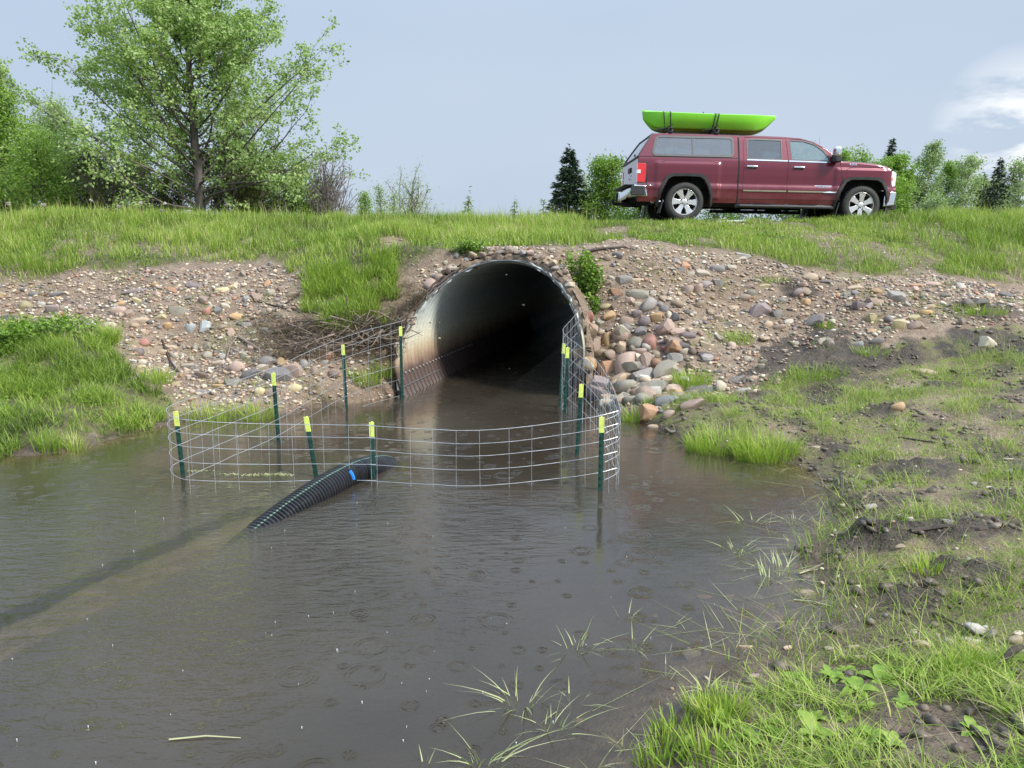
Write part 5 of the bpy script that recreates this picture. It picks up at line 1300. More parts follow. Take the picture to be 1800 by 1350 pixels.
# brushwood pile
bp = empty('brushwood_pile', tuple(gp(600, 620)), label='tangled pile of dead brushwood under the grass left of the culvert', cat='brushwood')
rr = np.random.default_rng(12)
for i in range(240):
    px = rr.uniform(500, 705); py = rr.uniform(575, 635) - 12 * (px > 600); g = gp(px, py)
    L = rr.uniform(.2, .75); a = rr.normal(.35 if rr.random() < .5 else 2.6, .5); el = rr.normal(-.05, .25)
    d = Vector((math.cos(a) * math.cos(el), -abs(math.sin(a)) * math.cos(el) * .4, math.sin(el) - abs(math.sin(a)) * .35)) * L
    c = Vector(g) + Vector((0, -.04, rr.uniform(.0, .16))); bnd = Vector(tuple(rr.normal(0, .06, 3)))
    stick('twig', [c - d / 2, c + bnd, c + d / 2], rr.uniform(.005, .013), .003, M_WOOD if rr.random() < .55 else M_WOOD_DARK, parent=bp, n=5)
# dry hanging roots and dead grass on the bank beside the culvert
N = 2600; pp = np.array([gp(rg.uniform(655, 745), rg.uniform(500, 590)) for _ in range(160)])
P = pp[rg.integers(0, len(pp), N)] + rg.normal(0, .05, (N, 3)) * np.array([1, 1, .4])
M_DEAD = blade_material('dead_grass', [(0.0, (0.08, 0.055, 0.035)), (0.5, (0.22, 0.16, 0.10)), (1.0, (0.38, 0.31, 0.21))], .15)
blades('dead_grass', P, rg.uniform(.05, .16, N), rg.uniform(.003, .006, N), rg.uniform(.3, 1.2, N), rg.uniform(.6, 1.6, N), rg.uniform(0, 1, N), 3, mat=M_DEAD, seed=9)
pp = np.array([gp(rg.uniform(450, 710), rg.uniform(560, 640)) for _ in range(220)]); N = 4200
P = pp[rg.integers(0, len(pp), N)] + rg.normal(0, .06, (N, 3)) * np.array([1, 1, .6]); P[:, 2] += .03
blades('dry_debris', P, rg.uniform(.06, .22, N), rg.uniform(.003, .007, N), rg.uniform(.4, 1.6, N), rg.uniform(.3, 1.6, N), rg.uniform(0, 1, N) ** 1.5, 3, mat=M_DEAD, seed=10)
# scattered straw and debris over the muddy near bank
N = 1800; x = rg.uniform(1, 8, N); y = rg.uniform(1.8, 9.5, N); z = Hq(x, y); k = near_right(x, y) & (z > -.02); x, y, z = x[k], y[k], z[k]
blades('bank_debris', np.stack([x, y, z + .01], 1), rg.uniform(.04, .16, len(x)), rg.uniform(.002, .005, len(x)), rg.uniform(1.5, 3, len(x)), np.full(len(x), .9), rg.uniform(0, 1, len(x)), 3, mat=M_DEAD, seed=13)
# dandelion clocks on the crest
for i, (px, py) in enumerate([(15, 358), (78, 360), (208, 363), (247, 357), (290, 358), (283, 370), (398, 361), (160, 352)]):
    p = PY(px, py, 15.6); g = float(Hq(p[0], p[1])); t = empty('dandelion', (p[0], p[1], g), label='white dandelion clock in the crest grass, %s' % ['far left', 'second from left edge', 'left of big trunk', 'highest of the clocks', 'above its twin', 'lower of a pair', 'right of big trunk', 'under the olive bush'][i], cat='dandelion')
    hgt = max(.12, p[2] - g); mb = MB(); mb.tube([(0, 0, 0), (0, 0, hgt)], .003, 4); s = mb.build('stalk', M_GRASS, t)
    rr = np.random.default_rng(i); d = rr.normal(size=(60, 3)); d /= np.linalg.norm(d, axis=1)[:, None]; mb = MB()
    for q_ in d: mb.tube([(0, 0, hgt), tuple(q_ * .035 + np.array([0, 0, hgt]))], [.002, .006], 3)
    mb.build('seed_head', SM['white'], t, smooth=False)
# ------------------------------------------------------------------ the pickup truck
def paint_material():
    m, nt = material('maroon_paint'); q = NT(nt)
    tc = q.n('ShaderNodeTexCoord').outputs['Object']
    z = q.n('ShaderNodeSeparateXYZ', {0: tc}).outputs[2]
    fl = q.noise(tc, 900, 1, .5)
    base = q.mix(q.rng(fl, .35, .65), (0.095, 0.003, 0.012), (0.155, 0.007, 0.026))
    dust = q.math('MULTIPLY', q.rng(z, 1.05, .4), q.rng(q.noise(tc, 3.5, 5, .7), .35, .7))
    base = q.mix(q.math('MULTIPLY', dust, .14), base, (0.20, 0.16, 0.13))
    rn = q.noise(tc, 45, 3, .6)
    b = q.n('ShaderNodeBsdfPrincipled', {'Base Color': base, 'Metallic': .3, 'Roughness': q.math('MULTIPLY_ADD', dust, .25, .32), 'Coat Weight': 1.0,
            'Coat Roughness': q.math('MULTIPLY_ADD', dust, .2, .05), 'Coat IOR': 1.5, 'Normal': q.bump(q.noise(tc, 2.2, 2, .5), .03, .05)})
    q.out(b.outputs[0]); return m
M_PAINT = paint_material()
M_BLACKP = simple('black_trim_plastic', (0.022, 0.023, 0.024), .55, nscale=12, var=.3)
M_VOID = simple('dark_underbody', (0.008, 0.008, 0.008), .85)
M_CHROME = simple('chrome', (0.80, 0.82, 0.84), .12, 1.0, nscale=5, var=.06)
M_ALU = simple('cast_aluminium_wheel', (0.72, 0.72, 0.71), .28, .75, nscale=9, var=.08)
M_TYRE = simple('tyre_rubber', (0.032, 0.031, 0.030), .78, nscale=30, var=.35, bump=.2)
M_RED = simple('red_lens', (0.62, 0.015, 0.02), .12, 0, coat=1, nscale=3, var=.2)
M_CLEAR = simple('clear_lens', (0.78, 0.78, 0.80), .08, .3, coat=1)
M_AMBER = simple('amber_lens', (0.75, 0.22, 0.05), .15, 0, coat=1)
M_FRAME = simple('window_rubber', (0.075, 0.078, 0.08), .5)
M_SEAT = simple('dark_seat_cloth', (0.04, 0.04, 0.042), .85)
def glass_material(name, tint, tr, gl=1.0, haze=(0.3, 0.32, 0.33), hz=0.1):
    m, nt = material(name); q = NT(nt)
    tc = q.n('ShaderNodeTexCoord').outputs['Object']
    fr = q.n('ShaderNodeFresnel', {'IOR': 1.52}).outputs[0]
    g = q.n('ShaderNodeBsdfGlossy', {'Color': (1, 1, 1, 1), 'Roughness': 0.02}).outputs[0]
    t = q.n('ShaderNodeBsdfTransparent', {'Color': tuple(tint) + (1,)}).outputs[0]
    d = q.n('ShaderNodeBsdfDiffuse', {'Color': tuple(haze) + (1,)}).outputs[0]
    nz = q.rng(q.noise(tc, 14, 5, .75), .4, .7)
    body = q.n('ShaderNodeMixShader', {0: q.math('MULTIPLY_ADD', nz, hz, hz * .5), 1: t, 2: d}).outputs[0]
    q.out(q.n('ShaderNodeMixShader', {0: q.math('MULTIPLY_ADD', fr, gl, tr), 1: body, 2: g}).outputs[0]); return m
M_GL_F = glass_material('front_side_glass', (0.72, 0.92, 0.92), .08, 1.0, (.45, .6, .6), .12)
M_GL_R = glass_material('privacy_glass', (0.36, 0.40, 0.42), .08, 1.0, (.22, .25, .27), .08)
M_GL_C = glass_material('canopy_glass', (0.55, 0.58, 0.60), .10, 1.0, (.30, .32, .33), .12)

P_r = PY(1204, 354.6, 17.0)
def _front(Y): return PY(1515, 360.6, Y)
_lo, _hi = 15.5, 18.5
for _ in range(50):
    _m = (_lo + _hi) / 2
    if np.linalg.norm(_front(_m) - P_r) < 3.886: _lo = _m
    else: _hi = _m
P_f = _front(_m)
_dx = Vector(P_f) - Vector(P_r); YAW = math.atan2(_dx.y, _dx.x); PIT = -math.asin(_dx.z / _dx.length)
TM = Matrix.Rotation(YAW, 4, 'Z') @ Matrix.Rotation(PIT, 4, 'Y')
RW, FW, TR_, HW = 1.22, 5.106, .405, .90        # wheel x positions, tyre radius, hub y
T_ORG = Vector(P_r) - TM @ Vector((RW, -HW - .13, TR_))
truck = empty('pickup_truck', T_ORG, TM.to_euler(), label='maroon crew cab pickup truck with matching canopy parked on the embankment', cat='pickup truck')

def Ytop(x):     # height of the roof, windshield, bonnet line
    return float(np.interp(x, [0.1, .30, .45, .7, 1.4, 2.36, 2.37, 2.6, 3.36, 3.75, 4.05, 4.26, 4.46, 4.63, 5.04, 5.40, 5.62, 5.75, 5.85, 5.89],
                           [1.80, 1.85, 1.875, 1.885, 1.885, 1.875, 1.865, 1.88, 1.87, 1.845, 1.765, 1.655, 1.50, 1.36, 1.345, 1.315, 1.27, 1.215, 1.12, 1.0]))
def hw(x, z):    # half width of the side
    w = float(np.interp(z, [.36, .40, .5, .64, .70, .765, .80, 1.0, 1.15, 1.24, 1.30, 1.34, 1.5, 1.75, 1.9],
                        [.93, .965, .985, .995, 1.005, .995, .978, .986, .983, .972, .962, .95, .90, .82, .76]))
    def box(x0, x1, z0, z1, e=.07): return float(sstep(x0 - e, x0, x) * (1 - sstep(x1, x1 + e, x)) * sstep(z0 - e, z0, z) * (1 - sstep(z1 - .02, z1 + .025, z)))
    w += .030 * box(RW - .62, RW + .70, .5, 1.235) + .030 * box(FW - .58, FW + .62, .5, 1.165, .08)
    w -= .10 * float(sstep(5.5, 5.92, x)) ** 1.3
    return w
def xrear(z): return .19 + (0.36 * ((z - 1.33) / .55) ** 1.15 if z > 1.33 else 0.0)
ARCH = [(-.56, .30), (-.53, .55), (-.47, .72), (-.37, .89), (-.27, .945), (.0, .955), (.29, .945), (.39, .89), (.48, .72), (.535, .55), (.56, .30)]
def arch(cx, s=1.0, e=0.0): return [(cx + x * s + (math.copysign(e, x)), z + e * .9) for x, z in ARCH]
WIN = {   # x,z outlines of the openings
    'rear_window': ([(2.56, 1.345), (3.30, 1.335), (3.30, 1.755), (2.70, 1.765), (2.60, 1.755), (2.56, 1.71)], 'r'),
    'front_window': ([(3.52, 1.335), (4.34, 1.325), (4.335, 1.40), (4.22, 1.55), (4.02, 1.685), (3.80, 1.745), (3.49, 1.755)], 'f'),
}
def rrect(x0, x1, z0, z1, r, n=5, skew=0.0):
    out = []
    for cx, cz_, a0 in ((x1 - r, z0 + r, -90), (x1 - r, z1 - r, 0), (x0 + r, z1 - r, 90), (x0 + r, z0 + r, 180)):
        for i in range(n + 1):
            a = R(a0 + 90 * i / n); out.append((cx + r * math.cos(a) + skew * (cz_ + r * math.sin(a) - z0), cz_ + r * math.sin(a)))
    return out
CAPW = [(x + (.10 * (z - 1.40) / .4 if x < 1.2 else 0), z) for x, z in rrect(.50, 2.23, 1.395, 1.775, .07)]
def offset_poly(poly, d):
    c = np.mean(poly, 0); n = len(poly); out = []
    for i in range(n):
        a = np.array(poly[i - 1]); b = np.array(poly[i]); e = np.array(poly[(i + 1) % n])
        t = (e - a); t = t / (np.linalg.norm(t) + 1e-9); nn = np.array([t[1], -t[0]])
        if np.dot(nn, b - c) < 0: nn = -nn
        out.append(tuple(b + nn * d))
    return out
def body_shell():
    xs = np.unique(np.concatenate([np.arange(.19, 5.89, .028), [5.89]])); K = 64
    V = []; 
    zside = np.concatenate([np.linspace(.40, 1.0, 27), np.linspace(1.0, 1.90, 41)[1:]])
    rows = []
    for x in xs:
        top = Ytop(x); ztop = top - .075; pr = []
        for z in zside:
            zz = min(z, ztop); pr.append((hw(x, zz), zz))
        w0 = hw(x, ztop)
        for k in range(1, 8):                      # shoulder
            a = R(90 * k / 7); pr.append((w0 - .085 * (1 - math.cos(a)), ztop + .055 * math.sin(a)))
        for k in range(1, 7): 
            f = k / 6; pr.append(((w0 - .085) * (1 - f), ztop + .055 + .020 * math.sin(f * math.pi / 2)))
        rows.append(pr)
    m = len(rows[0])
    for i, x in enumerate(xs):
        for w, z in rows[i]:
            xx = max(x, xrear(z)) if x < .8 else x
            V.append((xx, -w, z))
    V = np.array(V); idx = np.arange(len(V)).reshape(len(xs), m)
    qd = np.stack([idx[:-1, :-1], idx[1:, :-1], idx[1:, 1:], idx[:-1, 1:]], -1).reshape(-1, 4)
    cen = V[qd].mean(1); side = cen[:, 1] < -.70
    kill = np.zeros(len(qd), bool)
    for poly in (arch(RW), arch(FW), WIN['rear_window'][0], WIN['front_window'][0], CAPW):
        kill |= in_poly(cen[:, 0], cen[:, 2], poly) & side
    area0 = np.linalg.norm(V[qd[:, 0]] - V[qd[:, 2]], axis=1) < 1e-5
    qd = qd[~(kill | area0)]
    n = len(V); V2 = V * np.array([1, -1, 1])
    allv = np.concatenate([V, V2]); allq = np.concatenate([qd, qd[:, ::-1] + n])
    me = np_mesh('body', allv, allq.ravel(), np.full(len(allq), 4), True)
    o = link('body', me, M_PAINT, truck)
    md = o.modifiers.new('weld', 'WELD'); md.merge_threshold = 1e-4
    return o
body = body_shell()
def ys(x, z, p=0.0): return -(hw(x, min(z, Ytop(x) - .075)) + p)
def surf_prism(name, poly, p0, p1, mat, parent=truck, bevel=0, mirror=True, smooth=False):
    for s in ((1, -1) if mirror else (1,)):
        mb = MB(); mb.prism(poly, [s * ys(x, z, p0) for x, z in poly], [s * ys(x, z, p1) for x, z in poly])
        o = mb.build(name, mat, parent, smooth=smooth, bevel=bevel)
def ring_prism(name, outer, inner, p0, p1, mat, parent=truck, closed=True, mirror=True):
    n = len(outer)
    for s in ((1, -1) if mirror else (1,)):
        mb = MB(); rng_ = range(n if closed else n - 1)
        v = []
        for (x, z) in outer: v += [(x, s * ys(x, z, p0), z), (x, s * ys(x, z, p1), z)]
        for (x, z) in inner: v += [(x, s * ys(x, z, p0), z), (x, s * ys(x, z, p1), z)]
        f = []
        for i in rng_:
            j = (i + 1) % n; a, b, c, d = 2 * i, 2 * j, 2 * n + 2 * i, 2 * n + 2 * j
            f += [(a + 1, b + 1, d + 1, c + 1), (a, c, d, b), (a, b, b + 1, a + 1), (c, c + 1, d + 1, d)]
        if not closed: f += [(0, 1, 2 * n + 1, 2 * n), (2 * n - 2, 4 * n - 2, 4 * n - 1, 2 * n - 1)]
        mb.add(v, f); mb.build(name, mat, parent, angle=50)
# wheel arches: black flares and dark liners
for cx in (RW, FW):
    inner = arch(cx, 1.0, -.012); outer = arch(cx, 1.0, .055)
    ring_prism('wheel_arch_trim', outer, inner, -.06, .028, M_BLACKP, closed=False)
mb = MB(); mb.box((3.1, 0, .56), (5.3, 1.36, .28)); mb.box((3.6, 0, .95), (4.4, 1.5, .5)); mb.box((1.25, 0, .82), (1.9, 1.30, .76)); mb.box((5.1, 0, .75), (1.5, 1.30, .62)); mb.box((1.38, 0, 1.18), (2.1, 1.7, .2))
mb.box((5.2, 0, 1.1), (1.3, 1.6, .2))
for s in (-1, 1):
    mb.box((3.15, s * .86, .46), (2.65, .16, .14)); mb.box((.45, s * .8, .52), (.5, .2, .16))
mb.build('underbody', M_VOID, truck, smooth=False)
# rear face: tailgate and the canopy's glass hatch
zs = np.linspace(.52, 1.33, 8); mb = MB(); v = []; f = []
for z in zs: v += [(xrear(z) - .004, -hw(.14, z) + .03, z), (xrear(z) - .004, hw(.14, z) - .03, z)]
for i in range(len(zs) - 1): f.append((2 * i, 2 * i + 1, 2 * i + 3, 2 * i + 2))
mb.add(v, f); mb.build('tailgate', M_PAINT, truck)
bk = MB(); bk.box((.23, 0, .95), (.03, 1.8, .8)); bk.build('tailgate_inner', M_VOID, truck, smooth=False)
zs = np.linspace(1.335, 1.86, 8); mb = MB(); v = []; f = []
for z in zs: v += [(xrear(z) - .002, -hw(.3, z) + .05, z), (xrear(z) - .002, hw(.3, z) - .05, z)]
for i in range(len(zs) - 1): f.append((2 * i, 2 * i + 1, 2 * i + 3, 2 * i + 2))
mb.add(v, f); mb.build('canopy_hatch_glass', M_GL_C, truck)
mb = MB()
for s in (-1, 1): mb.tube([(xrear(z) - .008, s * (hw(.3, z) - .045), z) for z in zs], .016, 6)
mb.tube([(xrear(1.34) - .01, -.88, 1.34), (xrear(1.34) - .01, .88, 1.34)], .026, 6); mb.tube([(xrear(1.85) - .008, -.74, 1.85), (xrear(1.85) - .008, .74, 1.85)], .018, 6)
mb.build('hatch_frame', M_FRAME, truck)
mb = MB(); mb.box((.175, 0, 1.14), (.03, .26, .11)); mb.build('tailgate_handle', M_BLACKP, truck, bevel=.01)
mb = MB(); mb.box((.19, -.5, 1.41), (.03, .03, .05)); mb.box((.19, .5, 1.41), (.03, .03, .05)); mb.build('hatch_lock', M_BLACKP, truck)
mb = MB(); mb.tube([(.185, -.86, .70), (.18, 0, .70), (.185, .86, .70)], .014, 6); mb.build('tailgate_lip', M_BLACKP, truck)
def text_part(name, body_, size, mat, loc, rot, parent, ext=.004, sx=1.0):
    cu = bpy.data.curves.new(name, 'FONT'); cu.body = body_; cu.size = size; cu.extrude = ext; cu.align_x = 'CENTER'; cu.align_y = 'CENTER'; cu.offset = size * .012
    tmp = bpy.data.objects.new('tmp', cu); COL.objects.link(tmp)
    dg = bpy.context.evaluated_depsgraph_get(); me = bpy.data.meshes.new_from_object(tmp.evaluated_get(dg)); bpy.data.objects.remove(tmp); bpy.data.curves.remove(cu)
    me.materials.clear(); me.name = name
    o = link(name, me, mat, parent, loc, rot, (sx, 1, 1)); return o
text_part('tailgate_lettering', 'GMC', .15, M_CHROME, (.184, 0, .985), (R(90), 0, R(-90)), truck, .008)
# front end
zs = np.linspace(.62, 1.14, 6); mb = MB(); mb.box((5.83, 0, .92), (.08, 1.60, .50)); mb.build('radiator_grille', M_CHROME, truck, bevel=.02)
mb = MB(); 
for i in range(4): mb.box((5.875, 0, .76 + i * .1), (.03, 1.25, .05))
mb.build('grille_bar', M_BLACKP, truck, smooth=False)['kind'] = 'stuff'
# lamps
for s in (1, -1):
    poly = [(5.735, 1.03), (5.765, .86), (5.80, .81), (5.885, .83), (5.885, 1.10), (5.85, 1.13), (5.755, 1.145)]
    mb = MB(); mb.prism(poly, [s * ys(x, z, -.10) for x, z in poly], [s * ys(x, z, .004) for x, z in poly]); hl = mb.build('headlight', M_CLEAR, truck, bevel=.01)
    poly = [(5.76, .95), (5.82, .95), (5.82, 1.07), (5.76, 1.07)]
    mb = MB(); mb.prism(poly, [s * ys(x, z, -.01) for x, z in poly], [s * ys(x, z, .009) for x, z in poly]); mb.build('indicator_lens', M_AMBER, hl)
    poly = [(.175, .80), (.335, .80), (.35, .86), (.35, 1.17), (.33, 1.20), (.175, 1.20)]
    mb = MB(); mb.prism(poly, [s * ys(x, z, -.14) for x, z in poly], [s * ys(x, z, .016) for x, z in poly]); tl = mb.build('taillight', M_RED, truck, bevel=.008)
    poly = [(.168, .985), (.235, .985), (.235, 1.06), (.168, 1.06)]
    mb = MB(); mb.prism(poly, [s * ys(x, z, -.15) for x, z in poly], [s * ys(x, z, .021) for x, z in poly]); mb.build('reversing_lens', M_CLEAR, tl)
    poly = [(.19, 1.20), (.355, 1.20), (.355, .79), (.19, .79), (.19, .77), (.385, .77), (.385, 1.225), (.19, 1.225)]
    mb = MB(); mb.prism(poly, [s * ys(x, z, -.02) for x, z in poly], [s * ys(x, z, .003) for x, z in poly]); mb.build('lamp_surround', M_BLACKP, tl, smooth=False)
# bumpers
def bumper(xc, w, z0, z1, rear, mat):
    V = []; F = []; n = 24; prof = [(0, z0), (.015, z0 + .03), (.03, (z0 + z1) / 2), (.015, z1 - .03), (-.02, z1), (-.16, z1 - .005)] 
    for i in range(n + 1):
        a = -1 + 2 * i / n; y = w * a; e = abs(a) ** 6
        for d, z in prof:
            x = xc + (-1 if rear else 1) * (d - .30 * e * (1 if rear else .8) - .05 * a * a)
            V.append((x, y * (1 - .0 * e), z))
        # wrap round the corner
    m = len(prof)
    for i in range(n):
        for k in range(m - 1): F.append((i * m + k, (i + 1) * m + k, (i + 1) * m + k + 1, i * m + k + 1))
    mb = MB(); mb.add(V, F); return mb
o = bumper(.06, 1.0, .50, .745, True, None).build('rear_bumper', M_CHROME, truck); md = o.modifiers.new('s', 'SOLIDIFY'); md.thickness = .02
mb = MB()
for s in (-1, 1): mb.box((.20, s * .99, .625), (.30, .05, .20)); 
mb.box((.05, 0, .76), (.22, 1.5, .03)); mb.build('bumper_step_pad', M_BLACKP, truck, bevel=.012)
mb = MB(); mb.prism([(.09, .52), (.36, .50), (.38, .74), (.11, .75)], -1.004, -.95); mb.build('bumper_corner', M_CHROME, truck, bevel=.02)
mb = MB(); mb.prism([(.09, .52), (.36, .50), (.38, .74), (.11, .75)], .95, 1.004); mb.build('bumper_corner', M_CHROME, truck, bevel=.02)
mb = MB()
for s in (-1, 1): mb.prism([(.16, .54), (.34, .525), (.355, .70), (.17, .705)], s * 1.006, s * 1.012)
mb.build('bumper_corner_pad', M_BLACKP, truck, bevel=.004)
o = bumper(5.96, .95, .44, .735, False, None).build('front_bumper', M_CHROME, truck); md = o.modifiers.new('s', 'SOLIDIFY'); md.thickness = .02
mb = MB()
for s in (-1, 1): mb.prism([(5.61, .38), (5.86, .42), (5.885, .70), (5.63, .725)], s * .90, s * .965)
mb.build('bumper_end', M_CHROME, truck, bevel=.02)
mb = MB(); mb.box((5.82, 0, .40), (.3, 1.7, .12)); mb.box((5.72, -.9, .34), (.10, .05, .20)); mb.build('air_dam', M_BLACKP, truck, bevel=.01)
mb = MB()
for s in (-1, 1): mb.box((5.93, s * .72, .58), (.05, .2, .09))
mb.build('fog_lamp_recess', M_BLACKP, truck)
mb = MB(); mb.box((.1, 0, .40), (.5, .07, .07)); mb.tube([(-.17, 0, .42), (-.17, 0, .50)], .03, 8); mb.box((-.13, 0, .41), (.12, .09, .03)); mb.build('tow_hitch', M_VOID, truck)
mb = MB(); mb.tube([(.52, -.82, .40), (.95, -.80, .42)], .035, 8); mb.build('exhaust_pipe', M_CHROME, truck)
mb = MB()
for s in (-1, 1):
    for cx in (RW - .50, FW - .52): mb.box((cx, s * .86, .31), (.02, .26, .30), Matrix.Rotation(R(12), 3, 'Y'))
mb.build('mud_flap', M_BLACKP, truck, smooth=False)['kind'] = 'stuff'
# windows
for nm, (poly, kind) in WIN.items():
    ring_prism('window_frame', offset_poly(poly, .020), offset_poly(poly, -.012), -.02, .004, M_FRAME)
    surf_prism(nm, poly, -.012, -.008, M_GL_F if kind == 'f' else M_GL_R)
ring_prism('window_frame', offset_poly(CAPW, .035), offset_poly(CAPW, -.012), -.02, .010, M_FRAME)
cw1 = [p for p in CAPW if p[0] < 1.2]; 
polyA = [(x, z) for x, z in CAPW if x < 1.3]; 
surf_prism('canopy_window', [(1.355, 1.40), (1.355, 1.77)] + polyA, -.006, -.002, M_GL_C)
polyB = [(x, z) for x, z in CAPW if x > 1.3]
surf_prism('canopy_window', polyB[:len(polyB)] + [(1.375, 1.77), (1.375, 1.40)], -.006, -.002, M_GL_C)
surf_prism('window_divider', [(1.350, 1.39), (1.385, 1.39), (1.385, 1.78), (1.350, 1.78)], -.01, .008, M_FRAME)
# windscreen and rear cab glass
mb = MB(); v = [];
for x, w in ((4.62, .80), (4.46, .76), (4.26, .70), (4.08, .66)):
    v += [(x + .008, -w, Ytop(x) + .004), (x + .008, w, Ytop(x) + .004)]
mb.add(v, [(0, 1, 3, 2), (2, 3, 5, 4), (4, 5, 7, 6)]); mb.build('windscreen', M_GL_R, truck)
# seams, drawn as narrow near-black strips on the skin, gap shade in their colour
def seam(name, pts, w, mat=M_VOID, proud=.0015, parent=truck):
    for s in (1, -1):
        v = []; f = []; P = []
        for i in range(len(pts) - 1):
            a = np.array(pts[i]); b = np.array(pts[i + 1]); n_ = max(2, int(np.linalg.norm(b - a) / .03))
            for k in range(n_): P.append(a + (b - a) * k / n_)
        P.append(np.array(pts[-1]))
        for i, p in enumerate(P):
            t = P[min(i + 1, len(P) - 1)] - P[max(i - 1, 0)]; t = t / np.linalg.norm(t); nn = np.array([-t[1], t[0]]) * w / 2
            for q_ in (p - nn, p + nn): v.append((q_[0], s * ys(q_[0], q_[1], proud), q_[1]))
        for i in range(len(P) - 1): f.append((2 * i, 2 * i + 1, 2 * i + 3, 2 * i + 2))
        mb = MB(); mb.add(v, f); mb.build(name, mat, parent)
seam('cab_gap', [(2.365, .41), (2.365, 1.80)], .034)
seam('door_seam', [(3.44, .47), (3.44, 1.40), (3.41, 1.79)], .009)
seam('door_seam', [(2.47, .47), (2.47, 1.70), (2.52, 1.79)], .007)
seam('door_seam', [(4.60, .49), (4.64, .9), (4.58, 1.31)], .009)
seam('door_seam', [(2.50, 1.805), (3.7, 1.79), (3.98, 1.735), (4.2, 1.62)], .008)
seam('sill_line', [(2.40, .485), (4.60, .50)], .008)
seam('bedrail_seam', [(.14, 1.345), (2.35, 1.345)], .016)
seam('crease_shade', [(.68, 1.225), (.76, 1.262), (1.80, 1.262), (1.93, 1.225)], .013)  # body folds: near-black strips paint in the shade along the fender line
seam('crease_shade', [(4.70, 1.13), (4.80, 1.19), (5.40, 1.205), (5.62, 1.155)], .013)
# chrome strips, handles
def strip(name, pts, w, p, mat):
    for s in (1, -1):
        mb = MB(); mb.tube([(x, s * ys(x, z, p), z) for x, z in pts], w, 6); o = mb.build(name, mat, truck)
def flatstrip(name, x0, x1, za, zb, h, p0, p1, mat):
    n_ = max(1, int((x1 - x0) / .15)); 
    lo = [(x0 + (x1 - x0) * i / n_, za + (zb - za) * i / n_ - h / 2) for i in range(n_ + 1)]; hi_ = [(x, z + h) for x, z in reversed(lo)]
    surf_prism(name, lo + hi_, p0, p1, mat)
flatstrip('belt_moulding', 2.54, 3.43, 1.318, 1.308, .024, -.01, .010, M_CHROME)
flatstrip('belt_moulding', 3.455, 4.36, 1.308, 1.296, .024, -.01, .010, M_CHROME)
flatstrip('side_moulding', 2.48, 3.425, .668, .668, .030, -.01, .014, M_CHROME)
flatstrip('side_moulding', 3.46, 4.52, .668, .668, .030, -.01, .014, M_CHROME)
for s in (1, -1):
    for x0 in (2.53, 3.56):
        mb = MB(); mb.box((x0 + .12, s * ys(x0, 1.17, .026), 1.178), (.24, .022, .040)); h_ = mb.build('door_handle', M_CHROME, truck, bevel=.010)
        mb = MB(); mb.box((x0 + .12, s * ys(x0, 1.16, .003), 1.150), (.20, .004, .03)); mb.build('handle_shade_plate', M_VOID, h_, smooth=False)  # flat near-black plate paints in the shade of the hollow below the handle
text_part('door_lettering', 'SIERRA', .085, M_CHROME, (4.24, ys(4.24, .785, .006), .765), (R(90), 0, 0), truck, .004, 1.15)
text_part('fender_lettering', '4X4', .07, M_CHROME, (4.86, ys(4.86, 1.27, .008) , 1.262), (R(80), 0, 0), truck, .004, 1.4)
surf_prism('badge', [(4.05, .79), (4.42, .79), (4.42, .805), (4.05, .805)], -.002, .004, M_CHROME)
# mirror
for s in (1, -1):
    mr = empty('mirror', (0, 0, 0)); mr.parent = truck; 
    mb = MB(); mb.box((4.44, s * 1.10, 1.50), (.13, .22, .22)); mb.build('mirror_cap', M_CHROME, mr, bevel=.045)
    mb = MB(); mb.box((4.45, s * 1.09, 1.35), (.14, .20, .13)); mb.tube([(4.46, s * .93, 1.33), (4.45, s * 1.06, 1.32)], .045, 8); mb.build('mirror_base', M_BLACKP, mr, bevel=.03)
    mb = MB(); mb.prism([(4.36, 1.30), (4.58, 1.30), (4.54, 1.36), (4.40, 1.47)], s * ys(4.45, 1.36, .0), s * ys(4.45, 1.36, .012)); mb.build('sail_panel', M_BLACKP, mr, smooth=False)
# step bar
for s in (1, -1):
    mb = MB(); mb.tube([(2.36, s * .93, .335), (2.42, s * 1.0, .345), (4.40, s * 1.0, .345), (4.5, s * .92, .335)], .045, 10)
    for x0 in (2.7, 3.45, 4.2): mb.box((x0, s * .93, .39), (.06, .12, .05))
    sb = mb.build('side_step', M_BLACKP, truck)
    mb = MB()
    for x0 in (2.9, 3.9): mb.box((x0, s * 1.0, .392), (.4, .07, .012))
    mb.build('step_pad', M_VOID, sb, smooth=False)
# cabin
mb = MB()
for x0, dx in ((3.2, 0), (3.95, 0)):
    for y0 in (-.38, .38): mb.box((x0 - .15, y0, 1.22), (.14, .46, .44), Matrix.Rotation(R(-14), 3, 'Y')); mb.box((x0 - .22, y0, 1.53), (.09, .24, .14))
mb.build('seat', M_SEAT, truck, bevel=.04)
mb = MB(); mb.box((4.42, 0, 1.24), (.35, 1.5, .22)); mb.build('dashboard', M_SEAT, truck, bevel=.05)
mb = MB(); mb.lathe([(.17, -.015), (.19, 0), (.17, .015)], 24, close=True); o = mb.build('steering_wheel', M_SEAT, truck, loc=(4.20, .38, 1.36), rot=(0, R(-65), 0))
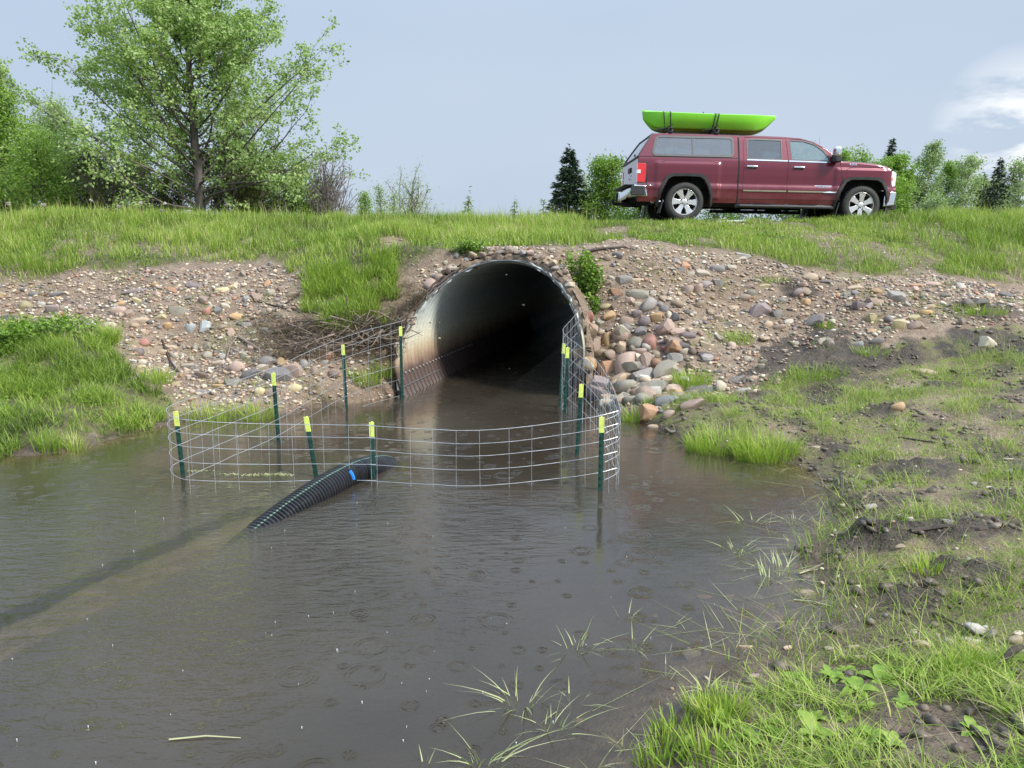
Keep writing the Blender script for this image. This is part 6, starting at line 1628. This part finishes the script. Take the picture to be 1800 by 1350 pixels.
# wheels
def wheel():
    w = empty('wheel')
    mb = MB()
    mb.lathe([(.270, -.105), (.285, -.118), (.33, -.128), (.375, -.122), (.397, -.105), (.405, -.07), (.405, .07), (.397, .105), (.33, .125), (.27, .11)], 56, 'y'); ty = mb.build('tyre', M_TYRE, w)
    # tread blocks
    tb = MB()
    for k in range(44):
        a = 2 * math.pi * k / 44
        for yy in (-.075, 0, .075):
            m3 = Matrix.Rotation(-a - (.03 if yy else 0), 3, 'Y'); tb.box(m3 @ Vector((.406, yy, 0)), (.012, .055, .036), m3)
    tread = tb.build('tread', M_TYRE, ty, smooth=False); tread['kind'] = 'stuff'
    rim = MB(); rim.lathe([(.272, -.112), (.280, -.108), (.262, -.104), (.255, -.06), (.245, .09), (.272, .10)], 48, 'y'); rm = rim.build('rim', M_ALU, w)
    bk = MB(); bk.lathe([(.0, .01), (.25, .01)], 32, 'y'); bk.build('brake_disc', M_VOID, w)
    for k in range(6):
        a0 = math.pi / 2 + k * math.pi / 3
        poly = [(.055, -.05), (.16, -.05), (.266, -.080), (.266, .080), (.16, .05), (.055, .05)]
        v = []
        for yy, dd in ((-.098, 1), (-.05, 1)):
            for r_, t_ in poly:
                y2 = yy + (.022 if r_ < .1 else (.008 if r_ < .2 else 0)) * (1 if yy < -.06 else 0)
                v.append((r_ * math.cos(a0) - t_ * math.sin(a0), y2, r_ * math.sin(a0) + t_ * math.cos(a0)))
        n = 6; f = [tuple(range(n)), tuple(range(2 * n - 1, n - 1, -1))] + [(i, i + n, (i + 1) % n + n, (i + 1) % n) for i in range(n)]
        sp = MB(); sp.add(v, f); sp.build('spoke', M_ALU, w, bevel=.008)
    hb = MB(); hb.lathe([(.0, -.092), (.04, -.090), (.052, -.08), (.085, -.072), (.10, -.04)], 24, 'y'); hb.build('hub', M_ALU, w)
    for k in range(6):
        a = math.pi / 2 + math.pi / 6 + k * math.pi / 3
        nb = MB(); nb.lathe([(.0, -.088), (.013, -.088), (.016, -.06)], 8, 'y', c=(.082 * math.cos(a), 0, .082 * math.sin(a))); nb.build('lug_nut', M_VOID, w)
    return w
w0 = wheel(); first = True
bpy.context.view_layer.update()
for cx in (RW, FW):
    for s in (-1, 1):
        w = w0 if first else copy_tree(w0); first = False
        w.parent = truck; w.location = (cx, s * HW, TR_); w.rotation_euler = (0, random.uniform(0, 1), 0 if s < 0 else math.pi)
        if s < 0: w.rotation_euler = (0, R(4) if cx == FW else R(32), 0)
# roof rack
for x0 in (.92, 1.93):
    mb = MB(); mb.box((x0, 0, 1.975), (.07, 1.5, .03)); cb = mb.build('roof_rack_bar', M_BLACKP, truck, bevel=.01)
    for s in (-1, 1):
        mb = MB(); mb.box((x0, s * .64, 1.925), (.11, .09, .09)); mb.build('rack_foot', M_BLACKP, cb, bevel=.02)
mb = MB(); mb.box((4.9, 0, 1.30), (.3, .01, .01)); 
mb = MB(); mb.tube([(4.86, .86, 1.30), (4.86, .86, 2.10)], [.005, .002], 5); mb.build('whip_aerial', M_BLACKP, truck)
mb = MB(); mb.tube([(4.70, -.5, 1.375), (4.75, .0, 1.378), (4.70, .5, 1.375)], .012, 5); mb.build('wiper', M_BLACKP, truck)

# ------------------------------------------------------------------ kayak on the rack
def kayak():
    L, n = 3.02, 60
    m_, nt = material('lime_kayak_plastic'); q = NT(nt)
    tc = q.n('ShaderNodeTexCoord').outputs['Object']; nz = q.noise(tc, 2.5, 4, .6); nf = q.noise(tc, 40, 3, .6)
    b = q.n('ShaderNodeBsdfPrincipled', {'Base Color': q.mix(nz, (0.20, 0.66, 0.035), (0.27, 0.74, 0.06)), 'Roughness': q.rng(nf, .3, .7, .28, .42), 'Subsurface Weight': .08, 'Subsurface Radius': (.02, .03, .005)}); q.out(b.outputs[0])
    root = empty('kayak', (0, 0, 0), label='bright lime green sit in kayak strapped on the truck roof', cat='kayak')
    prof = [(0.0, 0.0), (.22, .015), (.42, .06), (.50, .13), (.66, .17), (.74, .25), (.80, .42), (.86, .50), (.93, .74), (1.0, .97), (1.0, 1.0), (.93, 1.03), (.6, 1.06)]
    V = []; rings = []
    for i in range(n + 1):
        u = i / n; e = 2 * u - 1
        w = .385 * max(0.0, 1 - abs(e) ** 3.4) ** .72 + .012
        keel = .36 * max(0, e - .60) ** 2 / .16 + .26 * max(0, -e - .72) ** 2 / .078
        shr = .365 + .040 * e * e + (.05 * max(0, -e - .6))
        keel = min(keel, shr - .02); ring = []
        for a, h in prof: ring.append((w * a, keel + (shr - keel) * h))
        if .36 < u < .66:
            k = math.sin((u - .36) / .30 * math.pi) ** .4; ring += [(w * .55, shr * (1.06 - .15 * k)), (w * .3, shr * (1.06 - .75 * k)), (0, shr * (1.06 - .80 * k))]
        else: ring += [(w * .4, shr * 1.09), (w * .2, shr * 1.10), (0, shr * 1.11)]
        # stem rake at both ends
        x = L * u + (.0)
        rings.append((x, ring, e))
    m = len(rings[0][1]); 
    for s in (1, -1):
        for x, ring, e in rings:
            for w, z in ring: V.append((x - (.10 * (1 - z / .4) * max(0, e - .8) / .2) + (.06 * (1 - z / .4) * max(0, -e - .85) / .15), -s * w, z))
    F = []; N_ = (n + 1) * m
    for s in (0, 1):
        for i in range(n):
            for k in range(m - 1):
                q_ = (s * N_ + i * m + k, s * N_ + (i + 1) * m + k, s * N_ + (i + 1) * m + k + 1, s * N_ + i * m + k + 1); F.append(q_ if s == 0 else q_[::-1])
    mb = MB(); mb.add(V, F); hull = mb.mesh('hull', True, 28)
    o = link('hull', hull, m_, root); md = o.modifiers.new('weld', 'WELD'); md.merge_threshold = .002
    # end caps come together at the stems
    mb = MB(); mb.tube([(1.28, -.30, .37), (1.33, -.31, .35), (1.40, -.31, .345), (1.46, -.30, .37)], .014, 6); mb.tube([(1.28, -.3, .37), (1.30, -.30, .42)], .01, 5); mb.build('carry_handle', M_BLACKP, root)
    mb = MB(); mb.box((.07, 0, .43), (.05, .04, .025)); mb.build('stern_toggle', M_BLACKP, root); mb = MB(); mb.box((.50, -.2, .40), (.03, .03, .05)); mb.build('deck_fitting', M_BLACKP, root)
    mb = MB(); mb.tube([(1.6, -.2, .40), (1.75, 0, .42), (1.6, .2, .40)], .018, 6); mb.build('seat_back', M_BLACKP, root)
    return root
ky = kayak()
# local frame of the truck: stern near x .3, keel just over the bars
KM = Matrix.Translation(T_ORG) @ TM @ Matrix.Translation(Vector((.40, -.06, 1.985))) @ Matrix.Rotation(R(0.6), 4, 'Y')
ky.location = KM.translation; ky.rotation_euler = KM.to_euler()
M_STRAP = simple('dark_green_webbing', (0.03, 0.06, 0.035), .8)
for i, (x0, dx, lb) in enumerate([(.42, .03, 'leftmost of the straps over the lime kayak'), (.56, .02, 'second strap from the left over the kayak'), (1.55, -.02, 'third strap over the kayak, right of its handle'), (1.62, -.02, 'rightmost strap over the lime kayak')]):
    u = x0 / 3.02; e = 2 * u - 1; w = .385 * max(0.0, 1 - abs(e) ** 3.4) ** .72 + .012; keel = 0; shr = .365 + .040 * e * e
    pr = [(.5, .10), (.66, .16), (.75, .24), (.81, .42), (.87, .50), (.94, .74), (1.01, .985), (.93, 1.06), (.6, 1.10), (0, 1.16)]
    pts = [(x0 + dx * (1 - h) * 2, -(w * a + .006), keel + (shr - keel) * h) for a, h in pr]; pts += [(x, -y, z) for x, y, z in reversed(pts[:-1])]
    v = []; f = []
    for x, y, z in pts: v += [(x - .013, y, z), (x + .013, y, z)]
    for k in range(len(pts) - 1): f.append((2 * k, 2 * k + 1, 2 * k + 3, 2 * k + 2))
    mb = MB(); mb.add(v, f); o = mb.build('strap', M_STRAP); md = o.modifiers.new('s', 'SOLIDIFY'); md.thickness = .003
    o.location = ky.location; o.rotation_euler = ky.rotation_euler; tag(o, lb, 'strap', 'straps holding the kayak')
# two J cradles under the kayak
for i, (x0, lb) in enumerate([(.92, 'black kayak cradle under the stern, on the rear rack bar'), (1.93, 'black kayak cradle under the middle, on the front rack bar')]):
    mb = MB(); mb.tube([(x0 - .25, -.34, 1.99), (x0 - .05, -.40, 2.02), (x0 + .06, -.42, 2.10), (x0 + .10, -.42, 2.11)], [.016, .018, .014, .014], 6); mb.tube([(x0, .34, 1.99), (x0, .42, 2.10)], .016, 6); mb.tube([(x0, -.4, 2.0), (x0, .4, 2.0)], .014, 6)
    o = mb.build('kayak_cradle', M_BLACKP); o.location = T_ORG; o.rotation_euler = TM.to_euler(); tag(o, lb, 'kayak cradle')
# ------------------------------------------------------------------ trees
def leaf_mat(name, stops, trans=.42): return blade_material(name, stops, trans, .45)
M_L_BIG = leaf_mat('poplar_leaves', [(0.0, (0.09, 0.15, 0.045)), (0.45, (0.24, 0.34, 0.11)), (0.8, (0.38, 0.49, 0.19)), (1.0, (0.46, 0.52, 0.30))])
M_L_GRN = leaf_mat('fresh_leaves', [(0.0, (0.08, 0.14, 0.025)), (0.5, (0.19, 0.31, 0.05)), (1.0, (0.34, 0.46, 0.11))])
M_L_PAL = leaf_mat('pale_leaves', [(0.0, (0.14, 0.19, 0.09)), (0.5, (0.30, 0.38, 0.18)), (1.0, (0.42, 0.48, 0.3))])
M_L_OLV = leaf_mat('olive_leaves', [(0.0, (0.04, 0.05, 0.016)), (0.5, (0.10, 0.125, 0.035)), (1.0, (0.22, 0.24, 0.08))])
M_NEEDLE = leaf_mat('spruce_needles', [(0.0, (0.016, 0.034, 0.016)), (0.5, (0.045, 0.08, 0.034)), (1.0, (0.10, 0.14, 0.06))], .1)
M_BARK = wood_mat('grey_bark', (0.055, 0.045, 0.04), (0.19, 0.165, 0.145), 6)
M_BARKP = wood_mat('pale_aspen_bark', (0.25, 0.25, 0.21), (0.50, 0.50, 0.44), 5)
M_TWIGG = wood_mat('bare_grey_twigs', (0.10, 0.085, 0.08), (0.24, 0.21, 0.20), 20)
class Tubes:
    def __init__(s): s.v = []; s.q = []; s.n = 0
    def add(s, P, r, k=5):
        P = np.asarray(P, float); m = len(P); T = np.gradient(P, axis=0); T /= np.linalg.norm(T, axis=1)[:, None] + 1e-9
        ref = np.array([.3, .2, 1.0]) if abs(T[0][2]) < .9 else np.array([1.0, .1, 0])
        A = np.cross(T, ref); A /= np.linalg.norm(A, axis=1)[:, None] + 1e-9; B = np.cross(T, A)
        th = np.arange(k) * 2 * np.pi / k
        ring = P[:, None] + (A[:, None] * np.cos(th)[None, :, None] + B[:, None] * np.sin(th)[None, :, None]) * np.asarray(r)[:, None, None]
        s.v.append(ring.reshape(-1, 3)); i = np.arange(m - 1)[:, None] * k; j = np.arange(k)[None]; j2 = (j + 1) % k
        s.q.append(np.stack([i + j, i + j2, i + k + j2, i + k + j], -1).reshape(-1, 4) + s.n); s.n += m * k
    def build(s, name, mat, parent):
        V = np.concatenate(s.v); Q = np.concatenate(s.q); return link(name, np_mesh(name, V, Q.ravel(), np.full(len(Q), 4), True), mat, parent)
def walk(rr, p, d, L, n, wob, lift):
    P = [np.array(p, float)]; d = np.array(d, float); d /= np.linalg.norm(d)
    for _ in range(n):
        d = d + rr.normal(0, wob, 3) + np.array([0, 0, lift]); d /= np.linalg.norm(d); P.append(P[-1] + d * L / n)
    return np.array(P)
def broadleaf(name, label, base, height, mat, bark, seed, limbs, leaves, leaf=.09, trunk_r=.2, lean=(0, 0), crown_lo=.1, prof=None, up=.35, spread=1.0, clump_r=.22, group=None, cat='tree', tone=.5, twig_r=.006, sub=7, leader=1, bare=0.0, lift=.03, wobt=.05):
    """prof(f): horizontal reach of limbs (in metres) at height fraction f"""
    rr = np.random.default_rng(seed); base = Vector(base); root = empty(name, base, label=label, cat=cat, group=group)
    tb = Tubes(); tips = []
    for li in range(leader):
        d0 = np.array([lean[0] + (rr.normal(0, .12) if leader > 1 else 0), lean[1] + (rr.normal(0, .12) if leader > 1 else 0), 1.0])
        hh = height * (1 if li == 0 else rr.uniform(.65, .95)); T = walk(rr, (0, 0, -.3), d0, hh + .3, 16, wobt, .05)
        fr = np.linspace(0, 1, 17); tb.add(T, trunk_r / (1 if leader == 1 else 1.5) * (1 - fr) ** .9 * (1 + .5 * np.exp(-fr * 25)) + .008, 8)
        tips.append(T[-1])
        for k in range(limbs // leader):
            f = crown_lo + (1 - crown_lo) * ((k + rr.random()) / (limbs // leader)) * .97
            p = np.array([np.interp(f, fr, T[:, i]) for i in range(3)])
            az = k * 2.399 + rr.normal(0, .3); reach = prof(f) * rr.uniform(.72, 1.08) * spread
            if reach < .08: continue
            el = up + .35 * f + rr.normal(0, .12)
            d = np.array([math.cos(az) * math.cos(el), math.sin(az) * math.cos(el), math.sin(el)])
            Lm = reach / max(.82, math.cos(el)); P = walk(rr, p, d, Lm, 9, .10, lift); r0 = max(twig_r * 1.6, trunk_r * (.27 if leader == 1 else .3) * (1 - f) ** .7 * min(1, reach / 2 + .3))
            tb.add(P, r0 * (1 - np.linspace(0, 1, 10)) ** .8 + twig_r * .6, 5)
            for j in range(sub):
                g_ = .12 + .88 * (j + rr.random()) / sub; pp = np.array([np.interp(g_, np.linspace(0, 1, 10), P[:, i]) for i in range(3)])
                dd = (P[-1] - P[0]) / (np.linalg.norm(P[-1] - P[0]) + 1e-9) + rr.normal(0, .65, 3); dd[2] += .15
                Ls = Lm * rr.uniform(.18, .42) * (1.15 - g_ * .5); S = walk(rr, pp, dd, Ls, 4, .18, .05)
                tb.add(S, np.linspace(twig_r * 1.3, twig_r * .4, 5), 4); tips += [S[-1], S[3], S[2]]
                for _ in range(2 if Ls > .3 else 1):
                    ii = rr.integers(1, 4); S2 = walk(rr, S[ii], S[ii + 1] - S[ii - 1] + rr.normal(0, .12, 3) * Ls, Ls * .5, 3, .25, .04); tb.add(S2, np.linspace(twig_r * .8, twig_r * .3, 4), 3); tips += [S2[-1], S2[1]]
            tips.append(P[-1])
    tb.build('trunk', bark, root)
    if leaves:
        tips = np.array(tips); k = rr.integers(0, len(tips), leaves); keep = rr.random(len(tips)) > bare; k = k[keep[k]]
        P = tips[k] + rr.normal(0, clump_r, (len(k), 3)) * np.array([1, 1, .75])
        lum = fbm(P[:, 0] * 1 + P[:, 2] * .7, P[:, 1] + P[:, 2] * .5, 1.4, 2, seed) - .5
        leafbits('crown', P, rr.uniform(leaf * .6, leaf * 1.25, len(k)), np.clip(tone + .5 * lum + rr.normal(0, .16, len(k)), 0, 1), mat, seed + 1, None, root, -.35)
    return root
def gz(x, y): return float(H(np.array([x]), np.array([y]), False)[0])
def tbase(px, Y): 
    x = (px - 900) / FPX * (Y * CP - .3); return (x, Y, gz(x, Y))
def conifer(name, label, base, height, rad, seed, group=None, dens=1.0, mat=None, skew=0.0):
    rr = np.random.default_rng(seed); root = empty(name, base, label=label, cat='tree', group=group)
    tb = Tubes(); T = np.array([[0, 0, -.3], [0, 0, height * .5], [rr.normal(0, .03), 0, height]]); tb.add(T, [height * .016 + .02, height * .009 + .01, .006], 6)
    P = []; nW = int(height * 7)
    for i in range(nW):
        f = (i + rr.random() * .6) / nW; z = height * (.04 + .95 * f); R0 = rad * (1 - f) ** .85 + .04
        nb = int(rr.integers(6, 10)); a0 = rr.uniform(0, 6.28); z0_ = z
        for b in range(nb):
            a = a0 + b * 2 * math.pi / nb + rr.normal(0, .2); r_ = R0 * rr.uniform(.5, 1.15); z = z0_ + rr.normal(0, .09)
            
            t = np.linspace(0, 1, 5)[:, None]; d = np.array([math.cos(a), math.sin(a), 0])
            B = np.array([0, 0, z]) + d * r_ * t + np.array([0, 0, 1]) * (-.30 * r_ * t + .22 * r_ * t ** 2.5 + .12 * f * r_ * t); tb.add(B, np.linspace(.012, .003, 5), 3)
            m = max(4, int(26 * dens * r_)); u = rr.random(m) ** .7
            q_ = np.stack([np.interp(u, np.linspace(0, 1, 5), B[:, k]) for k in range(3)], 1); sd_ = np.array([-d[1], d[0], 0]); side = rr.normal(0, .16, m) * r_ * (1.1 - u)
            P.append(q_ + sd_ * side[:, None] + np.array([0, 0, 1]) * rr.normal(-.04, .055, (m, 1)))
    P = np.concatenate(P); tb.build('trunk', M_BARK, root)
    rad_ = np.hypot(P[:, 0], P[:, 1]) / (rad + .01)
    n = len(P); a = np.arctan2(P[:, 1], P[:, 0]) + rr.normal(0, .6, n); el = rr.normal(-.15, .35, n); s_ = rr.uniform(.10, .2, n) * (.6 + .5 * min(1.6, height / 4))
    U = np.stack([np.cos(a) * np.cos(el), np.sin(a) * np.cos(el), np.sin(el)], 1); W = np.cross(U, rr.normal(size=(n, 3))); W /= np.linalg.norm(W, axis=1)[:, None] + 1e-9
    V = np.stack([P - W * s_[:, None] * .16, P + W * s_[:, None] * .16, P + U * s_[:, None]], 1).reshape(-1, 3)
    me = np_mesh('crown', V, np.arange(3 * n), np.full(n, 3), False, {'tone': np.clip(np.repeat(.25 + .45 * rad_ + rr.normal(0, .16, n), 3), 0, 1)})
    link('crown', me, mat or M_NEEDLE, root); return root

# the big tree
bt = tbase(352, 23.5)
def big_prof(f): return float(np.interp(f, [.05, .12, .25, .38, .5, .6, .7, .85, 1], [4.2, 4.5, 4.2, 3.3, 2.5, 1.9, 1.5, .8, .3]))
broadleaf('poplar_tree', 'big spreading tree with grey green leaves and dark leaning trunk, tallest on the left', bt, 8.8, M_L_BIG, M_BARK, 21, 84, 82000, .10, .16, (-.10, 0), .07, big_prof, .34, 1.05, .085, sub=13, lift=.03, tone=.62, twig_r=.006)
# far left
broadleaf('aspen_tree', 'bright green narrow tree cut by the left edge of the frame', tbase(10, 25), 5.0, M_L_GRN, M_BARK, 22, 30, 26000, .09, .12, (0, 0), .05, lambda f: float(np.interp(f, [0, .3, .7, 1], [1.7, 1.6, 1.1, .25])), .6, 1, .2, sub=7, tone=.6)
broadleaf('birch_tree', 'pale grey leaved tree between the left edge tree and the big one', tbase(110, 31), 5.4, M_L_PAL, M_BARKP, 23, 30, 15000, .085, .11, (.03, 0), .1, lambda f: float(np.interp(f, [0, .4, .8, 1], [1.5, 1.6, 1.0, .3])), .7, 1, .2, sub=7, tone=.45)
broadleaf('aspen_tree', 'short light green tree low between the two left trees', tbase(75, 24), 2.5, M_L_GRN, M_BARK, 24, 22, 9000, .08, .06, (0, 0), .05, lambda f: float(np.interp(f, [0, .5, 1], [1.5, 1.3, .4])), .5, 1, .2, sub=6, tone=.75)
for i, (px, Y, h, w, mt, seed, lb, nl, tn) in enumerate([
    (170, 27, 3.7, 1.6, M_L_OLV, 31, 'olive brown bush left of the big trunk', 13000, .55), (235, 29, 4.2, 1.7, M_L_OLV, 32, 'dark olive bush just left of the big trunk', 14000, .45), (120, 26, 3.0, 1.4, M_L_OLV, 33, 'low dark bush under the pale birch', 8000, .4), (300, 27, 2.4, 1.3, M_L_OLV, 34, 'low dark bush directly behind the big trunk', 7000, .45),
    (400, 25.5, 3.6, 1.5, M_L_OLV, 35, 'dark bush right of the big trunk', 13000, .5), (450, 27, 3.9, 1.5, M_L_OLV, 36, 'taller olive bush under the right limbs', 12000, .55), (505, 25.5, 2.9, 1.3, M_L_BIG, 37, 'mid green bush at the right end of the thicket', 9000, .5), (545, 26, 2.3, .9, M_L_GRN, 38, 'small yellow green bush before the bare shrub', 4500, .55),
    (25, 27, 3.4, 1.6, M_L_OLV, 39, 'dark undergrowth bush at the left edge', 8000, .4), (190, 23.6, 2.0, 1.3, M_L_OLV, 40, 'low thicket of brown stems left of the trunk', 3500, .4), (440, 23.8, 2.2, 1.2, M_L_OLV, 45, 'low thicket right of the trunk', 4500, .45)]):
    broadleaf('bush', lb, tbase(px, Y), h * .75, mt, M_TWIGG, seed, 30, int(nl * .8), .08, .05, (0, 0), .04, (lambda w: lambda f: w * float(np.interp(f, [0, .4, .8, 1], [.9, 1, .7, .3])))(w), .75, 1, .10, cat='bush', tone=tn, leader=5, sub=6, twig_r=.007, wobt=.1)
# bare shrubs
broadleaf('bare_shrub', 'leafless grey shrub right of the thicket', tbase(572, 23), 1.35, M_L_OLV, M_TWIGG, 41, 60, 500, .05, .05, (.12, 0), .05, lambda f: 1.15, .75, 1, .15, cat='shrub', leader=10, sub=7, twig_r=.008, wobt=.12, lift=.05)
broadleaf('shrub', 'thin pale shrub alone between the thicket and the culvert', tbase(725, 27), 1.85, M_L_PAL, M_TWIGG, 42, 44, 2600, .055, .03, (-.05, 0), .08, lambda f: 1.0 - .3 * f, .8, 1, .14, cat='shrub', leader=7, sub=6, twig_r=.006, wobt=.1, tone=.7)
for px, Y, h, n_, seed, lb in [(672, 27, 1.75, 1500, 43, 'small pale sapling left of the thin shrub'), (640, 26, 1.45, 2200, 44, 'low leafy shrub just right of the bare one'), (690, 26, 1.3, 900, 46, 'lowest leafy sprout before the thin shrub')]:
    broadleaf('sapling', lb, tbase(px, Y), h, M_L_PAL if n_ < 2000 else M_L_GRN, M_TWIGG, seed, 16, n_, .06, .02, (0, 0), .1, lambda f: .5 * (1.1 - f), .8, 1, .1, cat='sapling', sub=4, tone=.65, twig_r=.005)
for px, Y, h, seed, lb in [(824, 22, .95, 47, 'tiny spruce seedling on the crest above the culvert'), (905, 22, .75, 48, 'tiny leafy sprout left of the spruce tree'), (955, 22, .8, 49, 'tiny sprout just left of the spruce tree')]:
    conifer('seedling', lb, tbase(px, Y), h, .22, seed, mat=M_L_PAL if seed > 47 else M_L_BIG, dens=2)
# spruce and trees right
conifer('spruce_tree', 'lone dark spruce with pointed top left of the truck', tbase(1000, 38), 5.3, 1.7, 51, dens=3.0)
broadleaf('aspen_tree', 'round mid green tree between the lone spruce and the truck', tbase(1068, 38), 4.4, M_L_GRN, M_BARKP, 52, 40, 17000, .11, .1, (0, 0), .1, lambda f: float(np.interp(f, [0, .4, .8, 1], [1.1, 1.35, 1.0, .3])), .5, 1, .2, sub=6, tone=.4)
broadleaf('sapling', 'small light tree touching the right side of the lone spruce', tbase(1027, 40), 4.0, M_L_PAL, M_BARKP, 53, 14, 1800, .09, .04, (0, 0), .2, lambda f: .4, .8, 1, .15, cat='sapling', tone=.5, sub=4)
AG = 'aspens behind the truck bonnet'
for px, Y, h, w, n_, seed, lb, mt in [
    (1462, 44, 6.6, 1.0, 5000, 61, 'round crowned tree right behind the door mirror', M_L_GRN), (1500, 46, 6.7, 1.2, 5500, 62, 'round crowned tree behind the aerial', M_L_GRN), (1530, 42, 5.6, 1.4, 9000, 63, 'leafy tree just above the bonnet', M_L_GRN),
    (1582, 44, 6.3, 1.3, 13000, 64, 'full light green tree right in front of the truck nose', M_L_GRN), (1612, 46, 5.6, 1.2, 7000, 65, 'loose green tree beside the truck nose', M_L_PAL),
    (1628, 45, 7.1, 1.15, 7500, 66, 'tallest aspen with a pale trunk right of the truck', M_L_PAL), (1652, 47, 6.2, 1.2, 8500, 67, 'light green aspen beside the tallest one', M_L_GRN), (1668, 44, 6.6, 1.2, 5500, 68, 'sparse aspen leaning right', M_L_PAL),
    (1700, 46, 5.2, 1.1, 3200, 69, 'thin aspen bending towards the dark spruces', M_L_PAL), (1560, 41, 4.3, 1.5, 10000, 70, 'low green bush behind the front bumper', M_L_GRN), (1640, 40, 3.1, 1.4, 3000, 71, 'low thin growth under the aspens', M_L_PAL), (1795, 40, 5.4, 1.2, 3000, 72, 'thin birch cut by the right edge', M_L_PAL)]:
    broadleaf('aspen_tree', lb, tbase(px, Y), h * .86, mt, M_BARKP if mt is M_L_PAL else M_BARK, seed, 24, n_, .12, .09, (.16 if seed in (68, 69) else (-.08 if seed == 66 else 0), 0), .22 if seed in (66, 67, 68, 69, 61, 62) else .05, (lambda w: lambda f: w * float(np.interp(f, [0, .35, .8, 1], [.7, 1, .8, .25])))(w), .6, 1, .17, tone=.55, sub=5, twig_r=.012, group=AG)
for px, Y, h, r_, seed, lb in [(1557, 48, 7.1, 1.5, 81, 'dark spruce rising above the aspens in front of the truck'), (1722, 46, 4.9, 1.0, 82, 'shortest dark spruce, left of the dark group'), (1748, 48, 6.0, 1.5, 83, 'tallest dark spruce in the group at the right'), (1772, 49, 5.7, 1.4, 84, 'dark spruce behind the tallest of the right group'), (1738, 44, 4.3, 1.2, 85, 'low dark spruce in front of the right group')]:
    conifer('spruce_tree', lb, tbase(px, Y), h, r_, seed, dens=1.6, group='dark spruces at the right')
# low wood seen beneath the truck and along the crest
for px, Y, h, seed, lb in [(1180, 33, 3.0, 91, 'bush seen under the rear of the truck'), (1280, 34, 3.1, 92, 'bush seen under the middle of the truck'), (1380, 33, 3.1, 93, 'bush seen under the doors of the truck'), (1120, 34, 3.4, 94, 'bush behind the tow hitch'), (1450, 34, 3.2, 95, 'bush seen behind the front wheel')]:
    broadleaf('bush', lb, tbase(px, Y), h, M_L_GRN, M_TWIGG, seed, 24, 6500, .1, .05, (0, 0), .04, lambda f: 1.5, .7, 1, .2, cat='bush', leader=4, sub=5, tone=.3)
# a parked car glimpsed under the truck
def car(px, Y, col, label):
    b = tbase(px, Y); root = empty('parked_car', (b[0], b[1], b[2]), (0, 0, 0), label=label, cat='car')
    M_ = simple('car_paint', col, .3, .3, 1.0)
    prof = [(-2.1, .35), (-2.15, .75), (-2.0, .9), (-1.2, .98), (-.6, 1.38), (.6, 1.42), (1.2, 1.0), (1.95, .85), (2.15, .7), (2.15, .35)]
    mb = MB(); mb.prism(prof, -.86, .86); mb.build('body', M_, root, bevel=.08)
    mb = MB(); mb.prism([(-1.05, 1.0), (-.58, 1.32), (.55, 1.36), (1.0, 1.02)], -.875, .875); mb.build('window', M_GL_R, root)
    mb = MB(); mb.box((2.12, -.6, .68), (.1, .3, .14)); mb.build('headlight', M_CLEAR, root, bevel=.02)
    for x in (-1.35, 1.35):
        for s in (-1, 1): mb = MB(); mb.lathe([(0, -.1), (.3, -.1), (.33, -.06), (.33, .06), (.3, .1), (0, .1)], 24, 'y', (x, s * .8, .33)); mb.build('wheel', M_TYRE, root)
    return root
c_ = car(1280, 32.5, (.6, .62, .64), 'silver car seen through the grass beneath the pickup'); c_.scale = (1, 1, 1)
